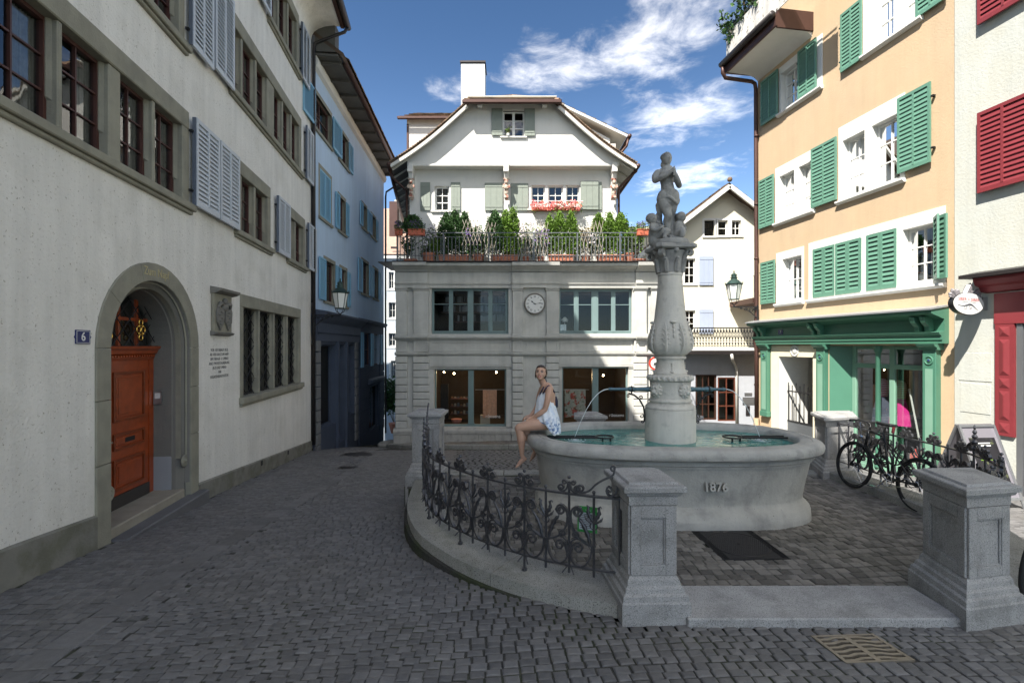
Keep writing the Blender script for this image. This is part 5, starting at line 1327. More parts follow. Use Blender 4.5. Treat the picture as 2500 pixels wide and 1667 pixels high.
# lantern on a scrolled bracket
def lantern(c, wall_pt, label, size=1.0):
    rt = thing('street_lantern', label, 'street lamp', c, group='old gas style lanterns on wall brackets')
    c = Vector(c); w_ = Vector(wall_pt); s = size
    hexv = lambda r_, z, n=6: [c+Vector((r_*math.cos(math.pi/6+2*math.pi*k/n), r_*math.sin(math.pi/6+2*math.pi*k/n), z)) for k in range(n)]
    m = MB(); V = hexv(.135*s, .0)+hexv(.215*s, .43*s); m.add(V, [(k, (k+1) % 6, 6+(k+1) % 6, 6+k) for k in range(6)]+[tuple(range(6))[::-1], tuple(range(6, 12))]); m.build('glass', M_milk, rt)
    m = MB()
    for k in range(6): m.tube([V[k], V[6+k]], .011*s, 5)
    for r_, z in ((.14, 0), (.222, .43)):
        h = hexv(r_*s, z*s); 
        for k in range(6): m.tube([h[k], h[(k+1) % 6]], .013*s, 5)
    m.build('cage', M_lampG, rt)
    m = MB(); m.lathe(c+Vector((0, 0, .43*s)), [(.235*s, 0), (.245*s, .012*s), (.20*s, .05*s), (.13*s, .12*s), (.085*s, .15*s), (.08*s, .19*s), (.10*s, .195*s), (.10*s, .21*s), (.075*s, .215*s), (.075*s, .27*s), (.09*s, .275*s), (.07*s, .30*s), (.03*s, .33*s), (.015*s, .35*s), (.02*s, .37*s), (.008*s, .42*s)], 18)
    auto_smooth(m.build('roof', M_lampG, rt), 45)
    m = MB()
    for k in range(6):
        p = hexv(.235*s, .45*s)[k]; m.lathe(p, [(.008*s, 0), (.014*s, .02*s), (.002*s, .07*s)], 6)
    m.build('crest', M_lampG, rt)
    u = (w_-c); u.z = 0; L = u.length; u.normalize(); zb = w_.z-c.z
    m = MB(); nrm = u.cross(Vector((0, 0, 1)))
    for k in (0, 2, 3, 5): p = hexv(.14*s, 0)[k]; m.tube([p, p.lerp(c, .3)-Vector((0, 0, .10*s)), c-Vector((0, 0, .16*s))], .009*s, 5)
    m.tube([c-Vector((0, 0, .14*s)), c+Vector((0, 0, zb))], .016*s, 8)
    m.bar([c+Vector((0, 0, zb))+u*t for t in (-.02, L)], nrm, .016, .012)
    m.bar([c+Vector((0, 0, zb))+u*(L*t)-Vector((0, 0, .36*(t**2.2))) for t in [i/10 for i in range(11)]], nrm, .010, .010)
    for t, rr in ((.30, .03), (.5, .055), (.72, .075), (.88, .05)):
        q = c+Vector((0, 0, zb-.02-rr*1.0))+u*(L*t); pts = [q+u*(math.cos(a)*rr*(1-a/14))+Vector((0, 0, math.sin(a)*rr*(1-a/14))) for a in [i*.6 for i in range(17)]]; m.bar(pts, nrm, .006, .009)
    m.box(Fr(w_, nrm, -u), -.03, .03, 0, .03, -.45, .06)
    m.build('bracket', M_ironB, rt); return rt
lantern((-4.86, 13.68, 3.12), (-5.62, 13.68, 2.93), 'left street lantern, hung from the corner of the house number 6')

# ================================================================ BLUE HOUSE
BH = thing('town_house', 'pale blue house with sky blue shutters behind the tall white house on the left', 'house', (-6, 18, -1))
bs0, bs1 = 13.78, 23.6
def bw(s0, s1, z0, z1): return (s0*.927, s1*.927, 2.05+(z0-2.05)*.927, 2.05+(z1-2.05)*.927)
BW = [bw(14.95, 16.6, 8.85, 9.95), bw(17.55, 18.7, 8.85, 9.95), bw(15.46, 16.58, 6.2, 7.75), bw(17.5, 18.3, 6.25, 7.5), bw(20.9, 21.7, 7.3-.1, 8.5-.6+.3), bw(22.6, 23.5, 7.3-.1, 8.2),
      bw(15.95, 17.0, 3.55, 4.9), bw(17.7, 18.5, 3.55, 4.9), bw(20.8, 22.0, 4.35, 5.75), bw(23.0, 24.0, 4.35, 5.75)]
BWg = bw(20.98, 24.6, 1.1, 2.7)
wall(FB, bs0, bs1, 2.95, 10.35, [(*b[:4], .12) for b in BW], .12, M_plB, BH, revmat=M_sand)
for i, b in enumerate(BW):
    m = MB()
    for q in ((b[0]-.10, b[0], b[2]-.05, b[3]+.12), (b[1], b[1]+.10, b[2]-.05, b[3]+.12), (b[0], b[1], b[3], b[3]+.12)): m.box(FB, q[0], q[1], -.05, .012, q[2], q[3])
    m.box(FB, b[0]-.12, b[1]+.12, -.05, .06, b[2]-.08, b[2]); m.build('window_surround', M_sand, BH)
    if i == 2:
        for q0, q1 in ((b[0], (b[0]+b[1])/2), ((b[0]+b[1])/2, b[1])): shutter(BH, FB, q0, q1, b[2], b[3], -.02, M_shB, slats=2, cols=1, pitch=.07)
        continue
    window(BH, FB, b[0], b[1], b[2], b[3], -.12, M_woodR, cols=2, rows=2, deep=.5)
    w_ = (b[1]-b[0])*.62
    shutter(BH, FB, b[0]-w_, b[0]-.02, b[2], b[3], .03, M_shB, slats=2, cols=1, pitch=.07)
    if i not in (0,): shutter(BH, FB, b[1]+.02, b[1]+w_*.8, b[2], b[3], .03, M_shB, slats=2, cols=1, pitch=.07)
    if i == 0: shutter(BH, FB, b[1]+.02, b[1]+w_, b[2], b[3], .06, M_shB, slats=2, cols=1, pitch=.07)
# eaves
m = MB(); ez = 10.35
m.profile(FB, [(0, ez-.35), (.10, ez-.30), (.14, ez-.15), (.10, ez-.02), (0, ez-.02)], bs0, bs1); m.build('eave_moulding', M_plC, BH)
m = MB(); m.profile(FB, [(0, ez), (.70, ez-.02), (.70, ez+.03), (0, ez+.06)], bs0, bs1); m.build('soffit', M_wdD, BH)
for i in range(11):
    m = MB(); s_ = bs0+.3+i*.92; m.box(FB, s_, s_+.10, .12, .68, ez-.09, ez-.01); m.build('rafter_end', M_wdD, BH)
m = MB(); m.tube([FB.pt(bs0+.4, .78, ez+.02), FB.pt(bs1+.15, .78, ez+.02)], .07, 10); m.build('gutter', M_copper, BH, smooth=True)
m = MB(); m.tube([FB.pt(bs1+.1, .78, ez), FB.pt(bs1+.1, .76, ez-.3), FB.pt(bs1+.1, .1, ez-.75), FB.pt(bs1+.1, .07, ez-1.0), FB.pt(bs1+.1, .07, -2.2)], .045, 8); m.build('downpipe', M_gutD, BH, smooth=True)
roof_slab(BH, [FB.pt(bs0, .85, ez+.08), FB.pt(bs1+.2, .85, ez+.08), FB.pt(bs1+.2, -4, ez+3.6), FB.pt(bs0, -4, ez+3.6)], .1, M_tileB)
TILE = {}
def tiles(parent, a, b, c, d, nu, nv, mt=M_tile, stuff=False, rag=.5, name='roof_tile', maxn=300, th=.022):
    """plain tiles over the quad a b c d (eave a-b, ridge d-c), each a tapered slab overlapping the next course"""
    a, b, c, d = [Vector(q) for q in (a, b, c, d)]; n_ = (b-a).cross(d-a).normalized(); n_ = -n_ if n_.z < 0 else n_
    mm = MB(); cnt = 0
    for j in range(nv):
        for i in range(nu):
            o_ = .5*(j % 2)
            u0, u1 = (i+o_+.03)/(nu+.5), (i+o_+.97)/(nu+.5); v0, v1 = j/nv, min(1, (j+1.25)/nv)
            P = [a.lerp(b, u).lerp(d.lerp(c, u), v) for u, v in ((u0, v0), (u1, v0), (u1, v1), (u0, v1))]
            r_ = random.uniform(-.004, .006)
            top = [P[0]+n_*(th+r_+.012), P[1]+n_*(th+r_+.012), P[2]+n_*(.004+r_), P[3]+n_*(.004+r_)]
            bot = [P[0]+n_*(r_+.010), P[1]+n_*(r_+.010)]
            V = top+bot; F = [(0, 1, 2, 3), (4, 5, 1, 0), (4, 0, 3), (5, 2, 1)]
            if not stuff and cnt < maxn:
                t = MB(); t.add(V, F); t.build(name, mt, parent, fixn=False); cnt += 1
            else: mm.add(V, F)
    if mm.v: mm.build(name+'_field', mt, parent, fixn=False, kind='stuff')
tiles(BH, FB.pt(bs0+.35, .90, ez+.09), FB.pt(bs1+.2, .90, ez+.09), FB.pt(bs1+.2, .2, ez+.6), FB.pt(bs0+.35, .2, ez+.6), 44, 3, stuff=True)
m = MB(); m.box(FB, bs0, bs0+.35, .05, .62, ez+.1, ez+.9); m.build('gable_board', M_wdD, BH)
m = MB(); m.box(FB, bs1-1, bs1, -6, -.001, -3, 10.3); m.box(FB, bs0+.1, bs1, -6, -.9, -3, 10.3); m.build('back_wall', M_plB, BH)
# dark ground floor: shopfront and rusticated part
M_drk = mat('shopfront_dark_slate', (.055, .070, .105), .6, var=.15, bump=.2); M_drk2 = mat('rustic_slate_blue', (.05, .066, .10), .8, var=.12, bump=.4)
sa, sb = 13.9, 18.6
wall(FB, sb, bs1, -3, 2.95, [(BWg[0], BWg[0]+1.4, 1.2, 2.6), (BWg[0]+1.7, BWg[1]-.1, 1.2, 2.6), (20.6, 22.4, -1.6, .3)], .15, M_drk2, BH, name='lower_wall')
m = MB(); m.profile(FB, [(0, 2.95), (.10, 2.98), (.16, 3.05), (.16, 3.13), (0, 3.16)], sb+.2, bs1+.1); m.build('string_course', M_drk2, BH)
for j in range(9):
    z = -1.9+j*.46
    if 0.9 < z < 2.4: continue
    for s_, e_ in ((sb+.25, 20.4), (22.6, bs1)):
        m = MB(); m.box(FB, s_, e_, .0, .03, z, z+.42); m.build('rustic_stone', M_drk2, BH, bevel=.01)
for b in ((BWg[0], BWg[0]+1.4), (BWg[0]+1.7, BWg[1]-.1)):
    window(BH, FB, b[0], b[1], 1.2, 2.6, -.12, M_woodR, cols=2, rows=2, deep=.5)
    shutter(BH, FB, b[0]-.42, b[0]-.02, 1.2, 2.6, .03, M_shB, slats=2, cols=1); shutter(BH, FB, b[1]+.02, b[1]+.34, 1.2, 2.6, .03, M_shB, slats=2, cols=1)
m = MB(); m.profile(FB, [(0, .42), (.12, .46), (.2, .55), (.2, .62), (0, .66)], 20.3, 23.0); m.build('door_hood', M_drk, BH)
window(BH, FB, 20.6, 22.4, -1.6, .3, -.12, M_drk, cols=2, rows=1, deep=.6, gl=M_glassS)
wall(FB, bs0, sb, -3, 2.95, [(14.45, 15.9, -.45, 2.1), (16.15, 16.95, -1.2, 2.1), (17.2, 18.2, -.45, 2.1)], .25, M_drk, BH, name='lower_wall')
for (a, b, c) in ((14.45, 15.9, -.45), (16.15, 16.95, -1.2), (17.2, 18.2, -.45)):
    window(BH, FB, a, b, c, 2.1, -.2, M_drk, cols=1, rows=1, deep=1.0, gl=M_glassS, back=M_darkW)
m = MB(); m.profile(FB, [(0, 2.2), (.06, 2.2), (.06, 2.42), (.10, 2.46), (.10, 2.74), (.16, 2.80), (.30, 2.93), (.38, 3.0), (.38, 3.06), (0, 3.12)], bs0+.1, sb+.15, 0); m.build('shop_cornice', M_drk, BH)
for s_ in (14.05, 18.35):
    for j in range(11):
        m = MB(); m.box(FB, s_-.14, s_+.20, 0, .07, -1.5+j*.34, -1.5+j*.34+.31); m.build('pilaster_block', mat('pilaster_stone_grey', (.17, .17, .17), .85, var=.1, bump=.3), BH, bevel=.012)
for s_ in (16.0, 17.05):
    m = MB(); m.box(FB, s_-.07, s_+.07, 0, .08, -1.5, 2.2); m.build('shop_post', M_drk, BH)
# scene beyond the alley
AH = thing('far_house', 'grey house with white framed windows closing the alley', 'house', (-6.5, 30, -3))
fa = front(29.0); ax = lambda px: (px-1250)/1180*29.0; az = lambda py: 2.05-(py-845)/1180*29.0
hs = [(ax(949), ax(962), az(705), az(664)), (ax(949), ax(966), az(776), az(738)), (ax(949), ax(966), az(845), az(813)), (ax(955), ax(966), az(925), az(880))]
wall(fa, -9.4, -3, -4, az(632), hs, .15, M_gal, AH)
for h in hs:
    window(AH, fa, *h, -.1, M_white, cols=2, rows=2, deep=.4)
    m = MB()
    for q in ((h[0]-.12, h[0], h[2]-.12, h[3]+.12), (h[1], h[1]+.12, h[2]-.12, h[3]+.12), (h[0], h[1], h[3], h[3]+.12), (h[0], h[1], h[2]-.12, h[2])): m.box(fa, q[0], q[1], -.02, .03, q[2], q[3])
    m.build('window_surround', M_white, AH)
m = MB(); m.box(fa, -9.4, -3, 0, .15, az(632), az(622)); m.build('cornice', M_white, AH)
roof_slab(AH, [(-9.4, 28.8, az(622)), (-3, 28.8, az(622)), (-3, 34, az(622)+4.2), (-9.4, 34, az(622)+4.2)], .15, mat('roof_pale_brown', (.33, .22, .17), .9, var=.15, vscale=6))
m = MB(); m.bbox(((ax(961)), 31.5, az(560)+.2), .9, .8, 4.4); m.build('chimney', M_plY, AH)
m = MB(); m.bbox(((ax(944)), 31.0, az(560)+.2), .5, .8, 3.9); m.build('chimney', M_copper, AH)
m = MB(); m.box(fa, ax(955), ax(972), .05, .1, az(612)+.1, az(607)+.1); m.build('skylight', M_gutD, AH)
# ================================================================ CENTRE HOUSE (stone shop storeys + white gable)
CH = thing('corner_house', 'gabled white house over two grey stone shop storeys with a round clock, centre', 'house', (.5, 17, -1.3))
U = lambda u: -4.755+u/217.6
V_ = lambda v: 5.292-v/217.6
XL, XR = -4.07, 5.25
w1 = (U(418), U(1008), V_(612), V_(260)); w2 = (U(1397), U(1955), V_(610), V_(266))
sh1 = (U(440), U(990), V_(1322), V_(880)); sh2 = (U(1418), U(1925), V_(1315), V_(865))
wall(FC, XL, XR, -2.0, V_(95), [(*w1, .28), (*w2, .28), (*sh1, .30), (*sh2, .30)], .28, M_ash, CH, name='stone_wall')
m = MB(); m.box(FC, XL, XL+.0, -7, -.001, -2, 4.8)
m.face([(XL, 17, -2), (XL-1.3, 26, -3), (XL-1.3, 26, 4.7), (XL, 17, 4.7)]); m.face([(XR, 17, -2), (XR, 26, -2), (XR, 26, 4.7), (XR, 17, 4.7)])
m.build('side_wall', M_ash, CH, fixn=False)
bays = [(U(415), U(1012)), (U(1392), U(1962))]
# cornice
segs_c = [(XL-.02, U(395), .10), (U(395), U(1035), 0), (U(1035), U(1390), .10), (U(1390), U(1975), 0), (U(1975), XR+.02, .10)]
for a, b, e in segs_c:
    m = MB()
    m.profile(FC, [(0, V_(142)), (.05+e, V_(140)), (.10+e, V_(128)), (.22+e, V_(118)), (.26+e, V_(112)), (.40+e, V_(104)), (.42+e, V_(84)), (.38+e, V_(80)), (0, V_(78))], a+.002, b-.002)
    m.build('cornice', M_ash, CH)
    m = MB(); m.profile(FC, [(0, V_(222)), (.04+e, V_(222)), (.04+e, V_(145)), (.0, V_(145))], a+.002, b-.002); m.build('frieze', M_ash, CH)
    m = MB(); m.profile(FC, [(0, V_(262)), (.05+e, V_(262)), (.06+e, V_(240)), (.09+e, V_(236)), (.11+e, V_(226)), (.05+e, V_(222)), (0, V_(222))], a+.002, b-.002); m.build('architrave', M_ash, CH)
    m = MB(); m.profile(FC, [(0, V_(662)), (.04+e, V_(660)), (.07+e, V_(650)), (.16+e, V_(644)), (.17+e, V_(632)), (.15+e, V_(628)), (0, V_(626))], a+.002, b-.002); m.build('sill_course', M_ash, CH)
    m = MB(); m.profile(FC, [(0, V_(778)), (.03+e, V_(776)), (.07+e, V_(768)), (.09+e, V_(756)), (.08+e, V_(752)), (0, V_(750))], a+.002, b-.002); m.build('band_course', M_ash, CH)
m = MB(); m.box(FC, XL-.02, XR+.02, -1.3, .50, V_(78)+.001, V_(78)+.03); m.box(FC, XL-.5, XL-.02, -1.3, .50, V_(84), V_(78)); m.build('cornice_lead', M_gutD, CH)
for a, b in ((150, 235), (285, 400), (1040, 1115), (1297, 1388), (1965, 2060), (2095, 2172)):
    m = MB(); m.box(FC, U(a), U(b), 0, .10, V_(612), V_(285)); m.build('pilaster', M_ash, CH, bevel=.006)
    m = MB(); m.profile(FC, [(0, V_(285)), (.11, V_(283)), (.12, V_(275)), (.15, V_(270)), (.16, V_(262)), (0, V_(262))], U(a)-.03, U(b)+.03); m.build('pilaster_capital', M_ash, CH)
    m = MB(); m.profile(FC, [(0, V_(626)), (.14, V_(626)), (.14, V_(616)), (.11, V_(612)), (0, V_(612))], U(a)-.02, U(b)+.02); m.build('pilaster_base', M_ash, CH)
    # sunk panel in the pedestal band
    m = MB(); u0, u1, z0, z1 = U(a), U(b), V_(748), V_(664)
    for q in ((u0, u0+.06, z0, z1), (u1-.06, u1, z0, z1), (u0+.06, u1-.06, z0, z0+.06), (u0+.06, u1-.06, z1-.06, z1)): m.box(FC, q[0], q[1], 0, .10, q[2], q[3])
    m.box(FC, u0+.06, u1-.06, 0, .075, z0+.06, z1-.06); m.build('pedestal_panel', M_ash, CH, bevel=.004)
    for j in range(10):                              # rusticated blocks below
        z1 = V_(782)-j*.253; z0 = z1-.235
        m = MB(); m.box(FC, U(a)-.02, U(b)+.02, 0, .12, z0, z1); m.build('rustic_block', M_ash, CH, bevel=.022)
for (u0, u1) in ((402, 1030), (1140, 1285), (1395, 1960)):
    m = MB(); z0, z1 = V_(745), V_(668); a, b = U(u0)+.02, U(u1)-.02
    for q in ((a, b, z1-.05, z1), (a, b, z0, z0+.05), (a, a+.05, z0+.05, z1-.05), (b-.05, b, z0+.05, z1-.05)): m.box(FC, q[0], q[1], 0, .022, q[2], q[3])
    m.build('parapet_panel', M_ash, CH, bevel=.004)
for (u0, u1, s_) in ((402, 1032, sh1), (1392, 1965, sh2)):
    m = MB(); m.box(FC, U(u0), U(u1), 0, .035, V_(850), V_(784)); m.box(FC, U(u0)-.0, U(u1)+.0, 0, .06, V_(862), V_(852)); m.build('lintel', M_ash, CH, bevel=.004)
    for q0, q1 in ((U(u0), s_[0]), (s_[1], U(u1))):
        m = MB(); m.box(FC, q0+.01, q1-.003, 0, .04, V_(1320), V_(880)); m.profile(FC, [(0, V_(880)), (.05, V_(878)), (.07, V_(866)), (.0, V_(863))], q0+.0, q1-.0); m.build('jamb', M_ash, CH)
# base courses
def base_course(a, b, e):
    m = MB(); m.profile(FC, [(0, V_(1372)), (.14+e, V_(1372)), (.15+e, V_(1350)), (.13+e, V_(1342)), (.05+e, V_(1330)), (0, V_(1325))], a, b); m.build('base_moulding', M_lime, CH)
    k = max(1, round((b-a)/.62))
    for i in range(k):
        m = MB(); x0, x1 = a+(b-a)*i/k, a+(b-a)*(i+1)/k; m.box(FC, x0+.003, x1-.003, 0, .12+e, -1.75, V_(1374)); m.build('base_stone', M_lime, CH, bevel=.01)
for a, b, e in ((XL-.06, U(400), .08), (U(400), U(1032), .0), (U(1032), U(1392), .08), (U(1392), U(1965), .0), (U(1965), XR+.05, .08)): base_course(a, b, e)
m = MB(); m.lathe((XL-.0, 16.95, -1.45), [(.62, -.4), (.62, .10), (.58, .13), (0, .13)], 28); m.build('corner_step', M_granD, CH)
# upper windows with teal frames
TE = M_teframe
def teal_win(w, lights, transom):
    fr = window(CH, FC, w[0], w[1], w[2], w[3], -.18, TE, cols=1, rows=1, deep=0, gl=M_dark)
    for ch in list(fr.children): bpy.data.objects.remove(ch)
    for i, (a, b) in enumerate(lights):
        m = MB(); z0, z1 = w[2]+.06, w[3]-.05
        m.box(FC, a-.05, a, -.21, -.14, z0, z1); m.box(FC, b, b+.05, -.21, -.14, z0, z1); m.box(FC, a, b, -.20, -.145, transom-.012, transom+.012)
        m.box(FC, a, b, -.205, -.142, z0, z0+.05); m.box(FC, a, b, -.205, -.142, z1-.04, z1)
        cs = m.build('casement', TE, fr)
        for (q0, q1) in ((z0+.05, transom-.012), (transom+.012, z1-.04)):
            m = MB(); m.face([FC.pt(a, -.175, q0), FC.pt(b, -.175, q0), FC.pt(b, -.175, q1), FC.pt(a, -.175, q1)]); m.build('pane', M_glassS, cs, fixn=False)
    m = MB()
    for i in range(len(lights)-1): m.box(FC, lights[i][1]+.052, lights[i+1][0]-.052, -.22, -.13, w[2]+.06, w[3]-.05)
    m.build('mullion', TE, fr)
    m = MB(); P = [FC.pt(s, dd, z) for dd in (-.24, -3.0) for s, z in ((w[0]-.2, w[2]-.3), (w[1]+.2, w[2]-.3), (w[1]+.2, w[3]+.1), (w[0]-.2, w[3]+.1))]
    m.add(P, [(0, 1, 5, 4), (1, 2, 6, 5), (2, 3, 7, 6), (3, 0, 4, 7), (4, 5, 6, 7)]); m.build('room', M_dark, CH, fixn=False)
    return fr
teal_win(w1, [(U(434), U(548)), (U(580), U(692)), (U(737), U(852)), (U(884), U(985))], V_(382))
teal_win(w2, [(U(1408), U(1512)), (U(1548), U(1648)), (U(1700), U(1800)), (U(1832), U(1938))], V_(386))
# shelves of binders and a desk lamp seen inside
for k, (x0, x1, zz) in enumerate(((U(440), U(985), 3.72), (U(440), U(985), 3.36), (U(560), U(985), 3.0))):
    sh = thing('shelf', ('topmost', 'middle', 'lowest')[k]+' shelf of pale binders behind the upper left window', 'shelf', ((x0+x1)/2, 18.6, zz))
    m = MB(); m.box(FC, x0, x1, -1.9, -1.5, zz-.03, zz); m.build('board', M_woodR, sh)
    x = x0+.1
    m = MB()
    while x < x1-.1:
        w_ = random.uniform(.05, .09)
        if random.random() < .8: m.box(FC, x, x+w_*.9, -1.8, -1.52, zz, zz+random.uniform(.2, .27))
        x += w_
    m.build('binders', mat('binder_grey', (.16, .17, .19), .7, var=.2, island=.6), sh, fixn=False, kind='stuff')
dk = thing('desk', 'dark work desk with a white lamp behind the upper right window', 'desk', (1.8, 18, 2.5))
m = MB(); m.box(FC, U(1400), U(1950), -1.0, -.35, 2.44, 2.49); m.build('top', M_woodR, dk)
m = MB(); m.lathe(FC.pt(U(1452), -.6, 2.49), [(.10, 0), (.10, .02), (.012, .03), (.012, .42), (.10, .44), (.13, .52), (.05, .60), (.02, .62)], 14); m.build('lamp', M_white, dk)
m = MB(); m.box(FC, U(1405), U(1470), -.9, -.86, 2.5, 2.85); m.build('screen', M_silver, dk)
# clock
ck = thing('wall_clock', 'round white clock with roman numerals in a dark rim above the seated woman', 'clock', FC.pt(U(1208), 0, V_(383)))
cc = FC.pt(U(1208), .0, V_(383)); RC = .345
def disc(m, c, r, d0, d1, n=48):
    a = [FC.pt(c[0]+r*math.cos(2*math.pi*i/n), d0, c[1]+r*math.sin(2*math.pi*i/n)) for i in range(n)]; b = [FC.pt(c[0]+r*math.cos(2*math.pi*i/n), d1, c[1]+r*math.sin(2*math.pi*i/n)) for i in range(n)]
    m.add(a+b, [tuple(range(n))[::-1], tuple(range(n, 2*n))]+[(i, (i+1) % n, n+(i+1) % n, n+i) for i in range(n)])
cx0, cz0 = U(1208), V_(383)
m = MB(); disc(m, (cx0, cz0), RC-.02, .02, .10); m.build('dial', M_white, ck)
m = MB(); m.ring(FC.pt(cx0, .09, cz0), RC, .028, (0, 1, 0), 56, 8); m.build('rim', M_sandD, ck, smooth=True)
m = MB()
def stroke(m, c, ang, p0, p1, w, d=.103):
    """bar in dial coordinates: p = (tangential, radial)"""
    t = Vector((math.cos(ang), 0, -math.sin(ang))); r_ = Vector((math.sin(ang), 0, math.cos(ang))); o = Vector((c[0], 17-d, c[1]))
    a = o+t*p0[0]+r_*p0[1]; b = o+t*p1[0]+r_*p1[1]; e = (b-a).normalized(); s = e.cross(Vector((0, 1, 0)))*w/2; y = Vector((0, .002, 0))
    m.add([a-s, b-s, b+s, a+s], [(0, 1, 2, 3)])
ROM = ['XII', 'I', 'II', 'III', 'IIII', 'V', 'VI', 'VII', 'VIII', 'IX', 'X', 'XI']
for h in range(12):
    mm = MB(); a = 2*math.pi*h/12; s_ = ROM[h]; wd = {'I': .020, 'V': .042, 'X': .042}; tot = sum(wd[q] for q in s_); x = -tot/2; r0, r1 = .215, .285
    for q in s_:
        w_ = wd[q]
        if q == 'I': stroke(mm, (cx0, cz0), a, (x+w_/2, r0), (x+w_/2, r1), .009)
        if q == 'V': stroke(mm, (cx0, cz0), a, (x+.004, r1), (x+w_/2, r0), .010); stroke(mm, (cx0, cz0), a, (x+w_-.004, r1), (x+w_/2, r0), .005)
        if q == 'X': stroke(mm, (cx0, cz0), a, (x+.004, r1), (x+w_-.004, r0), .010); stroke(mm, (cx0, cz0), a, (x+w_-.004, r1), (x+.004, r0), .005)
        x += w_
    mm.build('numeral', M_black, ck, fixn=False)
mm = MB()
for i in range(60): a = 2*math.pi*i/60; stroke(mm, (cx0, cz0), a, (0, .298), (0, .306), .005 if i % 5 else .010)
mm.build('minute_marks', M_black, ck, fixn=False)
for nm, a, L, w_ in (('hour_hand', 2*math.pi*(10.25/12), .17, .026), ('minute_hand', 2*math.pi*(14/60), .25, .018)):
    mm = MB()
    stroke(mm, (cx0, cz0), a, (0, -.05), (0, L*.55), w_*.7, .108); stroke(mm, (cx0, cz0), a, (0, L*.55), (0, L*.85), w_*1.6, .1085); stroke(mm, (cx0, cz0), a, (0, L*.85), (0, L), w_*.5, .109); disc(mm, (cx0, cz0), .022, .10, .111, 12)
    mm.build(nm, M_black, ck, fixn=False)
# shop windows
def shop_win(s_, mull, name):
    fr = []
    m = MB(); f = .05
    m.box(FC, s_[0], s_[0]+f, -.24, -.12, s_[2], s_[3]); m.box(FC, s_[1]-f, s_[1], -.24, -.12, s_[2], s_[3]); m.box(FC, s_[0]+f, s_[1]-f, -.239, -.121, s_[2], s_[2]+.07); m.box(FC, s_[0]+f, s_[1]-f, -.239, -.121, s_[3]-.05, s_[3])
    m.box(FC, mull[0], mull[1], -.22, -.10, s_[2]+.07, s_[3]-.05); fr = m.build('shop_window', TE, CH, bevel=.008)
    for a, b in ((s_[0]+f, mull[0]), (mull[1], s_[1]-f)):
        m = MB(); z0, z1 = s_[2]+.07, s_[3]-.05; rr = .07; P = [(a, z1), (a, z0+rr)]+[(a+rr-rr*math.cos(t), z0+rr-rr*math.sin(t)) for t in (.4, .8, 1.2)]+[(a+rr, z0), (b-rr, z0)]+[(b-rr+rr*math.sin(t), z0+rr-rr*math.cos(t)) for t in (.4, .8, 1.2)]+[(b, z0+rr), (b, z1)]
        m.face([FC.pt(x, -.18, z) for x, z in P]); m.build('pane', M_glassS, fr, fixn=False)
        for (cx_, sg) in ((a, 1), (b, -1)):
            m = MB(); m.prism(FC, [(cx_, z0), (cx_+sg*rr, z0)]+[(cx_+sg*(rr-rr*math.sin(t)), z0+rr-rr*math.cos(t)) for t in (.4, .8, 1.2)]+[(cx_, z0+rr)], -.2, -.14); m.build('corner_fillet', TE, fr)
    m = MB(); P = [FC.pt(s, dd, z) for dd in (-.3, -3.2) for s, z in ((s_[0]-.2, s_[2]-.02), (s_[1]+.2, s_[2]-.02), (s_[1]+.2, s_[3]+.1), (s_[0]-.2, s_[3]+.1))]
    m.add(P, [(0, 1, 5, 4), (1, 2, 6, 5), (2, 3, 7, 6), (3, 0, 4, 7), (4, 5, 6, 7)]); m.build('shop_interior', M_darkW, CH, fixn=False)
shop_win(sh1, (U(697), U(740)), 'l'); shop_win(sh2, (U(1652), U(1700)), 'r')
M_glow = bpy.data.materials.new('spot_lamp_glow'); M_glow.use_nodes = True; e_ = M_glow.node_tree.nodes['Principled BSDF']; e_.inputs['Emission Color'].default_value = (1, .72, .42, 1); e_.inputs['Emission Strength'].default_value = 14; e_.inputs['Base Color'].default_value = (1, .8, .5, 1)
for k, (u, v, where) in enumerate(((908, 915, 'right half of the left shop window'), (1770, 940, 'right half of the right shop window'), (487, 915, 'left edge of the left shop window'), (568, 925, 'left half of the left shop window'))):
    m = MB(); m.ball(FC.pt(U(u), -.9, V_(v)), .030, 8, 6); o = m.build('spot_lamp', M_glow); tag(o, 'small warm spot lamp glowing in the '+where, 'lamp', 'spot lamps in the shop')
for k, (x, z) in enumerate(((-1.6, .9), (2.6, .9))):
    ld = bpy.data.lights.new('shop_light', 'POINT'); ld.energy = 8; ld.color = (1, .66, .36); ld.shadow_soft_size = .15
    lo = bpy.data.objects.new('shop_light', ld); COL.objects.link(lo); lo.location = (x, 18.5, z)
# goods in the shop
M_tex = mat('textile_salmon', (.62, .33, .22), .9, var=.3, vscale=18)
def hang(u0, u1, v0, v1, mt, name, label, cat, d=-.45):
    m = MB(); n = 16; P = []
    for i in range(n+1):
        x = U(u0)+(U(u1)-U(u0))*i/n; dd = d+.015*math.sin(i*1.3); P += [FC.pt(x, dd, V_(v1)), FC.pt(x, dd, V_(v0))]
    m.add(P, [(2*i, 2*i+2, 2*i+3, 2*i+1) for i in range(n)]); o = m.build(name, mt, smooth=True, fixn=False); tag(o, label, cat); return o
hang(806, 915, 1048, 1265, M_tex, 'hanging_textile', 'salmon woven cloth hanging in the left shop window', 'textile')
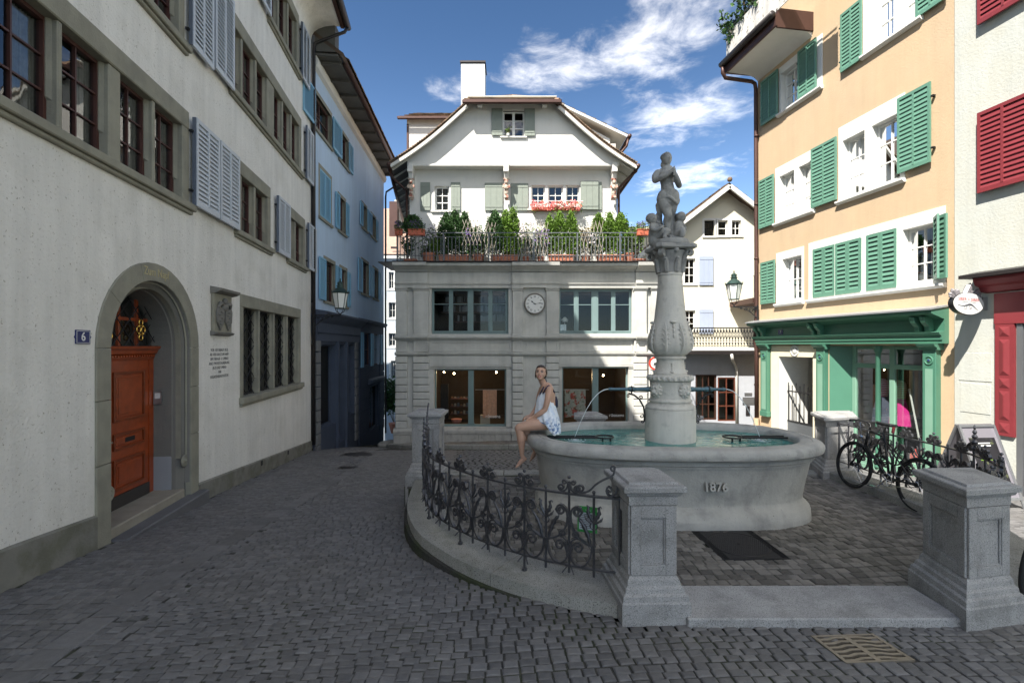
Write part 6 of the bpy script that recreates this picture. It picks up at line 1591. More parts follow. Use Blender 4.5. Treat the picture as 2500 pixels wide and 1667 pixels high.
# print with red flowers
M_cl = mat('printed_cloth', (.36, .36, .32), .9, var=.2, vscale=8, col2=(.42, .05, .035), fac2=.9, s2=4.5, thr=(.54, .57), speck=[(9, (.06, .12, .07), .60, .63)])
hang(1448, 1612, 1042, 1262, M_cl, 'printed_cloth', 'cloth printed with red flowers hanging in the right shop window', 'textile')
for (a, b, side) in ((U(745), U(980), 'left'), (U(1420), U(1640), 'right')):
    m = MB(); m.tube([FC.pt(a, -.44, V_(1046)), FC.pt(b, -.44, V_(1046))], .008, 6); o = m.build('curtain_rod', M_silver); tag(o, 'thin metal rod carrying the cloth in the %s shop window' % side, 'rod')
m = MB(); m.lathe(FC.pt(U(598), -.5, V_(1315)), [(.04, 0), (.10, .01), (.17, .06), (.19, .13), (.20, .17), (.18, .17), (.0, .12)], 20); o = m.build('bowl', mat('bowl_rose', (.50, .20, .17), .5)); auto_smooth(o); tag(o, 'rose pink bowl on the floor of the left shop window', 'bowl')
m = MB(); m.box(FC, U(785), U(860), -.75, -.5, V_(1318), V_(1250)); o = m.build('storage_basket', M_lat); tag(o, 'pale wire basket below the salmon cloth', 'basket')
for k in range(3):
    bx = thing('display_shelf', ('upper', 'middle', 'lower')[k]+' dark display shelf with small goods in the left half of the shop', 'shelf', (U(600), 18.4, 0))
    m = MB(); z = V_(1140+k*62); m.box(FC, U(525), U(690), -1.7, -1.3, z-.02, z); m.build('board', M_woodR, bx)
    for i in range(6):
        m = MB(); m.bbox(FC.pt(U(540+i*25), -1.4, z+.05), .07, .07, .06+.05*((i*k) % 3)); m.build('goods', mat('goods_%d' % (i % 3), ((.20, .10, .05), (.30, .25, .2), (.08, .10, .12))[i % 3], .6), bx)
pic = MB(); pic.box(FC, U(452), U(515), -1.2, -1.16, V_(1300), V_(1015)); o = pic.build('leaning_mirror', M_dark); tag(o, 'tall dark framed mirror leaning inside the left shop window', 'mirror')
for (u, v) in ((888, 1247), (1842, 1238)):
    o = text('r\u0254osens', .165, 'shop_lettering', M_white, frM(FC, U(u), -.165, V_(v)), None, ext=.002, xs=1.0)
    tag(o, ('white shop lettering roosens on the left window glass' if u < 1000 else 'white shop lettering roosens on the right window glass, beside the column'), 'lettering', 'shop name on the glass')

# ---- balcony floor and railing
Yb = 17.0; RX = lambda u: -5.058+u/212.8; RZ = lambda v: 12.093-v/212.8
fB = front(16.98)
m = MB(); m.box(W, XL-.3, XR, 16.75, 18.3, 4.94, 4.985); m.build('balcony_floor', M_gutD, CH)
rl = thing('balcony_railing', 'slim grey iron railing along the planted balcony over the cornice', 'railing', (.6, 16.75, 4.98))
fB = front(16.72)
ra, rb = -3.98, 5.12; z0, z1 = 5.02, 5.98
m = MB(); m.box(fB, ra, rb, -.012, .012, z1-.03, z1); m.build('handrail', M_rail, rl)
m = MB(); m.box(fB, ra, rb, -.008, .008, z1-.17, z1-.15); m.build('middle_rail', M_rail, rl)
m = MB(); m.box(fB, ra, rb, -.008, .008, 5.17, 5.19); m.build('bottom_rail', M_rail, rl)
m = MB(); m.box(fB, -.011, .011, -.008, .008, 0, z1-.16-5.02); me = m.mesh('baluster'); me.materials.append(M_rail)
m = MB(); m.box(fB, -.022, .022, -.020, .020, 0, z1-4.99); mp_ = m.mesh('post'); mp_.materials.append(M_rail)
x = ra
while x <= rb: inst(me, 'baluster', rl, (x, 0, 5.02)); x += .127
for x in (-3.97, -2.37, -.80, .76, 2.26, 3.73, 5.1): inst(mp_, 'post', rl, (x, 0, 4.98))
for xx in (ra, rb):
    fs_ = Fr((xx, 16.72, 0), (0, 1, 0), (1, 0, 0)); m = MB(); m.box(fs_, 0, 1.4, -.012, .012, z1-.03, z1); m.box(fs_, 0, 1.4, -.008, .008, 5.17, 5.19)
    for i in range(11): m.box(fs_, .06+i*.127, .075+i*.127, -.006, .006, 5.02, z1-.02)
    m.build('side_panel', M_rail, rl)

# ---- white upper house
fw = front(18.2); fj = front(17.80)
u5 = lambda u: -5.339+u/201.6; v5 = lambda v: 12.651-v/201.6
wu = [(u5(490), u5(600), v5(1112), v5(925))]
tri = [(u5(1222), u5(1327), v5(1062), v5(918)), (u5(1350), u5(1464), v5(1062), v5(918)), (u5(1487), u5(1588), v5(1062), v5(918))]
wall(fw, u5(300), u5(1872), 4.9, 8.9, [(*w, .16) for w in wu+tri], .16, M_plC, CH, name='upper_wall', revmat=M_white)
gl_ = [(u5(300), v5(790)), (u5(300), v5(740)), (u5(760), v5(330)), (u5(1395), v5(330)), (u5(1872), v5(740)), (u5(1872), v5(790))]
gw = (u5(1010), u5(1166), v5(585), v5(392))
m = MB()                                             # gable wall as a fan of strips with the window left open
def gtop(x):
    if x < u5(760): t = (x-u5(300))/(u5(760)-u5(300)); return v5(740)+t*(v5(330)-v5(740))-.10*math.sin(math.pi*t)
    if x > u5(1395): t = (x-u5(1395))/(u5(1872)-u5(1395)); return v5(330)+t*(v5(740)-v5(330))-.10*math.sin(math.pi*t)
    return v5(330)
xsg = [u5(300)+(u5(1872)-u5(300))*i/40 for i in range(41)]; xsg = sorted(set(xsg+[gw[0], gw[1], u5(760), u5(1395)]))
zb_ = v5(802)
for i in range(len(xsg)-1):
    a, b = xsg[i], xsg[i+1]; ta, tb = gtop(a), gtop(b)
    if gw[0]-1e-6 <= a and b <= gw[1]+1e-6:
        m.face([fj.pt(a, 0, zb_), fj.pt(b, 0, zb_), fj.pt(b, 0, gw[2]), fj.pt(a, 0, gw[2])]); m.face([fj.pt(a, 0, gw[3]), fj.pt(b, 0, gw[3]), fj.pt(b, 0, tb), fj.pt(a, 0, ta)])
    else: m.face([fj.pt(a, 0, zb_), fj.pt(b, 0, zb_), fj.pt(b, 0, tb), fj.pt(a, 0, ta)])
m.face([fj.pt(u5(300), 0, zb_), fj.pt(u5(1872), 0, zb_), fw.pt(u5(1872), 0, zb_), fw.pt(u5(300), 0, zb_)])
for sx in (u5(300), u5(1872)): m.face([fj.pt(sx, 0, zb_), fw.pt(sx, 0, zb_), fw.pt(sx, 0, gtop(sx)), fj.pt(sx, 0, gtop(sx))])
m.build('gable_wall', M_plC, CH, fixn=False)
m = MB(); m.profile(fj, [(.0, zb_-.0), (.03, zb_-.0), (.04, zb_+.05), (0, zb_+.09)], u5(300), u5(1872)); m.build('jetty_moulding', M_plC, CH)
m = MB()
for sx, sy in ((u5(300), -.16), (u5(1872), .0)):
    m.face([fw.pt(sx, 0, 4.9), (sx+8*sy, 26.2, 4.9), (sx+8*sy, 26.2, 8.9), fw.pt(sx, 0, 8.9)])
m.build('side_wall_upper', M_plC, CH, fixn=False)
# main roof: broken slope, hipped top; eaves run back to Y=26
def rk(side, t):                                     # roof edge profile from eave (t=0) to hip start (t=1)
    if side < 0: x = u5(165)+t*(u5(740)-u5(165)); z = v5(762)+t*(v5(312)-v5(762))
    else: x = u5(2012)+t*(u5(1428)-u5(2012)); z = v5(772)+t*(v5(318)-v5(772))
    return x*.972, 2.05+(z-.16*math.sin(math.pi*t)*(1-.25*t)-2.05)*.972
Y0, Y1 = 17.45, 26.3
for side, nm in ((-1, 'left'), (1, 'right')):
    m = MB(); k = 10; sk = -.16*(Y1-Y0) if side < 0 else 0; V = []
    for i in range(k+1):
        x, z = rk(side, i/k); xb = x+sk*(1-i/k)
        V += [(x, Y0, z), (xb, Y1, z), (x, Y0, z-.07), (xb, Y1, z-.07)]
    F = []
    for i in range(k):
        b = i*4; F += [(b, b+4, b+5, b+1), (b+2, b+3, b+7, b+6), (b, b+2, b+6, b+4), (b+1, b+5, b+7, b+3)]
    m.add(V, F); m.build('roof', M_tileB, CH)
    # verge: white barge strip and tile ends one by one
    m = MB(); pts = [(rk(side, i/16)) for i in range(17)]
    m.bar([(x, Y0+.04, z-.13) for x, z in pts], (0, 1, 0), .05, .05); m.build('barge_board', M_wdW, CH)
    for i in range(34):
        t = i/34; x, z = rk(side, t); x2, z2 = rk(side, t+1.4/34); m = MB(); lift = .05
        a = Vector((x, Y0-.03, z+.02)); b = Vector((x2, Y0-.03, z2+.02)); nn = Vector((-(b-a).z, 0, (b-a).x)).normalized(); nn = nn if nn.z > 0 else -nn
        a2 = a+nn*.055; b2 = b+nn*.012; y_ = Vector((0, .30, 0))
        m.add([a, b, b2, a2, a+y_, b+y_, b2+y_, a2+y_], [(0, 1, 2, 3), (7, 6, 5, 4), (0, 4, 5, 1), (3, 2, 6, 7), (0, 3, 7, 4), (1, 5, 6, 2)])
        m.build('verge_tile', M_tile, CH, fixn=False)
    a0 = rk(side, 0); a1 = rk(side, .5); a2 = rk(side, 1)
    tiles(CH, (a0[0], Y0+.27, a0[1]+.01), (a0[0]+sk, Y1, a0[1]+.01), (a1[0]+sk*.5, Y1, a1[1]+.01), (a1[0], Y0+.27, a1[1]+.01), 30, 12, stuff=True)
    tiles(CH, (a1[0], Y0+.27, a1[1]+.01), (a1[0]+sk*.5, Y1, a1[1]+.01), (a2[0], Y1, a2[1]+.01), (a2[0], Y0+.27, a2[1]+.01), 30, 12, stuff=True)
    # soffit boards between the wall and the eave, with rafters
    xw = u5(300) if side < 0 else u5(1872); t1 = .235; x1, z1_ = rk(side, t1)
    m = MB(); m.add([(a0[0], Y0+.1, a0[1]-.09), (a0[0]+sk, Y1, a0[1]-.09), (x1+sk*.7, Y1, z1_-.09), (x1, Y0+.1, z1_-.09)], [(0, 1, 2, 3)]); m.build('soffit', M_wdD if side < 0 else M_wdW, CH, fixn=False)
    for i in range(9):
        y_ = Y0+.35+i*.85; m = MB(); ff = (y_-Y0)/(Y1-Y0)*sk
        m.tube([(a0[0]+ff+.04*-side, y_, a0[1]-.13), (x1+ff, y_, z1_-.13)], .05, 4); m.build('rafter', M_wdW, CH)
    m = MB(); m.tube([(a0[0]+side*.05, Y0-.02, a0[1]-.07), (a0[0]+side*.05+sk, Y1, a0[1]-.07)], .075, 10); m.build('gutter', M_copper, CH, smooth=True)
m = MB(); xr = u5(2012)+.02; m.tube([(xr, Y0+.5, v5(790)), (xr-.05, Y0+.5, v5(830)), (xr-.35, Y0+.6, v5(880)), (u5(1872)+.08, 18.1, v5(940)), (u5(1872)+.05, 18.12, v5(960)), (u5(1872)+.05, 18.12, 4.95)], .05, 10); m.build('downpipe', M_copper, CH, smooth=True)
m = MB(); xl = u5(165); m.tube([(xl-.02, Y0+.4, v5(830)), (xl+.05, Y0+.5, v5(870)), (u5(300)-.3, 18.0, v5(930)), (u5(300)-.12, 18.2, v5(960)), (u5(300)-.1, 18.25, 5.2)], .045, 8); m.build('downpipe', M_copper, CH, smooth=True)
# half hip on top
hx0, hx1, hz = u5(735)*.968, u5(1418)*.968, 2.05+(v5(300)-2.05)*.965
apx = (.0, 20.2, 12.45); 
m = MB(); m.add([(hx0-.08, Y0-.10, hz), (hx1+.08, Y0-.10, hz), apx, (apx[0], Y1, apx[2])], [(0, 1, 2)])
m.face([(hx0-.05, Y0, hz), apx, (apx[0], Y1, apx[2]), (hx0-.05, Y1, hz)]); m.face([(hx1+.05, Y0, hz), (hx1+.05, Y1, hz), (apx[0], Y1, apx[2]), apx]); m.build('hip_roof', M_tileB, CH, fixn=False)
nrow = 12
m_ = MB()
for j in range(nrow):
    v0, v1 = j/nrow, min(1, (j+1.2)/nrow); L0 = (hx1-hx0+.16)*(1-v0); nn_t = max(1, int(L0/.19))
    for i in range(nn_t):
        a0_, a1_ = (i+.03)/nn_t, (i+.97)/nn_t
        def hp(a, v, dz): 
            l = Vector((hx0-.08, Y0-.10, hz)).lerp(Vector(apx), v); r__ = Vector((hx1+.08, Y0-.10, hz)).lerp(Vector(apx), v); q = l.lerp(r__, a); return (q.x, q.y-.02, q.z+dz)
        V = [hp(a0_, v0, .05), hp(a1_, v0, .05), hp(a1_, v1, .02), hp(a0_, v1, .02), hp(a0_, v0, .012), hp(a1_, v0, .012)]
        t = MB(); t.add(V, [(0, 1, 2, 3), (4, 5, 1, 0)]); t.build('roof_tile', M_tile, CH, fixn=False)
m = MB(); m.tube([(hx0-.06, Y0-.1, hz+.05), (apx[0], apx[1], apx[2]+.05)], .05, 6); m.tube([(hx1+.06, Y0-.1, hz+.05), (apx[0], apx[1], apx[2]+.05)], .05, 6); m.build('hip_tiles', M_tile, CH)
m = MB(); m.box(front(Y0-.12), hx0-.14, hx1+.14, -.02, .10, hz-.13, hz+.02); m.build('gutter', M_copper, CH, bevel=.03)
m = MB(); m.profile(fj, [(0, v5(330)-.0), (.18, v5(330)+.02), (.30, v5(318)), (.30, v5(312)), (0, v5(312))], u5(752), u5(1402)); m.build('eave_soffit', M_wdW, CH)
for u in (840, 1316):
    m = MB(); m.box(fj, u5(u)-.09, u5(u)+.09, 0, .25, v5(378), v5(345)); m.build('beam_end', M_plC, CH, bevel=.02)
# chimney
m = MB(); m.bbox(((u5(687)+u5(858))/2-.10, 20.3, 12.3), .97, .9, 4.0); m.build('chimney', M_plC, CH)
m = MB(); m.bbox(((u5(687)+u5(858))/2-.10, 20.3, 14.33), 1.05, .98, .07); m.bbox(((u5(687)+u5(858))/2-.10, 20.3, 14.28), .99, .92, .04); m.build('chimney_cap', M_gutD, CH)
for o in CH.children:
    if o.name.startswith('chimney'):
        for v in o.data.vertices: v.co.z -= .62
# dormers
dl = (-4.35, -1.7, 20.0, 22.0); zl0, zl1 = 9.6, 11.42
m = MB(); m.box(W, dl[0], dl[1], dl[2], dl[3], zl0, zl1); m.build('dormer', M_plC, CH)
m = MB(); m.box(W, dl[0]-.0, dl[0]+.08, dl[2]-.03, dl[2]-.001, zl0, zl1-.2); m.build('dormer_board', M_copper, CH)
P4 = [(-4.6, 19.8, 11.42), (-1.0, 19.8, 11.42), (-1.0, 21.0, 12.15), (-4.3, 21.0, 12.15)]
roof_slab(CH, P4, .06, M_tileB, 'dormer_roof'); tiles(CH, *[Vector(q)+Vector((0, 0, .01)) for q in P4], 18, 6, maxn=120)
roof_slab(CH, [(-4.6, 22.2, 11.42), (-1.0, 22.2, 11.42), (-1.0, 21.0, 12.15), (-4.3, 21.0, 12.15)], .06, M_tileB, 'dormer_roof')
m = MB(); m.box(W, -4.68, -1.5, 19.68, 19.80, 11.31, 11.42); m.build('dormer_gutter', M_copper, CH, bevel=.02)
dr0 = (2.0, 4.15, 20.0, 22.4)
m = MB(); m.add([(2.0, 20, 9.2), (4.05, 20, 9.2), (4.05, 20, 10.62), (2.0, 20, 11.7)]+[(2.0, 22.4, 9.2), (4.05, 22.4, 9.2), (4.05, 22.4, 10.62), (2.0, 22.4, 11.7)], [(0, 1, 2, 3), (4, 7, 6, 5), (1, 5, 6, 2)]); m.build('dormer', M_plC, CH)
P4 = [(4.72, 19.7, 10.66), (4.72, 22.6, 10.66), (1.7, 22.6, 12.1), (1.7, 19.7, 12.1)]
roof_slab(CH, P4, .10, M_wdW, 'dormer_roof'); tiles(CH, *[Vector(q)+Vector((0, 0, .01)) for q in P4], 12, 14, maxn=168)
m = MB(); m.tube([(4.78, 19.6, 10.58), (4.78, 22.7, 10.58)], .08, 10); m.tube([(4.75, 19.75, 10.5), (4.7, 19.8, 10.25), (4.45, 19.9, 9.95), (4.2, 19.95, 9.85)], .05, 8); m.build('dormer_gutter', M_copper, CH, smooth=True)
m = MB(); m.box(W, 4.05, 4.25, 19.85, 20.1, 10.1, 10.35); m.build('beam_end', M_plC, CH)
# windows and shutters
def white_surround(w, fr, e=.09, mt=M_plC):
    m = MB()
    for q in ((w[0]-e, w[0], w[2], w[3]+e), (w[1], w[1]+e, w[2], w[3]+e), (w[0], w[1], w[3], w[3]+e)): m.box(fr, q[0], q[1], -.02, .016, q[2], q[3])
    m.box(fr, w[0]-e-.05, w[1]+e+.05, -.02, .07, w[2]-.05, w[2]-.001); m.build('window_surround', mt, CH)
for w in wu: window(CH, fw, *w, -.12, M_white, cols=2, rows=3, fw=.06, mw=.03, deep=.5, curtain=2); white_surround(w, fw)
for w in tri: window(CH, fw, *w, -.12, M_white, cols=2, rows=2, fw=.05, mw=.025, deep=.5, gl=M_glassU)
white_surround((tri[0][0], tri[-1][1], tri[0][2]-.18, tri[0][3]), fw)
window(CH, fj, *gw, -.12, M_white, cols=2, rows=3, fw=.05, mw=.03, leaves=2, deep=.5); white_surround(gw, fj, e=.05)
for q in ((925, 1006, 378, 578), (1169, 1246, 380, 582)): leafboard(CH, fj, u5(q[0]), u5(q[1]), v5(q[3]), v5(q[2]), .03, M_shC)
for q in ((383, 457, 898, 1110), (614, 685, 898, 1110), (870, 1006, 902, 1112), (1068, 1199, 905, 1113)): leafboard(CH, fw, u5(q[0]), u5(q[1]), v5(q[3]), v5(q[2]), .03, M_shC)
leafboard(CH, fw, u5(1594), u5(1728), v5(1108), v5(893), .10, M_shC); leafboard(CH, fw, u5(1700), u5(1756), v5(1106), v5(895), .03, M_shC, boards=2, battens=False)
# carved consoles
M_carv = mat('carved_console_paint', (.50, .42, .34), .7, var=.25, vscale=12, col2=(.30, .07, .04), fac2=.9, s2=9, thr=(.5, .56))
for k, u in enumerate((322, 1034, 1838)):
    m = MB(); x = u5(u); s_ = (1.6 if k == 0 else (0 if k == 1 else -1.0))
    m.box(fj, x-.10, x+.10, -.40, .10, v5(850), v5(782)); m.prism(Fr((x-.08, 17.8, 0), (0, 1, 0), (1, 0, 0)), [(-.02, v5(850)), (.40, v5(850)), (.40, v5(1030)), (.30, v5(1000)), (.10, v5(900))], 0, .16)
    m.build('console', M_plC, CH, bevel=.02)
    m = MB(); c = Vector((x, 17.86, v5(915))); m.ball(c, (.075, .07, .09), 10, 8); m.ball(c+Vector((0, .05, -.17)), (.10, .08, .12), 10, 8); m.ball(c+Vector((0, .08, -.36)), (.08, .07, .12), 10, 8)
    for sg in (-1, 1): m.tube([c+Vector((sg*.09, .04, -.08)), c+Vector((sg*.12, .0, -.20)), c+Vector((sg*.03, -.04, -.24))], [.03, .028, .022], 6)
    m.bbox(c+Vector((0, .10, -.52)), .15, .16, .10); m.bbox(c+Vector((0, .12, -.60)), .10, .12, .06); m.bbox(c+Vector((0, .06, .12)), .22, .12, .04)
    m.build('carved_figure', M_carv, CH, smooth=False)
# ================================================================ BALCONY PLANTS
def leaves(m, c, rad, n, size, rr, shape=None, up=.2):
    for _ in range(n):
        while True:
            v = Vector((rr.uniform(-1, 1), rr.uniform(-1, 1), rr.uniform(-1, 1)))
            if .35 < v.length < 1: break
        if shape: 
            h = (v.z+1)/2; k = shape(h); v.x *= k; v.y *= k
        p = Vector(c)+Vector((v.x*rad[0], v.y*rad[1], v.z*rad[2]))
        d = Vector((v.x, v.y, v.z*.5+up+rr.uniform(-.5, .5))).normalized()+Vector((rr.uniform(-.6, .6), rr.uniform(-.6, .6), rr.uniform(-.6, .6))); d.normalize()
        s = d.orthogonal().normalized()*math.cos(rr.random()*6)+d.cross(d.orthogonal()).normalized()*math.sin(rr.random()*6); L = size*rr.uniform(.6, 1.4)
        m.add([p, p+d*L*.5+s*L*.28, p+d*L, p+d*L*.5-s*L*.28], [(0, 1, 2, 3)])
def thuja(name, x, y, z, h, r, seed, label, mt, group='clipped conifers on the balcony', lump=1):
    rr = random.Random(seed); t = thing(name, label, 'shrub', (x, y, z), group=group); m = MB()
    for k in range(lump):
        a = rr.random()*6; ox = (0 if lump == 1 else r*.4*math.cos(a)); oy = (0 if lump == 1 else r*.4*math.sin(a))
        leaves(m, (x+ox, y+oy, z+h*.5*(1-.08*k)), (r*(1 if lump == 1 else .75), r*(1 if lump == 1 else .75), h*.5*(1-.08*k)), int(3000*h*r/.25/1.4), .068, rr, lambda q: .35+.75*math.sqrt(max(0, min(1, (1.02-q)*1.6)))*(1-.15*(1-q)), up=.8)
    for _ in range(60):                              # wisps on the outline
        a = rr.random()*6.28; zz = rr.random(); q = (.35+.75*math.sqrt(max(0, min(1, (1.02-zz)*1.6))))*r
        leaves(m, (x+q*math.cos(a)*.95, y+q*math.sin(a)*.95, z+h*zz), (.05, .05, .07), 5, .05, rr, up=1)
    m.build('crown', mt, t, fixn=False); m = MB(); m.tube([(x, y, z-.08), (x, y, z+h*.5)], [.02, .012], 5); m.build('trunk', M_stem, t)
def shrub(name, x, y, z, h, r, seed, label, mt, flower=None, cat='plant', lsize=.085, n=460, group=None):
    rr = random.Random(seed); t = thing(name, label, cat, (x, y, z), group=group); m = MB(); ms = MB(); mf = MB(); r *= 1.3; h *= 1.08
    for k in range(9):
        a = rr.random()*6.28; q = rr.uniform(.2, 1)*r; tip = Vector((x+q*math.cos(a), y+q*math.sin(a)*.7, z+h*rr.uniform(.55, 1))); b = Vector((x, y, z-.06)); md = b.lerp(tip, .5)+Vector((0, 0, h*.15))
        pts = [b, md, tip]; ms.tube(pts, [.008, .006, .003], 4, cap=False)
        for j in range(n//9):
            f = rr.uniform(.25, 1); p = b.lerp(md, f*2) if f < .5 else md.lerp(tip, f*2-1); leaves(m, p, (.10*r/.3, .10, .10), 1, lsize, rr)
            if flower and f > .7 and rr.random() < .35:
                fc = p+Vector((rr.uniform(-.08, .08), rr.uniform(-.08, .02), rr.uniform(0, .1))); s = .024
                for q_ in range(4): aa = q_*1.57; mf.add([fc, fc+Vector((math.cos(aa)*s, -.01, math.sin(aa)*s)), fc+Vector((math.cos(aa+.8)*s*1.3, -.015, math.sin(aa+.8)*s*1.3)), fc+Vector((math.cos(aa+1.57)*s, -.01, math.sin(aa+1.57)*s))], [(0, 1, 2, 3)])
    m.build('foliage', mt, t, fixn=False); ms.build('stems', M_stem, t)
    if flower and mf.v: mf.build('flowers', flower, t, fixn=False, kind='stuff')
    return t
def round_pot(x, y, z, r, h, label, mt=None):
    m = MB(); m.lathe((x, y, z), [(r*.70, 0), (r*.92, h*.80), (r, h*.82), (r*1.03, h*.97), (r*.98, h), (r*.85, h*.98), (r*.82, h*.9), (0, h*.88)], 20)
    o = auto_smooth(m.build('flower_pot', mt or M_terra), 35); tag(o, label, 'pot', 'terracotta pots and troughs on the balcony')
def trough(x0, x1, y, z, label, h=.30, d=.30):
    root = thing('plant_trough', label, 'trough', ((x0+x1)/2, y, z), group='terracotta pots and troughs on the balcony')
    m = MB(); e = .03
    V = [(x0+e, y-d/2+e, z), (x1-e, y-d/2+e, z), (x1-e, y+d/2-e, z), (x0+e, y+d/2-e, z)]+[(x0, y-d/2, z+h-.05), (x1, y-d/2, z+h-.05), (x1, y+d/2, z+h-.05), (x0, y+d/2, z+h-.05)]
    m.add(V, [(3, 2, 1, 0), (4, 5, 6, 7)]+[(i, (i+1) % 4, 4+(i+1) % 4, 4+i) for i in range(4)]); m.build('body', M_terra, root)
    m = MB(); m.box(W, x0-.015, x1+.015, y-d/2-.015, y+d/2+.015, z+h-.05, z+h); m.build('rim', M_terra, root, bevel=.01)
    m = MB(); n = 24; pts = [(x0+.1+(x1-x0-.2)*i/n, y-d/2+e-.002-(h*.45)*.0-.012, z+h*.45-.045*abs(math.sin(i/n*math.pi*3))) for i in range(n+1)]; m.tube(pts, .012, 5); m.build('garland', M_terra, root)
zb = 4.985; yp = 17.25
trough(RX(525), RX(745), yp, zb, 'long terracotta trough under the widest dark conifers, left part of the balcony')
trough(RX(915), RX(1122), yp, zb, 'long terracotta trough under the two conifers left of the balcony middle')
trough(RX(1352), RX(1545), yp, zb, 'sunlit terracotta trough under the three slim conifers')
trough(RX(1722), RX(1930), yp, zb, 'sunlit terracotta trough at the right end of the row')
trough(RX(262), RX(352), yp, zb, 'small low terracotta trough at the left end of the balcony', h=.16)
trough(RX(1990), RX(2085), yp, zb, 'small low terracotta trough at the right end of the balcony', h=.16)
for u, r_, h, lab in ((447, .25, .36, 'big round ribbed terracotta pot left of the first long trough'), (822, .20, .30, 'round terracotta pot under the grey green bush'), (1180, .14, .24, 'small red clay pot in the middle of the balcony'),
                      (1297, .14, .24, 'small pale clay pot left of the sunlit trough'), (1635, .17, .28, 'pale clay pot between the two sunlit troughs'), (1965, .18, .36, 'tall pale clay pot right of the last long trough')):
    round_pot(RX(u), yp-.05, zb, r_, h, lab)
rr0 = [(320, 6.1, .62, .30, M_leaf, 'round dark conifer at the left end of the balcony'), (575, 5.3, 1.42, .28, M_leaf, 'dark conifer, first of the clump behind the leftmost long trough'), (640, 5.3, 1.55, .26, M_leaf, 'dark conifer, tallest of the leftmost clump'), (715, 5.3, 1.45, .24, M_leaf, 'dark conifer, right one of the leftmost clump'),
       (945, 5.3, 1.50, .32, M_leaf, 'broad dark conifer left of the balcony middle'), (1028, 5.3, 1.55, .24, M_leafY, 'bright conifer between the broad dark one and the tall bright one'), (1085, 5.3, 1.58, .22, M_leafY, 'tall bright green conifer under the centre console'),
       (1362, 5.3, 1.36, .19, M_leafY, 'leftmost of the three slim bright conifers'), (1440, 5.3, 1.50, .25, M_leafY, 'middle and tallest of the three slim bright conifers'), (1525, 5.3, 1.48, .23, M_leafY, 'rightmost of the three slim bright conifers'),
       (1737, 5.3, 1.42, .26, M_leafY, 'olive conifer, left of the right hand group'), (1825, 5.3, 1.46, .20, M_leafY, 'narrow olive conifer in the middle of the right hand group'), (1905, 5.3, 1.44, .28, M_leafY, 'olive conifer nearest the right downpipe')]
for i, (u, z, h, r_, mt, lab) in enumerate(rr0): thuja('conifer', RX(u), yp+.05+.05*(i % 3), z-.05, h*1.1, r_*1.15, 40+i, lab, mt, lump=1)
shrub('rose_bush', RX(470), yp, 5.3, 1.0, .36, 60, 'airy rose bush with a few white blooms in the ribbed pot', M_leafG, M_petW, n=900)
shrub('olive_bush', RX(822), yp, 5.25, 1.05, .30, 61, 'grey green leafy bush between the first two troughs', M_leaf, None, n=1000)
shrub('climber', RX(1190), yp, 5.2, 1.15, .35, 62, 'light climber with pale violet blooms on the crossed lattice', M_leafG, M_petW, n=900)
shrub('climber', RX(1290), yp+.1, 5.2, 1.1, .3, 63, 'thin yellow green climber left of the slim conifers', M_leafY, None, n=300)
shrub('reddish_bush', RX(1640), yp, 5.25, 1.05, .32, 64, 'reddish green bush between the two sunlit troughs', mat('leaf_reddish', (.19, .15, .07), .6, var=.3, island=.5), None, n=1000)
shrub('yellow_bush', RX(2030), yp+.1, 5.2, 1.2, .36, 65, 'loose yellow green bush at the right end of the balcony', M_leafY, None, n=1000)
rf = random.Random(12)
for i, (u, wh) in enumerate(((285, 'by the small trough at the left end'), (410, 'at the left side of the big ribbed pot'), (500, 'between the big ribbed pot and the first long trough'), (780, 'just left of the grey green bush'), (860, 'just right of the grey green bush'), (1130, 'right of the second long trough'), (1245, 'between the red and the pale clay pots'), (1310, 'over the small pale clay pot'), (1590, 'right of the three slim conifers'), (1680, 'left of the olive conifers'), (1985, 'over the tall pale clay pot'))):
    shrub('potted_plant', RX(u), yp-.1+.2*rf.random(), 5.1, rf.uniform(.6, 1.05), .24, 200+i, 'low leafy balcony plant '+wh, (M_leaf, M_leafG, M_leafY)[i % 3], (None, M_petW, None, M_viol)[i % 4], n=420, lsize=.09, group='filler plants along the balcony railing')
for k, (u, lab) in enumerate(((380, 'red plastic flower box with dark violets hung on the left end of the rail'), (250, 'small red flower box round the left corner of the rail'), (2050, 'red plastic flower box with violet heads at the right end of the rail'), (2115, 'last small red flower box at the right corner of the rail'))):
    wd = .28 if k in (0, 2) else .12; x = RX(u)
    bx = thing('flower_box', lab, 'flower box', (x, 16.6, 5.85), group='red plastic flower boxes on the rail')
    m = MB(); m.box(W, x-wd, x+wd, 16.52, 16.68, 5.84, 6.02); m.box(W, x-wd-.015, x+wd+.015, 16.505, 16.695, 6.02, 6.05); m.build('box', M_plast, bx, bevel=.01)
    rr = random.Random(70+k); m = MB(); leaves(m, (x, 16.6, 6.16), (wd*1.1, .16, .18), 420, .05, rr, up=.6); leaves(m, (x, 16.56, 5.98), (wd*1.05, .12, .12), 100, .05, rr); m.build('foliage', M_leaf if k < 2 else M_leafG, bx, fixn=False)
    m = MB(); leaves(m, (x, 16.58, 6.22), (wd*1.1, .16, .14), 170, .032, rr, up=.8); m.build('flowers', M_viol, bx, fixn=False)
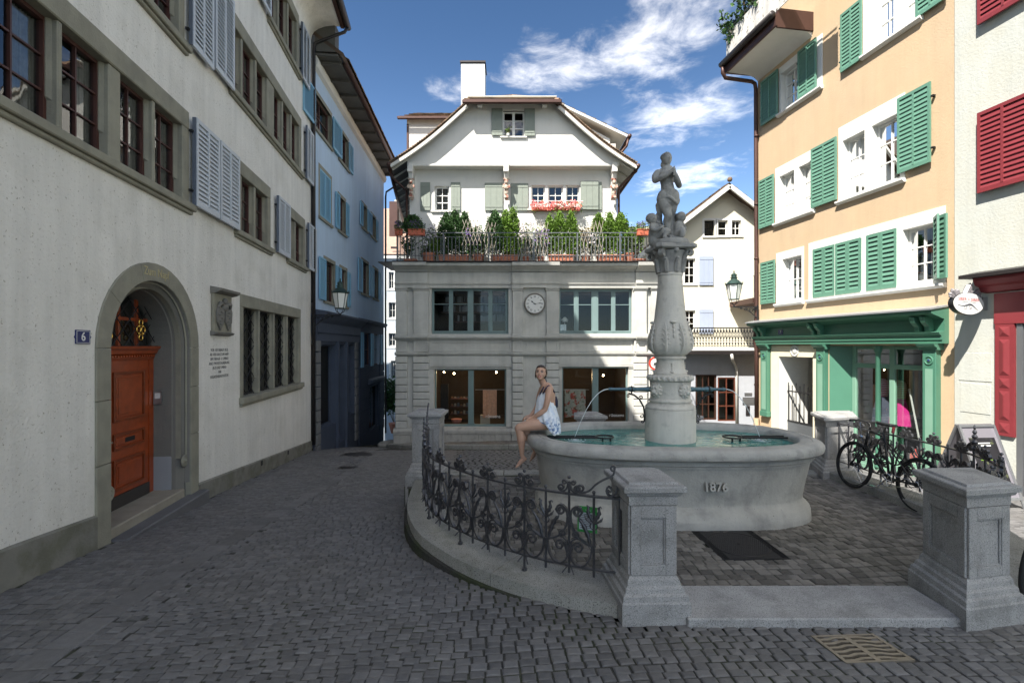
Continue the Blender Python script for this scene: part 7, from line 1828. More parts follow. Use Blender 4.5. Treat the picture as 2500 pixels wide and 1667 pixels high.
# crossed lattices
for k, (x0, n_, z0_, z1_, lab) in enumerate(((RX(720), 5, 5.6, 6.5, 'crossed lath lattice beside the leftmost clump'), (RX(885), 3, 5.1, 6.4, 'crossed lath lattice at the second trough'), (RX(1140), 8, 5.05, 6.4, 'widest crossed lath lattice in the middle of the balcony'), (RX(1600), 3, 5.05, 6.1, 'short lath lattice behind the reddish bush'), (RX(1690), 3, 5.1, 6.45, 'crossed lath lattice left of the olive conifers'))):
    t = thing('lattice', lab, 'lattice', (x0, 17.05, z0_), group='lath lattices for the climbers')
    for i in range(n_):
        for sg in (-1, 1):
            m = MB(); a = x0+i*.13; m.tube([(a-sg*.09, 17.02+sg*.008, z0_), (a+sg*.09, 17.02+sg*.008, z0_+(z1_-z0_)*.55)], .008, 4); m.tube([(a+sg*.09, 17.02+sg*.008, z0_+(z1_-z0_)*.5), (a-sg*.07, 17.02+sg*.008, z1_)], .008, 4); m.build('lath', M_lat, t)
# geranium box at the triple window
gb = thing('geranium_box', 'window box overflowing with coral pink geraniums under the triple window', 'flower box', (1.65, 18.05, 7.2))
m = MB(); m.box(W, u5(1225), u5(1588), 18.02, 18.15, v5(1116), v5(1092)); m.build('box', M_plast, gb)
rr = random.Random(5); m = MB(); x0, x1 = u5(1215), u5(1592)
for i in range(26): leaves(m, (rr.uniform(x0, x1), 18.0, rr.uniform(v5(1125), v5(1060))), (.10, .10, .09), 22, .06, rr)
m.build('foliage', M_leafY, gb, fixn=False); m = MB()
for i in range(150):
    c = Vector((rr.uniform(x0, x1), rr.uniform(17.82, 18.0), v5(1088)+max(-.16, min(.17, rr.gauss(0, .09)))))
    for q in range(11): leaves(m, c, (.045, .04, .045), 1, .048, rr)
m.build('flowers', M_pink, gb, fixn=False)
m = MB(); m.box(front(17.9), x0-.05, x1+.08, -.006, .006, v5(1056), v5(1052)); m.build('guard_rail', M_white, gb)
# plant on the gable window sill
shrub('sill_plant', u5(1048), 17.74, v5(570), .28, .10, 77, 'small yellow green potted plant on the gable window sill', M_leafY, None, n=90, lsize=.05)
m = MB(); m.lathe((u5(1048), 17.74, v5(584)), [(.05, 0), (.065, .09), (.0, .09)], 12); o = m.build('sill_pot', M_white); tag(o, 'white pot of the small plant on the gable window sill', 'pot')
# bush, pot and bicycle-like ironwork deep in the alley
shrub('alley_bush', -6.3, 25.8, -2.0, 2.3, .8, 88, 'dark bush standing at the end of the alley', M_leaf, None, n=2200, lsize=.16, cat='bush')
m = MB(); m.lathe((-5.9, 24.6, -2.35), [(.25, 0), (.36, .45), (.38, .5), (0, .48)], 16); o = m.build('alley_pot', M_terra); tag(o, 'terracotta pot before the dark bush in the alley', 'pot')
# ================================================================ ORANGE HOUSE (right)
OH = thing('town_house', 'orange rendered house with green shutters over a green timber shopfront, right', 'house', (7.8, 11, -.6))
f = FR_; os0, os1 = 8.80, 14.28
OW = [(12.63, 13.30, 8.50, 9.52), (10.00, 10.46, 8.50, 9.85), (9.48, 9.86, 8.50, 9.85), (12.80, 13.35, 5.50, 6.72), (12.14, 12.63, 5.50, 6.72), (10.68, 11.26, 5.50, 6.82), (9.86, 10.50, 5.50, 6.82), (12.54, 13.24, 3.28, 4.42), (9.18, 9.80, 3.30, 4.40),
      (11.50, 12.14, 3.28, 4.46), (10.76, 11.46, 3.28, 4.46), (9.94, 10.62, 3.30, 4.48)]
gate = (12.15, 13.38, -1.2, 1.77); shop = (9.31, 11.66, -1.2, 2.06)
wall(f, os0, os1, -1.6, 12.5, [(*w, .22) for w in OW]+[(*gate, .9), (*shop, .02)], .22, M_plO, OH, revmat=M_whiteS)
m = MB(); m.face([f.pt(os1, 0, -1.6), f.pt(os1, -8, -1.6), f.pt(os1, -8, 12.5), f.pt(os1, 0, 12.5)]); m.face([f.pt(os1, -.001, 10.2), f.pt(os0, -.001, 12.4), f.pt(os0, -8, 12.4), f.pt(os1, -8, 10.2)]); m.build('side_wall', M_plO, OH, fixn=False)
def srd(a, b, c, d, holes):                           # white plaster surround, thin sheet with its openings
    S = sorted({a, b, *[x for h in holes for x in h[:2]]}); Z = sorted({c, d, *[x for h in holes for x in h[2:4]]}); m = MB()
    S = [x for x in S if a <= x <= b]; Z = [x for x in Z if c <= x <= d]
    for i in range(len(S)-1):
        for j in range(len(Z)-1):
            cs, cz = (S[i]+S[i+1])/2, (Z[j]+Z[j+1])/2
            if any(h[0] < cs < h[1] and h[2] < cz < h[3] for h in holes): continue
            m.box(f, S[i], S[i+1], 0, .014, Z[j], Z[j+1])
    m.build('window_surround', M_whiteS, OH)
    m = MB(); m.profile(f, [(0, c-.06), (.05, c-.06), (.10, c-.02), (.10, c+.02), (.0, c+.03)], a-.02, b+.02); m.build('sill', M_whiteS, OH)
srd(11.86, 13.38, 8.42, 9.72, OW[0:1]); srd(9.40, 10.72, 8.44, 9.95, OW[1:3]); srd(12.10, 13.52, 5.44, 7.0, OW[3:5]); srd(9.76, 11.38, 5.42, 7.17, OW[5:7])
srd(12.47, 13.48, 3.20, 4.63, OW[7:8]); srd(8.98, 12.30, 3.20, 4.66, OW[8:])
for i, w in enumerate(OW[:9]):
    window(OH, f, *w, -.16, M_white, cols=2, rows=3 if i not in (7,) else 2, fw=.05, mw=.022, deep=.45, curtain=True if i in (3, 4, 5, 6, 7) else 2, gl=M_glass)
for w in OW[9:]:
    m = MB(); m.box(f, *w[:2], -.22, -.20, *w[2:]); m.build('room', M_dark, OH)
for (a, b, c, d, sl) in ((13.36, 14.05, 8.42, 9.70, 1), (11.99, 12.60, 8.46, 9.70, 1), (10.70, 11.26, 8.40, 9.74, 1), (8.93, 9.48, 8.46, 9.9, 1), (13.52, 14.14, 5.46, 6.86, 1), (11.38, 12.15, 5.50, 6.98, 1), (9.20, 9.86, 5.55, 7.08, 1), (13.47, 14.06, 3.26, 4.46, 1)):
    shutter(OH, f, a, b, c, d, .05, M_shG, slats=sl, cols=2, pitch=.085, th=.035, back=True)
    m = MB()
    for z in (c+.25, d-.3): m.box(f, b-.0 if a > 13 or a > 10.5 else a-.05, b+.05 if a > 13 or a > 10.5 else a, .01, .07, z, z+.03)
    m.build('hinge', M_ironB, OH)
for (a, b) in ((11.82, 12.15), (11.49, 11.81), (11.13, 11.46), (10.78, 11.12), (10.30, 10.63), (9.93, 10.29)):
    shutter(OH, f, a, b, 3.26, 4.47, -.01, M_shG, slats=1, cols=1, pitch=.092, th=.04, back='dark', tilt=.3)
sw = shutter(OH, f, 8.84, 9.16, 3.30, 4.48, .03, M_shG, slats=1, cols=1, pitch=.085, swing=(9.14, R_(180-18)))
sw = shutter(OH, f, 8.84, 9.16, 3.30, 4.48, .03, M_shG, slats=1, cols=1, pitch=.085, swing=(9.14, R_(180-40)))
# projecting eave with roof garden
ed = 1.04; e0, e1 = 12.15, 14.32; ez = 10.02
m = MB(); P = [(0, ez-.16), (.12, ez-.06), (.3, ez), (.95, ez+.02), (1.0, ez+.02), (1.0, ez+.30), (0, ez+.30)]; m.profile(f, P, e0+.05, e1-.04); auto_smooth(m.build('eave_soffit', M_plC, OH), 30)
m = MB(); m.box(f, e0, e1, 1.0, 1.05, ez-.02, ez+.26); m.box(f, e0, e0+.05, 0, 1.0, ez-.05, ez+.42); m.box(f, e1-.04, e1, 0, 1.0, ez+.0, ez+.26); m.build('fascia', M_copper, OH)
m = MB(); m.tube([f.pt(e0, 1.13, ez+.26), f.pt(e1+.03, 1.13, ez+.26)], .085, 12); m.build('gutter', M_gutD, OH, smooth=True)
m = MB(); m.tube([f.pt(e1-.05, 1.12, ez+.22), f.pt(e1-.04, 1.12, ez+.0), f.pt(e1-.04, 1.04, ez-.14), f.pt(e1-.04, .20, ez-.18), f.pt(e1-.05, .10, ez-.24), f.pt(e1-.06, .08, ez-.40), f.pt(14.23, .08, 2.9), f.pt(14.23, .12, 2.2), f.pt(14.2, .10, 1.9), f.pt(14.2, .10, -.05)], .055, 10)
for z in (8.2, 6.2, 4.6, 2.6, .9): m.tube([f.pt(14.23, .08, z), f.pt(14.23, .08, z+.04)], .068, 10)
m.build('downpipe', M_copper, OH, smooth=True)
m = MB(); m.tube([f.pt(14.2, .10, -.05), f.pt(14.2, .10, -.30)], .08, 10); m.build('pipe_shoe', M_plO, OH)
M_pick = mat('weathered_white_boards', (.62, .60, .56), .85, var=.15, streak=.35, col2=(.12, .10, .08), fac2=.7, s2=9, thr=(.58, .64))
fz0 = ez+.36; k = 0
pf = thing('roof_garden_fence', 'weathered white board fence of the roof garden over the orange house eave', 'fence', f.pt(13.2, 1, fz0))
s_ = 10.5
while s_ < 14.22:
    m = MB(); m.box(f, s_, s_+.085, .98, 1.0, fz0, fz0+.78+random.uniform(-.01, .01)); m.build('board', M_pick, pf, fixn=False); s_ += .095
m = MB(); m.tube([f.pt(10.5, 1.02, fz0+.95), f.pt(14.2, 1.02, fz0+.80)], .02, 6); m.build('handrail', M_rail, pf)
rr = random.Random(9)
for k, (s_, hh, lab) in enumerate(((14.0, 1.1, 'dark green climber at the far corner of the roof garden fence'), (13.5, 1.7, 'taller leafy plant above the middle of the roof garden fence'), (12.9, 2.1, 'leafy plant cut off by the top edge over the roof garden fence'))):
    q = f.pt(s_, .9, fz0); shrub('roof_plant', q.x, q.y, q.z+.2, hh, .45, 90+k, lab, M_leaf, None, n=500, lsize=.12)
# shopfront
G_ = M_grn
m = MB(); m.profile(f, [(0, 2.10), (.14, 2.10), (.14, 2.16), (.16, 2.17), (.16, 2.24), (.20, 2.27), (.22, 2.31), (.10, 2.33), (.10, 2.55), (.18, 2.58), (.34, 2.64), (.38, 2.66), (.38, 2.72), (0, 2.78)], 8.92, 14.26); m.build('shop_cornice', G_, OH)
m = MB(); m.profile(f, [(0, 2.785), (.38, 2.722), (.42, 2.715), (.42, 2.745), (0, 2.82)], 8.90, 14.28); m.build('lead_flashing', M_lead, OH)
for a in (13.98, 13.78, 11.92, 11.70, 9.30, 9.10):
    m = MB(); g2 = Fr(f.pt(a, 0, 0), f.n, f.u); m.prism(g2, [(.10, 2.33), (.20, 2.33), (.22, 2.42), (.30, 2.50), (.34, 2.60), (.10, 2.60)], 0, .10); m.build('bracket', G_, OH, bevel=.01)
for a, b, z0 in ((13.70, 14.02, .05), (11.66, 11.96, -1.0), (9.04, 9.33, -1.0)):
    m = MB(); m.box(f, a+.02, b-.02, 0, .12, z0+.10, 2.0); m.box(f, a+.0, b-.0, 0, .13, z0, z0+.14); m.build('pilaster', G_, OH, bevel=.006)
    m = MB(); m.box(f, a+.075, b-.075, .12, .126, z0+.2, 1.62); m.build('pilaster_panel', M_grnL, OH)
    m = MB(); m.profile(f, [(0, 1.98), (.14, 1.98), (.15, 2.02), (.20, 2.05), (.22, 2.09), (0, 2.10)], a-.03, b+.03); m.build('capital', G_, OH)
    m = MB(); c = f.pt((a+b)/2, .125, 1.78); m.ring(c, .075, .014, f.n, 20, 6); m.ring(c, .03, .01, f.n, 12, 5); m.build('rosette', G_, OH)
    m = MB(); m.ball(c, .024, 8, 6); m.build('rosette_boss', M_blue, OH)
# cream door surround with crest
m = MB(); 
for q in ((13.38, 13.68, -1.1, 1.77), (12.0, 12.15, -1.1, 1.77), (12.0, 13.68, 1.77, 2.06)): m.box(f, q[0], q[1], 0, .02, q[2], q[3])
m.build('door_surround', mat('surround_cream', (.72, .66, .48), .85, var=.08, bump=.2), OH)
m = MB(); c = f.pt(12.77, .03, 1.93); m.ball(c, (.03, .10, .10), 12, 8)
for i in range(16): a = i*math.pi/8; m.ball(c+f.u.normalized()*(.13*math.cos(a))+Vector((0, 0, .13*math.sin(a))), (.02, .03, .03), 6, 5)
m.build('crest', M_whiteS, OH, smooth=True)
m = MB(); P = [f.pt(s, dd, z) for dd in (-.9, -4) for s, z in ((12.0, -1.2), (13.6, -1.2), (13.6, 2.0), (12.0, 2.0))]; m.add(P, [(0, 1, 5, 4), (1, 2, 6, 5), (2, 3, 7, 6), (3, 0, 4, 7), (4, 5, 6, 7)]); m.build('passage', M_plC, OH, fixn=False)
gt = thing('iron_gate', 'dark iron bar gate with solid lower panel in the cream doorway', 'gate', f.pt(12.8, -.25, -.9))
for i in range(9):
    m = MB(); s_ = 12.20+i*.142; m.tube([f.pt(s_, -.25, .0), f.pt(s_, -.25, .98 if i % 2 else 1.05)], .012, 5); m.build('bar', M_ironB, gt)
m = MB(); m.box(f, 12.17, 13.36, -.27, -.23, .80, .83); m.box(f, 12.17, 13.36, -.27, -.23, -.02, .02); m.build('cross_rail', M_ironB, gt)
m = MB(); m.box(f, 12.17, 13.36, -.27, -.24, -1.1, -.02); m.build('panel', M_rail, gt)
# shop window: frame, column, panes, room
WD = -.34
m = MB(); m.face([f.pt(11.66, 0, -1.2), f.pt(11.34, WD, -1.2), f.pt(11.34, WD, 2.06), f.pt(11.66, 0, 2.06)]); m.face([f.pt(9.33, 0, -1.2), f.pt(9.33, WD, -1.2), f.pt(9.33, WD, 2.06), f.pt(9.33, 0, 2.06)]); m.face([f.pt(9.33, 0, 2.06), f.pt(9.33, WD, 2.06), f.pt(11.66, WD, 2.06), f.pt(11.66, 0, 2.06)]); m.build('window_reveal', G_, OH, fixn=False)
m = MB()
for a, b, c, d in ((11.24, 11.34, -.35, 2.06), (9.33, 9.41, -.35, 2.06), (10.28, 10.40, -.35, 2.06)): m.box(f, a, b, WD-.05, WD+.03, c, d)
m.box(f, 9.41, 10.28, WD-.05, WD+.04, 1.56, 1.66); m.box(f, 10.40, 11.24, WD-.05, WD+.04, 1.56, 1.66); m.box(f, 9.33, 11.34, WD-.05, WD+.05, -.42, -.35)
m.box(f, 9.33, 11.34, WD-.04, WD+.02, 1.98, 2.06); sf = m.build('shop_window', M_grnL, OH, bevel=.008)
for a, b in ((9.41, 10.28), (10.40, 11.24)):
    for c, d in ((-.35, 1.56), (1.66, 1.98)):
        m = MB(); m.face([f.pt(a, WD, c), f.pt(b, WD, c), f.pt(b, WD, d), f.pt(a, WD, d)]); m.build('pane', M_glassS, sf, fixn=False)
m = MB(); c = f.pt(10.42, -.06, 0); m.lathe(c, [(.07, -.55), (.07, -.3), (.05, -.28), (.05, 1.9), (.065, 1.92), (.08, 1.98), (.08, 2.06)], 14); auto_smooth(m.build('column', G_, OH), 40)
m = MB(); m.box(f, 9.33, 11.62, -.42, -.03, -1.3, -.42); m.box(f, 9.42, 10.3, -.03, -.01, -1.0, -.55); m.box(f, 10.45, 11.5, -.03, -.01, -1.0, -.55); m.build('stall_riser', M_grnL, OH)
m = MB(); P = [f.pt(s, dd, z) for dd in (WD-.06, -3.2) for s, z in ((9.3, -.42), (11.5, -.42), (11.5, 2.06), (9.3, 2.06))]; m.add(P, [(0, 1, 5, 4), (1, 2, 6, 5), (2, 3, 7, 6), (3, 0, 4, 7), (4, 5, 6, 7)]); m.build('shop_interior', M_darkW, OH, fixn=False)
hn = thing('house_number_sign', 'small navy house number sign reading 7 on the green shop frieze', 'sign', f.pt(13.2, .1, 2.44))
m = MB(); m.box(f, 13.10, 13.28, .10, .112, 2.37, 2.50); m.build('plate', M_blue, hn); text('7', .11, 'number', M_white, frM(f, 13.19, .1125, 2.435, -1), hn, ext=.001)
# dresses, chandelier, sticks, hanging sign in the window
def dress(s, d, zt, top, skirt, label, w=.17):
    t = thing('display_dress', label, 'dress', f.pt(s, d, zt-1))
    c = f.pt(s, d, 0); u = f.u.normalized(); n = f.n
    def ring(m, prof): 
        k = 18
        for r_, z in prof:
            for i in range(k): a = 2*math.pi*i/k; rr_ = r_*(1+(.07*math.cos(6*a) if z < zt-.45 else 0)); m.v.append(tuple(c+u*rr_*math.cos(a)+n*rr_*.6*math.sin(a)+Vector((0, 0, z))))
        for j in range(len(prof)-1):
            for i in range(k): m.f.append((j*k+i, j*k+(i+1) % k, (j+1)*k+(i+1) % k, (j+1)*k+i))
    m = MB(); ring(m, [(.06, zt), (.14, zt-.06), (.15, zt-.2), (.12, zt-.42)]); m.build('bodice', top, t, smooth=True, fixn=False)
    m = MB(); ring(m, [(.125, zt-.40), (.17, zt-.55), (.22, zt-.75), (.25, zt-.98)]); m.build('skirt', skirt, t, smooth=True, fixn=False)
    return t
def stripe(nm, a, b, sc_=16):
    m_ = bpy.data.materials.new(nm); m_.use_nodes = True; n, l = m_.node_tree.nodes, m_.node_tree.links; p = n['Principled BSDF']; g = N(n, 'ShaderNodeNewGeometry'); w = N(n, 'ShaderNodeTexWave', bands_direction='Z', inp={'Scale': sc_/6.28, 'Distortion': .6})
    l.new(g.outputs['Position'], w.inputs['Vector']); r_ = N(n, 'ShaderNodeValToRGB'); r_.color_ramp.interpolation = 'CONSTANT'; r_.color_ramp.elements[0].color = (*a, 1); r_.color_ramp.elements[1].color = (*b, 1); r_.color_ramp.elements[1].position = .5
    l.new(w.outputs['Fac'], r_.inputs[0]); l.new(r_.outputs[0], p.inputs['Base Color']); p.inputs['Roughness'].default_value = .9; return m_
dress(10.86, -.62, 1.32, stripe('stripe_pink', (.85, .85, .85), (.75, .10, .25), 50), mat('skirt_slate', (.10, .11, .16), .9, var=.1), 'dress with pink striped top and slate skirt in the green shop window')
dress(10.52, -.70, 1.30, stripe('stripe_ochre', (.85, .85, .80), (.65, .40, .05), 50), mat('skirt_magenta', (.80, .03, .30), .9, var=.1), 'dress with ochre striped top and magenta skirt in the green shop window')
chd = thing('chandelier', 'beaded crystal chandelier hanging in the right half of the green shop window', 'chandelier', f.pt(9.72, -.9, 1.2))
m = MB(); c = f.pt(9.72, -.9, 0); M_bead = mat('crystal_beads', (.75, .72, .62), .15, var=.1, spec=.9)
for i in range(22):
    a = 2*math.pi*i/22
    for j in range(9):
        t = j/8; rr_ = .06+.22*t; m.ball((c.x+rr_*math.cos(a), c.y+rr_*math.sin(a), 1.62-.40*t-.0*math.sin(math.pi*t)), .010, 5, 3)
    for j in range(8):
        t = j/7; rr_ = .28*math.cos(t*1.35); m.ball((c.x+rr_*math.cos(a), c.y+rr_*math.sin(a), 1.20-.24*math.sin(t*1.35)), .010, 5, 3)
    if i % 2: m.tube([(c.x+.08*math.cos(a), c.y+.08*math.sin(a), .96), (c.x+.08*math.cos(a), c.y+.08*math.sin(a), .84)], .008, 4)
m.build('beads', M_bead, chd, fixn=False, kind='stuff')
m = MB(); m.ring((c.x, c.y, 1.21), .28, .012, (0, 0, 1), 30, 5); m.tube([(c.x, c.y, 1.65), (c.x, c.y, 2.05)], .008, 5); m.build('frame', M_chr, chd)
for (p0, p1, lab) in ((f.pt(10.12, -.5, 1.15), f.pt(9.80, -.42, -.05), 'long white pole leaning in the green shop window, left one'), (f.pt(9.42, -.5, .35), f.pt(9.62, -.42, -.05), 'short white pole leaning in the green shop window, right one')):
    m = MB(); m.tube([p0, p1], .018, 8); o = m.build('display_pole', M_white); tag(o, lab, 'pole')
for i, (s_, col, lab) in enumerate(((9.95, (.80, .10, .08), 'red'), (9.75, (.75, .72, .6), 'cream'), (9.55, (.10, .45, .35), 'turquoise'), (9.45, (.75, .6, .05), 'yellow'))):
    m = MB(); m.bbox(f.pt(s_, -.48, -.22), .16, .18, .26, Matrix.Rotation(.4*i, 4, 'Z')); o = m.build('folded_fabric', mat('fabric_%d' % i, col, .8, var=.1), bevel=.02); tag(o, '%s bundle of cloth lying on the green shop window sill' % lab, 'fabric')
m = MB(); q = f.pt(11.02, -.42, .62); m.bbox(q, .012, .16, .16, Matrix.Rotation(R_(45), 4, 'X')); o = m.build('hanging_card', M_black); tag(o, 'black diamond shaped card hanging at the left edge of the green shop window', 'card')
lantern((6.5, 14.16, 3.42), (7.20, 14.16, 3.20), 'right street lantern, hung from the corner of the orange house')

# ================================================================ MINT WHITE HOUSE (far right)
MH = thing('town_house', 'pale mint rendered house with oxblood shutters and a red shop door, right edge', 'house', (8.4, 6, -.3))
fm = Fr(f.o+f.n*.03, f.u, f.n)
wall(fm, -3.0, 8.80, -1.2, 14, [(7.0, 7.60, 4.6, 6.05, .2), (6.0, 7.84, -.5, 2.8, .25)], .2, M_plM, MH)
m = MB(); m.face([fm.pt(8.80, 0, -1.2), fm.pt(8.80, -.4, -1.2), fm.pt(8.80, -.4, 14), fm.pt(8.80, 0, 14)]); m.face([fm.pt(-3, 0, -1.2), fm.pt(-3, -8, -1.2), fm.pt(-3, -8, 14), fm.pt(-3, 0, 14)]); m.face([fm.pt(8.8, 0, 14), fm.pt(8.8, -8, 14), fm.pt(-3, -8, 14), fm.pt(-3, 0, 14)]); m.build('end_wall', M_plM, MH, fixn=False)
for (a, b, c, d) in ((7.62, 8.36, 4.68, 6.06), (7.60, 8.36, 7.58, 9.0)):
    shutter(MH, fm, a, b, c, d, .06, M_red, slats=1, cols=2, pitch=.082, th=.04)
window(MH, fm, 7.0, 7.60, 4.6, 6.05, -.15, M_white, cols=2, rows=3, deep=.5)
for q_ in ((8.22, 8.70, .88, 1.40), (8.20, 8.72, 1.44, 1.93)): m = MB(); m.box(fm, q_[0], q_[1], 0, .008, q_[2], q_[3]); m.build('exposed_stone', M_plM, MH, bevel=.006)
m = MB(); m.profile(fm, [(0, 2.95), (.10, 2.97), (.14, 3.05), (.22, 3.08), (.26, 3.16), (.26, 3.2), (0, 3.2)], 5.5, 8.30); m.build('shop_cornice', M_red, MH)
m = MB(); m.profile(fm, [(0, 3.202), (.40, 3.202), (.40, 3.26), (.0, 3.34)], 5.5, 8.42); m.build('canopy_lead', M_gutD, MH)
m = MB(); m.box(fm, 5.5, 8.14, 0, .05, 2.42, 2.93); m.build('fascia_board', M_red, MH)
def panelled(a, b, z0, z1):
    m = MB(); m.box(fm, a, b, 0, .045, z0, z1); o = m.build('shutter_panel', M_red, MH)
    zz = z0+.05; hs_ = [.17, .50, .17, .62, .17]
    tot = sum(hs_)+.05*6; k = (z1-z0)/tot
    for h in hs_:
        h *= k; x0, x1 = a+.06, b-.06; c = ((x0+x1)/2, zz+h/2); m = MB()
        P = [fm.pt(x0, .046, zz), fm.pt(x1, .046, zz), fm.pt(x1, .046, zz+h), fm.pt(x0, .046, zz+h)]; q = min(.07, h/2*.9, (x1-x0)/2*.9)
        P += [fm.pt(x0+q, .068, zz+q), fm.pt(x1-q, .068, zz+q), fm.pt(x1-q, .068, zz+h-q), fm.pt(x0+q, .068, zz+h-q)]
        m.add(P, [(0, 1, 5, 4), (1, 2, 6, 5), (2, 3, 7, 6), (3, 0, 4, 7), (4, 5, 6, 7)]); m.build('raised_panel', M_red, o, fixn=False); zz += h+.05*k
panelled(7.86, 8.13, .57, 2.42)
m = MB(); m.box(fm, 7.76, 7.84, -.1, .02, -.4, 2.4); m.box(fm, 7.68, 7.73, -.1, .0, -.4, 2.4); m.build('door_frame', M_silver, MH)
m = MB(); m.box(fm, 6.0, 7.8, -.24, -.22, -.5, 2.8); m.build('door_leaf', M_dark, MH)
# hanging oval sign with crystal cluster
sg = thing('hanging_sign', 'oval white shop sign with dinosaur skeleton and crystal cluster, on the mint wall', 'sign', (7.8, 8.2, 2.8))
sc0 = fm.pt(8.30, 0, 2.77); us = -fm.n.copy(); us.normalize(); ns = us.cross(Vector((0, 0, 1)))
if ns.y > 0: ns = -ns
fs = Fr(sc0-us*.39, us, ns)                           # s to the right (towards the wall), d to the camera
ox, ew, eh = 0, .305, .185; tl = .10
def ov(k, a=0, n=48): t = 2*math.pi*k/n; return ((ew+a)*math.cos(t), (eh+a)*math.sin(t)-tl*(ew+a)*math.cos(t)*.35)
for (dd0, dd1, a, mt, nm) in ((-.05, .035, .004, M_black, 'rim'), (.035, .040, -.004, M_white, 'face')):
    m = MB(); A = [fs.pt(ov(k, a)[0], dd0, ov(k, a)[1]) for k in range(48)]; B = [fs.pt(ov(k, a)[0], dd1, ov(k, a)[1]) for k in range(48)]
    m.add(A+B, [tuple(range(48))[::-1], tuple(range(48, 96))]+[(i, (i+1) % 48, 48+(i+1) % 48, 48+i) for i in range(48)]); m.build(nm, mt, sg)
M_sred = mat('sign_red_ink', (.35, .03, .03), .6); M_sgry = mat('sign_grey_ink', (.13, .13, .14), .6)
tm = frM(fs, 0, .041, .068) @ Matrix.Rotation(-.06, 4, 'Z')
text('SIBER + SIBER', .072, 'sign_lettering', M_sred, tm, sg, ext=.0006, bold=.0008)
text('MINERALIEN UND FOSSILIEN', .022, 'sign_small_lettering', M_sgry, frM(fs, 0, .041, .024) @ Matrix.Rotation(-.06, 4, 'Z'), sg, ext=.0006)
m = MB()                                              # sauropod skeleton
def sp(x, z): return fs.pt(x, .042, z)
m.tube([sp(-.23, -.01), sp(-.17, -.03), (sp(-.10, -.035)), sp(-.05, -.02), sp(.0, -.005), sp(.05, -.015), sp(.10, -.05), sp(.16, -.10), sp(.20, -.125)], [.004, .005, .008, .011, .012, .011, .008, .004, .001], 5)
for x, z, L in ((-.08, -.03, .055), (-.05, -.02, .06), (.02, -.01, .07), (.045, -.015, .065)): m.tube([sp(x, z), sp(x-.008, z-L*.5), sp(x+.006, z-L), sp(x-.014, z-L-.004)], .004, 4)
for i in range(7): m.tube([sp(-.06+i*.013, -.02), sp(-.058+i*.013, -.05)], .0018, 4)
m.build('skeleton_drawing', M_sgry, sg)
M_cry = mat('crystal_grey', (.30, .28, .29), .25, var=.3, metal=.3); rr = random.Random(4)
for i, (x, L, a, w_) in enumerate(((-.22, .15, 2.5, .03), (-.17, .20, 2.2, .035), (-.13, .17, 1.9, .03), (-.05, .30, 1.05, .05), (.0, .20, .9, .04), (.08, .16, 1.5, .035), (.10, .24, .75, .04), (.17, .17, .6, .035), (.2, .12, .3, .03), (-.24, .1, 2.8, .025))):
    m = MB(); b0 = fs.pt(x, -.01, eh*.55); dr2 = (us*math.cos(a)+Vector((0, 0, math.sin(a)))).normalized(); k6 = []
    sx = dr2.cross(ns).normalized()
    for t_, w2 in ((0, w_), (L*.78, w_)):
        for k in range(6): an = math.pi/3*k; k6.append(b0+dr2*t_+sx*w2*math.cos(an)+ns*w2*math.sin(an))
    k6.append(b0+dr2*L); m.add(k6, [(k, (k+1) % 6, 6+(k+1) % 6, 6+k) for k in range(6)]+[(6+k, 6+(k+1) % 6, 12) for k in range(6)]); m.build('crystal', M_cry, sg)
m = MB(); m.box(fs, .30, .40, -.03, .03, -.10, .12); m.build('sign_bracket', M_silver, sg)
# sandwich board
ab = thing('sandwich_board', 'grey metal sandwich board with dark poster by the mint wall', 'sandwich board', (7.05, 7.3, -.3))
def apanel(yb, nm, poster):
    m = MB(); zt, zb2 = .85, -.30; a = Vector((6.77, 7.36, zt)); b = Vector((7.36, 7.40, zt)); c = Vector((7.36, yb+.03, zb2)); d = Vector((6.77, yb, zb2)); nn = (b-a).cross(d-a).normalized()
    nn = nn if nn.y*(yb-7.36) > 0 else -nn
    def q(u, v, e): return a.lerp(b, u).lerp(d.lerp(c, u), v)+nn*e
    def slab(u0, u1, v0, v1, e0, e1): m.add([q(u, v, e) for e in (e0, e1) for u, v in ((u0, v0), (u1, v0), (u1, v1), (u0, v1))], [(3, 2, 1, 0), (4, 5, 6, 7), (0, 1, 5, 4), (1, 2, 6, 5), (2, 3, 7, 6), (3, 0, 4, 7)])
    slab(0, 1, 0, .03, 0, .03); slab(0, 1, .86, .89, 0, .03); slab(0, .05, .03, .86, 0, .03); slab(.95, 1, .03, .86, 0, .03); slab(0, .05, .89, 1, 0, .02); slab(.95, 1, .89, 1, 0, .02); fr2 = m.build('frame', M_silver, ab)
    m = MB(); 
    slab2 = [q(u, v, .008) for u, v in ((.05, .03), (.95, .03), (.95, .86), (.05, .86))]; m.add(slab2, [(0, 1, 2, 3)]); m.build('panel', mat('board_panel_grey', (.17, .16, .18), .4, var=.1), fr2, fixn=False)
    if poster:
        m = MB(); m.add([q(u, v, .012) for u, v in ((.17, .16), (.88, .16), (.88, .80), (.17, .80))], [(0, 1, 2, 3)]); m.build('poster', mat('poster_dark', (.018, .017, .02), .35, var=.4, vscale=6, col2=(.09, .10, .05), fac2=.8, s2=7, thr=(.6, .64)), fr2, fixn=False)
        for v0 in (.22, .25, .42): 
            m = MB(); m.add([q(u, v, .014) for u, v in ((.3, v0), (.7, v0), (.7, v0+.012), (.3, v0+.012))], [(0, 1, 2, 3)]); m.build('text_line', M_white if v0 < .4 else M_leafY, fr2, fixn=False)
apanel(6.90, 'front_panel', True); apanel(7.86, 'rear_panel', False)

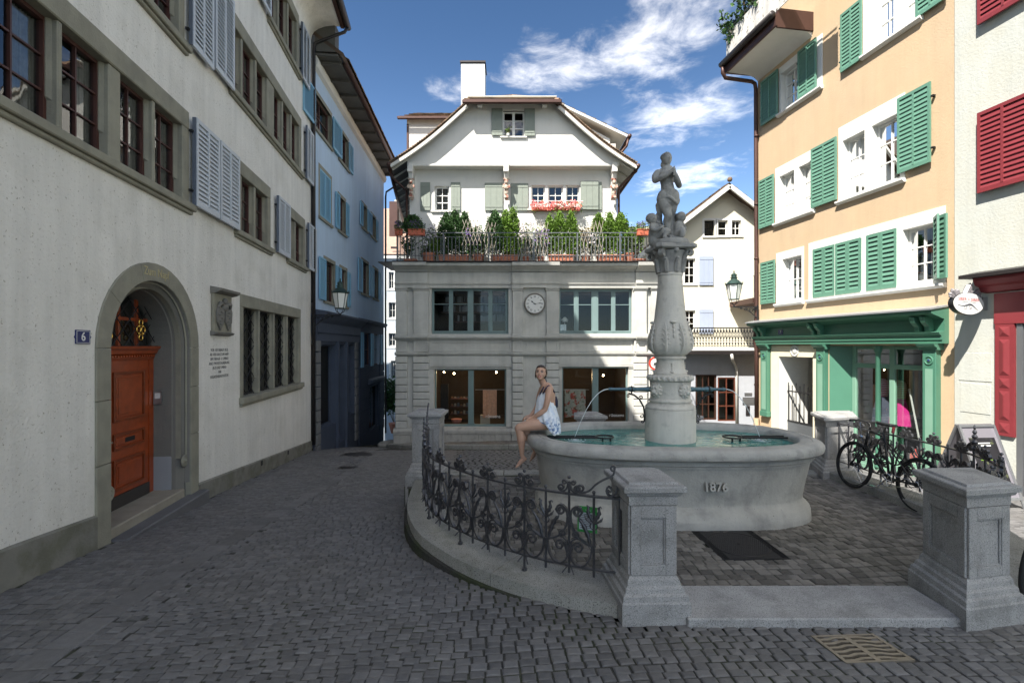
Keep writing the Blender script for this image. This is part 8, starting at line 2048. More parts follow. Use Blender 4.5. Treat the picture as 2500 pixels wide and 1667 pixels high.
# ================================================================ PASSAGE: low wing, cream gabled house behind
PH = thing('gabled_house', 'cream gabled house with pale blue boarded shutters behind the fountain statue', 'house', (9.5, 24, -1.5))
fy = front(23.0); ux = lambda u: 4.873+u/134; vz = lambda v: 11.70-v/134
yw = [(ux(573), ux(637), vz(592), vz(492)), (ux(660), ux(721), vz(590), vz(492)), (ux(748), ux(806), vz(588), vz(492)), (ux(395), ux(418), vz(893), vz(735)), (ux(447), ux(515), vz(895), vz(735)), (ux(447), ux(515), vz(1195), vz(1065)), (ux(395), ux(425), vz(1195), vz(1065))]
y0_, y1_ = 5.3, 12.9; apx_x = ux(705); ea = vz(485)-.35
wall(fy, y0_, y1_, -2, ea, [(*w, .18) for w in yw], .18, M_plY, PH)
m = MB(); zt_ = vz(300)
sl = (zt_-vz(500))/(ux(705)-ux(447))
zl = zt_-sl*(apx_x-y0_); 
# gable part above the eave line
P = [fy.pt(y0_, 0, ea), fy.pt(y1_, 0, ea), fy.pt(y1_, 0, max(ea, zt_-sl*(y1_-apx_x))), fy.pt(apx_x, 0, zt_)]
xl_ = apx_x-(zt_-ea)/sl; P.append(fy.pt(xl_, 0, ea))
m.v = []; m.f = []
hl = [(yw[i][0], yw[i][1], yw[i][2], yw[i][3]) for i in range(3)]
PH2 = [c for c in PH.children if c.name.startswith('wall')][0]
# rebuild the front with the gable as columns so the three top windows stay open
bpy.data.objects.remove(PH2)
X = sorted({y0_, y1_, apx_x, xl_, *[x for w in yw for x in w[:2]]}); m = MB()
gt_ = lambda x: max(ea, zt_-sl*abs(x-apx_x))
for i in range(len(X)-1):
    a, b = X[i], X[i+1]; c = (a+b)/2; hs_ = sorted([(w[2], w[3]) for w in yw if w[0] < c < w[1]]); z = -2.0
    for h0, h1 in hs_: m.face([fy.pt(a, 0, z), fy.pt(b, 0, z), fy.pt(b, 0, h0), fy.pt(a, 0, h0)]); z = h1
    m.face([fy.pt(a, 0, z), fy.pt(b, 0, z), fy.pt(b, 0, gt_(b)), fy.pt(a, 0, gt_(a))])
m.build('front_wall', M_plY, PH, fixn=False)
for i, w in enumerate(yw):
    window(PH, fy, *w, -.12, M_white if i != 0 else M_dark, cols=2 if i > 1 else 1, rows=2 if i < 3 else 3, fw=.05, mw=.03, deep=.6)
    m = MB(); e = .10
    for q in ((w[0]-e, w[0], w[2], w[3]+e), (w[1], w[1]+e, w[2], w[3]+e), (w[0], w[1], w[3], w[3]+e)): m.box(fy, q[0], q[1], -.02, .012, q[2], q[3])
    m.box(fy, w[0]-e, w[1]+e, -.02, .05, w[2]-.08, w[2]-.001); m.build('window_surround', M_plC, PH)
M_shP = mat('shutter_pale_blue', (.34, .39, .50), .6, var=.04)
for q in ((538, 628, 722, 905), (538, 628, 1060, 1215)): leafboard(PH, fy, ux(q[0]), ux(q[1]), vz(q[3]), vz(q[2]), .03, M_shP)
leafboard(PH, fy, 12.0, 12.35, 5.2, 6.4, .03, M_shP)
for sg_ in (-1, 1):
    ex = apx_x+sg_*4.6; P4 = [(ex, 22.55, zt_+.22-sl*4.6), (ex, 30, zt_+.22-sl*4.6), (apx_x, 30, zt_+.22), (apx_x, 22.55, zt_+.22)]
    roof_slab(PH, P4, .14, M_tileB); tiles(PH, *[Vector(q)+Vector((0, 0, .01)) for q in P4], 26, 22, stuff=True)
    m = MB(); m.bar([(apx_x+sg_*t*4.6, 22.5, zt_+.03-sl*4.6*t) for t in (0, .5, 1)], (0, 1, 0), .10, .05); m.build('barge_board', M_wdW, PH)
m = MB(); m.ball((apx_x, 22.5, zt_+.34), .12, 8, 6); m.build('ridge_tile', M_tile, PH)
# low wing with the terrace
LW = thing('low_wing', 'low white wing with brown framed windows under an iron balcony, right of the fountain column', 'outbuilding', (8.5, 21.5, -1.5))
q3x = lambda u: 6.525+u/168.2; q3z = lambda v: 6.617-v/168.2
fl_ = front(21.9)
lw = [(q3x(300), q3x(462), q3z(1330), q3z(985)), (q3x(470), q3x(606), q3z(1338), q3z(1005)), (q3x(772), q3x(806), q3z(1420), q3z(1025))]
wall(fl_, 5.3, 12.4, -2.2, 1.75, [(*w, .15) for w in lw], .15, M_plP, LW)
M_brn = mat('window_frame_brown', (.12, .036, .02), .5, var=.1)
window(LW, fl_, *lw[0], -.08, mat('door_dark_brown', (.05, .02, .012), .5), cols=3, rows=1, fw=.08, mw=.05, deep=1.2, split=[q3z(1210)])
window(LW, fl_, *lw[1], -.05, M_brn, cols=2, rows=3, fw=.06, mw=.05, deep=1.2)
m = MB(); m.box(fl_, *lw[2][:2], -.14, -.10, *lw[2][2:]); m.build('door', M_dark, LW)
m = MB(); m.box(fl_, 5.3, 12.4, -1.3, .55, 1.86, 1.98); m.build('terrace_slab', M_plC, LW)
m = MB(); m.box(fl_, 5.3, 12.4, 0, .62, 1.70, 1.855); m.build('eave_boards', M_gutD, LW)
m = MB(); m.tube([fl_.pt(q3x(525), .66, 1.68), fl_.pt(q3x(545), .5, 1.42), fl_.pt(q3x(590), .1, 1.25), fl_.pt(q3x(605), .08, 1.0), fl_.pt(q3x(608), .08, -1.6)], .06, 8); m.build('downpipe', M_plC, LW, smooth=True)
for (a, b, c, d, mt, nm, lab) in ((672, 728, 1142, 1122, M_silver, 'name_plate', 'narrow metal name plate, uppermost of the plates on the passage wall'), (657, 747, 1210, 1155, M_silver, 'name_plate', 'larger engraved metal plate on the passage wall'), (683, 712, 1295, 1220, M_gutD, 'intercom', 'grey intercom with push buttons under the metal plates')):
    m = MB(); m.box(fl_, q3x(a), q3x(b), 0, .03, q3z(c), q3z(d)); o = m.build(nm, mt); tag(o, lab, 'plate' if nm == 'name_plate' else 'intercom')
br = thing('iron_balcony_railing', 'ornate cast iron railing of the terrace over the low wing', 'railing', (9.5, 21.4, 2))
fb2 = front(21.4); bx0, bx1 = 6.9, 11.6; bz0, bz1 = 1.98, 2.88
m = MB(); m.box(fb2, bx0, bx1, -.03, .03, bz1-.05, bz1); m.box(fb2, bx0, bx1, -.02, .02, bz0+.04, bz0+.08); m.box(fb2, bx0, bx1, -.015, .015, bz0+.30, bz0+.33); m.build('rails', M_ironB, br)
m = MB(); 
for (a, b) in ((-.065, .065), (.065, -.065)): m.tube([fb2.pt(a, 0, bz0+.34), fb2.pt(b, 0, bz1-.06)], .013, 4)
m.ring(fb2.pt(0, 0, bz0+.72), .05, .010, (0, 1, 0), 10, 4); m.ring(fb2.pt(0, 0, bz0+.44), .04, .010, (0, 1, 0), 10, 4); m.ring(fb2.pt(0, 0, bz0+.18), .05, .014, (0, 1, 0), 10, 4); m.tube([fb2.pt(-.065, 0, bz0+.05), fb2.pt(-.065, 0, bz1-.05)], .014, 4)
me = m.mesh('cast_panel'); me.materials.append(M_ironB); x = bx0+.065
while x < bx1: inst(me, 'cast_panel', br, (x, 0, 0)); x += .13
sb_ = MB(); sb_.box(fl_, 10.3, 12.3, -1.0, 1.2, 3.9, 4.12); o = sb_.build('upper_balcony_slab', M_copper, PH)
m = MB(); fz = front(20.7)
for i in range(15): m.box(fz, 10.35+i*.11, 10.365+i*.11, -.008, .008, 4.12, 5.05)
m.box(fz, 10.33, 12.0, -.015, .015, 5.05, 5.08); m.build('upper_balcony_railing', M_rail, PH)
m = MB(); m.box(Fr((12.2, 21.9, 0), (0, 1, 0), (-1, 0, 0)), -8, 0, 0, .02, -2, 4); m.build('passage_side_wall', M_plO, OH)
rs = thing('round_traffic_sign', 'round red rimmed traffic sign half hidden behind the fountain column', 'traffic sign', (5.0, 16.6, -1))
fr2 = front(16.6); m = MB(); disc0 = (4.92, 1.46)
def disc2(m, fr, c, r, d0, d1, n=32):
    a = [fr.pt(c[0]+r*math.cos(2*math.pi*i/n), d0, c[1]+r*math.sin(2*math.pi*i/n)) for i in range(n)]; b = [fr.pt(c[0]+r*math.cos(2*math.pi*i/n), d1, c[1]+r*math.sin(2*math.pi*i/n)) for i in range(n)]
    m.add(a+b, [tuple(range(n))[::-1], tuple(range(n, 2*n))]+[(i, (i+1) % n, n+(i+1) % n, n+i) for i in range(n)])
disc2(m, fr2, disc0, .23, 0, .02); m.build('rim', mat('traffic_red', (.60, .04, .02), .4), rs)
m = MB(); disc2(m, fr2, disc0, .165, .02, .024); m.build('face', M_white, rs)
m = MB(); m.box(fr2, 4.86, 4.96, .024, .027, 1.40, 1.48); m.ring(fr2.pt(4.88, .026, 1.40), .03, .006, (0, 1, 0), 12, 4); m.ring(fr2.pt(4.96, .026, 1.40), .03, .006, (0, 1, 0), 12, 4); m.build('pictogram', M_black, rs)
m = MB(); m.tube([(4.92, 16.63, -1.3), (4.92, 16.63, 1.7)], .03, 8); m.build('pole', M_silver, rs)
# ================================================================ FIGURES
def body(name, prims, mt, parent=None, voxel=.009, smooth=6, fat=1.0):
    """one continuous skin: overlapping tapered volumes fused by a voxel remesh, then relaxed"""
    m = MB()
    for p in prims:
        if p[0] == 'b': m.ball(p[1], p[2], 16, 12, p[3] if len(p) > 3 else None)
        else:
            pts = [Vector(q) for q in p[1]]; rs = [q*fat for q in p[2]]
            # subdivide the polyline smoothly
            P = []; Rr = []
            Q = [pts[0]*2-pts[1]]+pts+[pts[-1]*2-pts[-2]]; RQ = [rs[0]]+list(rs)+[rs[-1]]
            for i in range(1, len(Q)-2):
                for k in range(5):
                    t = k/5; a, b, c, d = Q[i-1:i+3]; P.append(.5*((2*b)+(c-a)*t+(2*a-5*b+4*c-d)*t*t+(3*b-a-3*c+d)*t**3)); Rr.append(RQ[i]*(1-t)+RQ[i+1]*t)
            P.append(pts[-1]); Rr.append(rs[-1]); m.tube(P, Rr, 14); m.ball(P[0], Rr[0]*.98, 12, 8); m.ball(P[-1], Rr[-1]*.98, 12, 8)
    import bmesh
    me = m.mesh('tmp'); bm = bmesh.new(); bm.from_mesh(me); bmesh.ops.recalc_face_normals(bm, faces=bm.faces[:]); bm.to_mesh(me); bm.free()
    o = bpy.data.objects.new('tmp', me); COL.objects.link(o)
    md = o.modifiers.new('r', 'REMESH'); md.mode = 'VOXEL'; md.voxel_size = voxel; md.use_smooth_shade = True
    s = o.modifiers.new('s', 'SMOOTH'); s.iterations = smooth; s.factor = .5
    dg = bpy.context.evaluated_depsgraph_get(); me2 = bpy.data.meshes.new_from_object(o.evaluated_get(dg)); bpy.data.objects.remove(o)
    me2.name = name; me2.materials.clear(); me2.materials.append(mt); me2.polygons.foreach_set('use_smooth', [True]*len(me2.polygons))
    o = bpy.data.objects.new(name, me2); link(o, parent); return o
# ---- the seated woman. wp(u, v, y): figure sheet in the plane of the picture, y metres nearer (-) or farther (+)
WY = 6.28
def wp(u, v, y=0): return Vector(((1230+u/5.6-1250)/1180*WY, WY+y, 2.05-(870+v/5.6-845)/1180*WY))
ps = thing('person', 'barefoot woman in white and blue sundress seated on the basin rim', 'person', wp(640, 940))
hd = wp(508, 232, .03); Mh = Matrix.Rotation(R_(-14), 4, 'Z') @ Matrix.Rotation(R_(-14), 4, 'X')
def hp_(x, y, z): return hd + Mh.to_3x3() @ Vector((x, y, z))
hs = Vector
def finger(base, d, L, bend, r_=.0075, ax=None):
    d = Vector(d).normalized(); pts = [Vector(base)]; a = 0
    side = Vector(ax)
    for k in range(3): 
        dd = (d*math.cos(a)+side*math.sin(a)).normalized(); pts.append(pts[-1]+dd*L*(.42, .33, .25)[k]); a += bend
    return ('t', pts, [r_, r_*.97, r_*.9, r_*.72])
prims = [
    ('b', hp_(0, .01, .012), (.071, .088, .092), Mh), ('b', hp_(0, -.03, -.035), (.054, .052, .060), Mh), ('b', hp_(0, -.052, -.078), (.027, .026, .022), Mh),
    ('b', hp_(0, -.084, -.018), (.0095, .012, .020), Mh), ('b', hp_(0, -.092, -.030), (.012, .010, .008), Mh),
    ('b', hp_(.034, -.058, -.030), (.022, .018, .020), Mh), ('b', hp_(-.034, -.058, -.030), (.022, .018, .020), Mh),
    ('b', hp_(.070, .012, -.008), (.008, .018, .026), Mh), ('b', hp_(-.070, .012, -.008), (.008, .018, .026), Mh),
    ('t', [hp_(0, .02, -.05), wp(540, 370, .06), wp(575, 430, .06)], [.047, .042, .055]),
    # trunk: leaning slightly back, chest towards the left
    ('t', [wp(590, 440, .06), wp(600, 520, .05), wp(610, 620, .05), wp(625, 720, .05), wp(640, 820, .05), wp(645, 900, .05)], [.085, .105, .095, .085, .10, .118]),
    ('t', [wp(545, 445, .12), wp(600, 432, .05), wp(622, 440, -.06)], [.045, .055, .048]),
    ('b', wp(535, 560, .0), (.055, .06, .06)), ('b', wp(530, 560, .10), (.055, .06, .06)),
    ('b', wp(648, 890, -.01), (.095, .085, .09)), ('b', wp(648, 890, .11), (.095, .085, .09)),
    # near arm: shoulder, elbow, wrist on the thigh
    ('t', [wp(618, 440, -.09), wp(600, 520, -.13), wp(577, 620, -.14), wp(553, 706, -.13)], [.050, .044, .038, .034]),
    ('t', [wp(553, 706, -.13), wp(480, 765, -.12), wp(415, 805, -.09), wp(365, 828, -.07)], [.035, .034, .026, .020]),
    # far arm, mostly hidden
    ('t', [wp(540, 450, .15), wp(500, 560, .20), wp(470, 690, .19), wp(400, 790, .10), wp(350, 822, .04)], [.045, .040, .033, .027, .020]),
    # hands: palms folded on the knee
    ('t', [wp(368, 826, -.07), wp(338, 832, -.06), wp(318, 838, -.05)], [.021, .028, .026]), ('t', [wp(352, 822, .04), wp(328, 826, .01), wp(312, 832, -.01)], [.020, .026, .024]),
]
hb = wp(314, 838, -.055)
for k in range(4): prims.append(finger(hb+Vector((.0, .052-.019*k, .006)), (-.75, .12, -.25), .070+(.004, .010, .008, -.008)[k], .55, .0088, (0, .1, -1)))
prims.append(finger(wp(345, 826, -.10), (-.7, -.25, -.35), .055, .4, .010, (0, .3, -1)))
hb2 = wp(310, 830, -.01)
for k in range(4): prims.append(finger(hb2+Vector((0, .030-.018*k, .008)), (-.65, -.45, -.15), .068-.003*k, .5, .0085, (0, -.2, -1)))
prims.append(finger(wp(335, 815, .0), (-.7, -.2, .1), .05, .35, .009, (0, 0, -1)))
# legs
prims += [
    ('t', [wp(640, 905, -.03), wp(520, 905, -.07), wp(380, 920, -.09), wp(235, 948, -.09), wp(205, 962, -.09)], [.088, .084, .074, .058, .054]),
    ('t', [wp(205, 965, -.09), wp(218, 1030, -.085), wp(236, 1120, -.08), wp(243, 1230, -.08), wp(247, 1330, -.08)], [.053, .050, .054, .038, .027]),
    ('b', wp(258, 1110, -.06), (.042, .048, .07)),
    ('t', [wp(655, 910, .12), wp(520, 930, .12), wp(400, 960, .11), wp(290, 985, .10)], [.095, .082, .066, .054]),
    ('t', [wp(285, 990, .10), wp(320, 1060, .11), wp(352, 1140, .12), wp(385, 1220, .13), wp(420, 1290, .14)], [.052, .050, .052, .036, .027]),
    # near foot pointing down to the left
    ('t', [wp(256, 1345, -.08), wp(270, 1372, -.08)], [.027, .028]),
    ('t', [wp(288, 1378, -.08), wp(250, 1398, -.085), wp(212, 1440, -.09), wp(190, 1466, -.09)], [.024, .031, .027, .019]),
    # far foot hanging
    ('t', [wp(425, 1300, .14), wp(445, 1318, .14)], [.027, .026]),
    ('t', [wp(455, 1325, .14), wp(430, 1350, .13), wp(400, 1400, .12), wp(382, 1425, .12)], [.023, .031, .026, .018]),
]
for (bx, dx_) in ((wp(192, 1466, -.09), Vector((-.5, -.02, -.32))), (wp(384, 1424, .12), Vector((-.35, -.02, -.42)))):
    for k in range(5): prims.append(('t', [bx+Vector((0, .026-.013*k, 0)), bx+Vector((0, .026-.013*k, 0))+dx_.normalized()*(.044-.005*abs(1-(4-k))*.8-.003*k)], [.0095 if k != 4 else .0125, .0075 if k != 4 else .010]))
wb = body('body', prims, M_skin, ps, voxel=.0065, smooth=3)
# face
M_eye = mat('eye_white', (.75, .73, .70), .2, var=0); M_iris = mat('eye_dark', (.03, .015, .01), .2, var=0); M_lip = mat('lips', (.45, .12, .10), .4, var=0); M_teeth = mat('teeth', (.80, .78, .72), .3, var=0)
for s_ in (-1, 1):
    m = MB(); m.ball(hp_(s_*.029, -.0705, .003), (.0125, .008, .0072), 10, 6, Mh); m.build('eye', M_eye, ps, smooth=True, fixn=False)
    m = MB(); m.ball(hp_(s_*.029+.002, -.0775, .0045), (.0072, .003, .0066), 8, 5, Mh); m.build('iris', M_iris, ps, smooth=True, fixn=False)
    m = MB(); m.tube([hp_(s_*.014, -.0785, .018), hp_(s_*.030, -.079, .024), hp_(s_*.048, -.066, .018)], [.004, .0045, .002], 5); m.build('eyebrow', M_hair, ps)
    m = MB(); m.tube([hp_(s_*.015, -.0765, .006), hp_(s_*.029, -.0795, .0105), hp_(s_*.043, -.068, .006)], .0017, 4); m.build('lashes', M_hair, ps)
m = MB(); m.tube([hp_(-.024, -.072, -.050), hp_(-.012, -.083, -.0555), hp_(0, -.086, -.057), hp_(.012, -.083, -.0555), hp_(.024, -.072, -.050)], [.002, .0045, .005, .0045, .002], 6); m.tube([hp_(-.024, -.072, -.050), hp_(-.010, -.0835, -.0635), hp_(0, -.086, -.0655), hp_(.010, -.0835, -.0635), hp_(.024, -.072, -.050)], [.002, .005, .0055, .005, .002], 6); m.build('lips', M_lip, ps, smooth=True)
m = MB(); m.tube([hp_(-.017, -.079, -.0545), hp_(0, -.0875, -.0605), hp_(.017, -.079, -.0545)], [.003, .0045, .003], 5); m.build('teeth', M_teeth, ps)
# hair drawn back into a knot
m = MB(); V = []; n = 20
rows = []
for i in range(12):
    th = math.pi*i/11*.80
    for k in range(n):
        a = 2*math.pi*k/n; x, y_, z = math.sin(th)*math.cos(a), math.sin(th)*math.sin(a), math.cos(th)
        # hairline: shrink in front of the face
        fr_ = max(0, -y_); lim = .50 if fr_ > .25 else -1
        zz = z
        if fr_ > .22 and z < .52+.15*(1-fr_): x *= .93; y_ = y_*.80; 
        k_ = 1+.02*math.sin(k*3+i)
        V.append(hp_(x*.082*k_, .016+y_*.099*k_, .014+zz*.102))
m.v = V
for i in range(11):
    for k in range(n):
        a = 2*math.pi*(k+.5)/n; th = math.pi*(i+.5)/11*.80; y_ = math.sin(th)*math.sin(a); z = math.cos(th)
        if y_ < -.34 and z < .34: continue
        m.f.append((i*n+k, (i+1)*n+k, (i+1)*n+(k+1) % n, i*n+(k+1) % n))
m.ball(hp_(-.02, .11, -.03), (.035, .032, .04), 12, 8); m.tube([hp_(-.06, -.02, .03), hp_(-.073, .0, -.03), hp_(-.068, .01, -.075)], [.008, .006, .002], 5); m.tube([hp_(.066, -.02, .03), hp_(.074, .0, -.0)], [.008, .006], 5)
m.build('hair', M_hair, ps, smooth=True, fixn=False)
# sundress: pleated shell round the trunk, flaring over the hips
M_dress = mat('dress_white_blue_print', (.74, .78, .84), .85, var=.06, vscale=20, col2=(.30, .46, .68), fac2=.5, s2=14, thr=(.5, .68), streak=.10)
nt_ = M_dress.node_tree; n_, l_ = nt_.nodes, nt_.links; p_ = [x for x in n_ if x.type == 'BSDF_PRINCIPLED'][0]; src = p_.inputs['Base Color'].links[0].from_socket
g_ = N(n_, 'ShaderNodeNewGeometry'); sz = N(n_, 'ShaderNodeSeparateXYZ'); l_.new(g_.outputs['Position'], sz.inputs[0])
mr_ = N(n_, 'ShaderNodeMapRange', inp={1: wp(0, 790).z, 2: wp(0, 900).z, 3: 0, 4: 1}); l_.new(sz.outputs[2], mr_.inputs[0])
vo = N(n_, 'ShaderNodeTexNoise', inp={'Scale': 26.0, 'Detail': 3.0}); l_.new(g_.outputs['Position'], vo.inputs['Vector']); v2 = N(n_, 'ShaderNodeMapRange', inp={1: .49, 2: .56, 3: 0, 4: .85}); l_.new(vo.outputs['Fac'], v2.inputs[0])
mm_ = N(n_, 'ShaderNodeMath', operation='MULTIPLY'); l_.new(mr_.outputs[0], mm_.inputs[0]); l_.new(v2.outputs[0], mm_.inputs[1]); mx__ = N(n_, 'ShaderNodeMix', data_type='RGBA'); l_.new(mm_.outputs[0], mx__.inputs[0]); l_.new(src, mx__.inputs[6]); mx__.inputs[7].default_value = (.03, .13, .33, 1); l_.new(mx__.outputs[2], p_.inputs['Base Color'])
m = MB(); K = 64
# rings: centre (u,v,y), half width in picture plane (left,right in sheet px), half depth, top tilt
rings = [((575, 490, .05), (72, 60), .118, -.0), ((580, 560, .04), (118, 84), .135, .02), ((588, 620, .04), (140, 98), .142, .03), ((600, 700, .04), (160, 112), .150, .03), ((612, 780, .04), (185, 122), .20, .0), ((622, 840, .04), (205, 128), .235, -.0),
         ((630, 900, .04), (195, 130), .255, .0), ((640, 960, .04), (170, 128), .265, .0), ((655, 1030, .035), (130, 112), .265, .0)]
for ri_, (c, w_, dp, tilt) in enumerate(rings):
    for k in range(K):
        a = 2*math.pi*k/K; cu, su = math.cos(a), math.sin(a); hw = w_[1] if cu > 0 else w_[0]; pl_ = 1+(.05+.012*ri_)*math.sin(13*a+ri_*.25)*(.3+ri_/9)
        u_ = c[0]+hw*cu*pl_; v_ = c[1]
        if ri_ <= 2 and cu > .2: v_ += (640-c[1])*min(1, (cu-.2)*1.6)*(.85 if ri_ < 2 else .5)   # low back
        if ri_ >= 6 and cu < -.0: v_ = c[1]-(c[1]-862+6*(8-ri_))*min(1, -cu*1.15)*.92                      # hem rises over the lap
        m.v.append(tuple(wp(u_, v_+3*math.sin(9*a+ri_), c[2]+dp*su*(pl_*.4+.6)*-1)))
for i in range(len(rings)-1):
    for k in range(K): m.f.append((i*K+k, (i+1)*K+k, (i+1)*K+(k+1) % K, i*K+(k+1) % K))
dr1 = m.build('sundress', M_dress, ps, smooth=True, fixn=False)
m = MB(); i = len(rings)-1; pts = [Vector(dr1.data.vertices[i*K+k].co) for k in range(K)]; m.tube(pts+[pts[0]], .004, 4); m.build('hem', M_white, ps, smooth=True)
M_str = mat('navy_strap', (.02, .025, .06), .8)
m = MB(); m.tube([wp(492, 520, -.01), wp(520, 455, -.035), wp(560, 395, .02), wp(590, 345, .09)], .009, 5); m.tube([wp(530, 500, -.075), wp(560, 430, -.12), wp(605, 388, -.10), wp(655, 415, -.05), wp(690, 490, .0), wp(690, 580, .03), wp(672, 645, .02)], .0095, 5)
for k in range(7): m.tube([wp(700+k*3, 560, .05+.01*k), wp(715+4*k, 620, .04+.01*k), wp(708+6*k, 700+5*(k % 3), .03+.012*k)], [.012, .012, .006], 5)
m.build('straps', M_str, ps, smooth=True)

# ---- fountain statue: standing draped figure with three putti
st = thing('statue', 'weathered standing stone figure with folded hands and small putti on the fountain column', 'statue', (CX, CY, 3.35))
SY = 6.30
def sp_(u, v, y=0): return Vector(((1560+u/6.03-1250)/1180*SY, SY+y, 2.05-(360+v/6.03-845)/1180*SY))
P = [
    ('b', sp_(402, 175, -.01), (.066, .080, .088)), ('b', sp_(404, 215, -.035), (.050, .05, .055)), ('b', sp_(408, 248, -.05), (.026, .024, .020)), ('b', sp_(418, 190, -.088), (.010, .014, .024)),
    ('b', sp_(345, 250, .02), (.018, .03, .035)), ('b', sp_(398, 140, .01), (.072, .08, .05)),
    ('t', [sp_(405, 235, .0), sp_(405, 320, .0)], [.050, .056]),
    ('t', [sp_(410, 360, .0), sp_(405, 450, .0), sp_(412, 540, .0), sp_(418, 620, -.01), sp_(425, 700, -.01), sp_(430, 760, 0)], [.105, .108, .092, .098, .112, .118]),
    ('t', [sp_(300, 385, .01), sp_(405, 345, .02), sp_(500, 395, .02)], [.058, .07, .055]),
    ('b', sp_(345, 420, -.07), (.06, .05, .05)), ('b', sp_(445, 425, -.07), (.055, .05, .05)), ('b', sp_(345, 730, .0), (.065, .09, .09)), ('b', sp_(505, 730, .0), (.075, .09, .10)),
    ('t', [sp_(275, 380, .0), sp_(235, 440, -.02), sp_(225, 500, -.04)], [.055, .055, .048]), ('t', [sp_(225, 500, -.04), sp_(310, 480, -.12), sp_(400, 430, -.15), sp_(430, 400, -.15)], [.048, .042, .034, .024]),
    ('t', [sp_(510, 400, .0), sp_(545, 480, -.01), sp_(580, 575, -.03)], [.048, .044, .042]), ('t', [sp_(580, 575, -.03), sp_(530, 540, -.11), sp_(480, 470, -.15), sp_(460, 440, -.15)], [.042, .040, .036, .028]),
    # folded hands
    ('t', [sp_(430, 400, -.16), sp_(448, 372, -.17)], [.026, .018]), ('t', [sp_(462, 440, -.16), sp_(455, 395, -.18)], [.028, .018]),
    # loin cloth
    ('t', [sp_(340, 760, -.0), sp_(430, 790, -.01), sp_(520, 790, .0)], [.088, .105, .085]), ('t', [sp_(335, 770, -.03), sp_(400, 762, -.095), sp_(470, 810, -.095), sp_(540, 840, -.04)], [.025, .022, .022, .025]),
    ('t', [sp_(535, 830, .05), sp_(545, 900, .05)], [.05, .02]), ('t', [sp_(310, 830, .06), sp_(315, 900, .06), sp_(330, 970, .06)], [.05, .045, .03]),
    # legs
    ('t', [sp_(365, 800, .0), sp_(385, 900, -.02), sp_(400, 990, -.05), sp_(410, 1030, -.06)], [.098, .082, .062, .058]), ('t', [sp_(410, 1030, -.06), sp_(400, 1100, -.03), sp_(405, 1200, -.03), sp_(405, 1300, -.03)], [.056, .060, .040, .030]),
    ('t', [sp_(500, 820, .02), sp_(490, 920, .02), sp_(478, 1010, .02), sp_(470, 1100, .04), sp_(458, 1200, .04), sp_(452, 1290, .03)], [.085, .07, .052, .055, .038, .028]),
    ('t', [sp_(402, 1305, -.0), sp_(405, 1335, -.06), sp_(420, 1350, -.12)], [.032, .03, .020]), ('t', [sp_(452, 1300, .03), sp_(480, 1330, -.03), sp_(545, 1352, -.08)], [.030, .028, .018]),
    # tree stump / drapery behind
    ('t', [sp_(330, 960, .10), sp_(310, 1060, .10), sp_(330, 1180, .12), sp_(360, 1330, .10)], [.05, .07, .09, .10]), ('t', [sp_(510, 1030, .10), sp_(510, 1150, .10), sp_(520, 1330, .10)], [.05, .09, .11]),
]
for k in range(4):
    P.append(('t', [sp_(440+4*k, 385+8*k, -.17), sp_(452+4*k, 350+14*k, -.18+.0*k)], [.010, .007])); P.append(('t', [sp_(470-3*k, 430+12*k, -.165), sp_(445-2*k, 430+14*k, -.185), sp_(440, 445+14*k, -.18)], [.011, .010, .008]))
body('figure', P, M_limeS, st, voxel=.007, smooth=2, fat=.86)
def putto(hu, hv, lab, P):
    b = body('putto', P, M_limeS, st, voxel=.007, smooth=2); return b
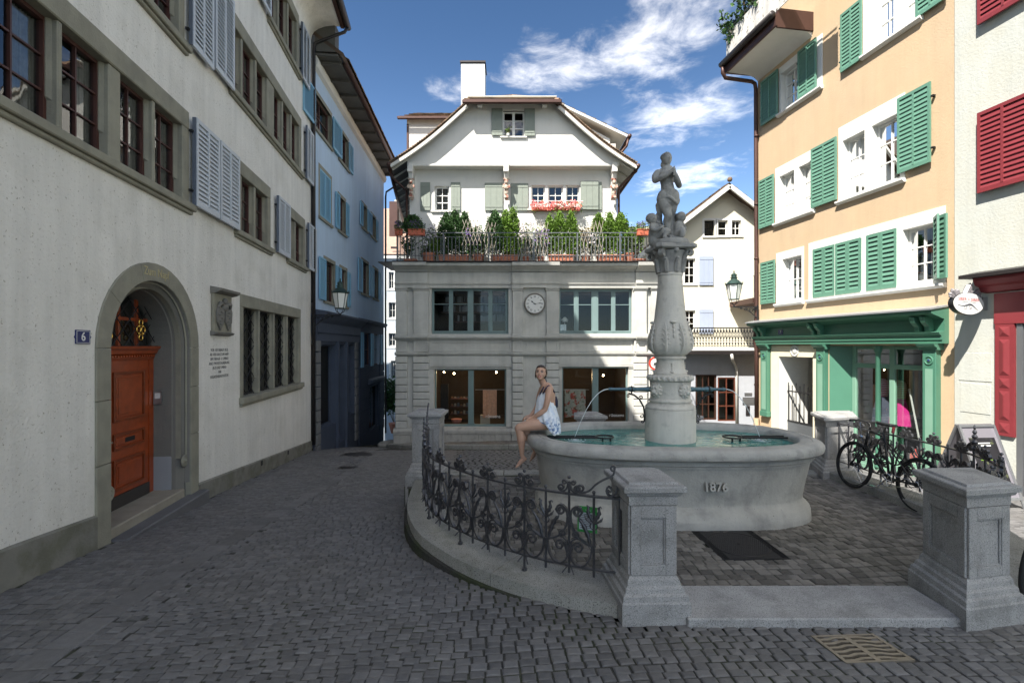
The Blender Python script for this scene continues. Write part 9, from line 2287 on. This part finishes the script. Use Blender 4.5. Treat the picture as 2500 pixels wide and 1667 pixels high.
putto(0, 0, '', [('b', sp_(172, 1065, -.05), (.064, .070, .072)), ('b', sp_(168, 1050, -.02), (.068, .07, .065)), ('t', [sp_(185, 1120, -.03), sp_(200, 1170, -.03), sp_(235, 1260, -.02), sp_(260, 1320, 0)], [.035, .058, .065, .07]),
    ('t', [sp_(170, 1150, -.06), sp_(165, 1220, -.09), sp_(205, 1252, -.13)], [.028, .030, .024]), ('t', [sp_(205, 1252, -.13), sp_(270, 1225, -.16), sp_(300, 1205, -.16)], [.024, .020, .016]),
    ('t', [sp_(235, 1140, .0), sp_(290, 1175, -.06), sp_(310, 1195, -.12)], [.026, .024, .016]), ('t', [sp_(265, 1320, -.02), sp_(320, 1270, -.12), sp_(375, 1275, -.14)], [.058, .048, .040]), ('t', [sp_(375, 1275, -.14), sp_(335, 1320, -.15), sp_(310, 1360, -.16)], [.038, .030, .020]),
    ('t', [sp_(310, 1360, -.16), sp_(350, 1375, -.18)], [.02, .014]), ('t', [sp_(225, 1240, .02), sp_(235, 1380, .02)], [.07, .08]), ('b', sp_(178, 1072, -.115), (.010, .012, .012))])
putto(0, 0, '', [('b', sp_(605, 1035, -.03), (.064, .068, .070)), ('t', [sp_(560, 1000, .02), sp_(640, 1000, .0), sp_(655, 1060, .0)], [.03, .03, .02]), ('t', [sp_(595, 1095, -.0), sp_(580, 1150, -.02), sp_(570, 1240, -.02), sp_(560, 1330, .0)], [.035, .062, .060, .075]),
    ('t', [sp_(630, 1120, -.0), sp_(650, 1180, -.03), sp_(655, 1225, -.05)], [.026, .026, .024]), ('t', [sp_(655, 1225, -.05), sp_(610, 1222, -.10), sp_(580, 1215, -.12)], [.022, .020, .016]), ('t', [sp_(550, 1290, -.04), sp_(590, 1270, -.12), sp_(580, 1330, -.14), sp_(560, 1375, -.12)], [.05, .045, .035, .022]),
    ('t', [sp_(530, 1050, .06), sp_(520, 1200, .06), sp_(525, 1370, .04)], [.04, .07, .08])])
putto(0, 0, '', [('b', sp_(318, 1010, .13), (.055, .055, .06)), ('t', [sp_(310, 1050, .14), sp_(290, 1130, .15), sp_(330, 1250, .15)], [.04, .05, .07]), ('t', [sp_(285, 1050, .10), sp_(275, 1090, .05), sp_(320, 1110, .03)], [.024, .024, .018])])
m = MB(); m.lathe((CX, CY-.0, 3.345), [(.24, 0), (.245, .02), (.235, .055), (.22, .075), (.0, .08)], 28); base = auto_smooth(m.build('base', M_limeS, st), 40)
# features of the faces
m = MB()
for s_ in (-1, 1): m.ball(sp_(404+s_*17, 182, -.078), (.012, .008, .007), 8, 5); m.tube([sp_(404+s_*8, 172, -.088), sp_(404+s_*26, 170, -.074)], .004, 5)
m.tube([sp_(392, 225, -.086), sp_(408, 227, -.092), sp_(424, 225, -.084)], [.003, .006, .003], 5)
m.build('facial_features', M_limeS, st, smooth=True)
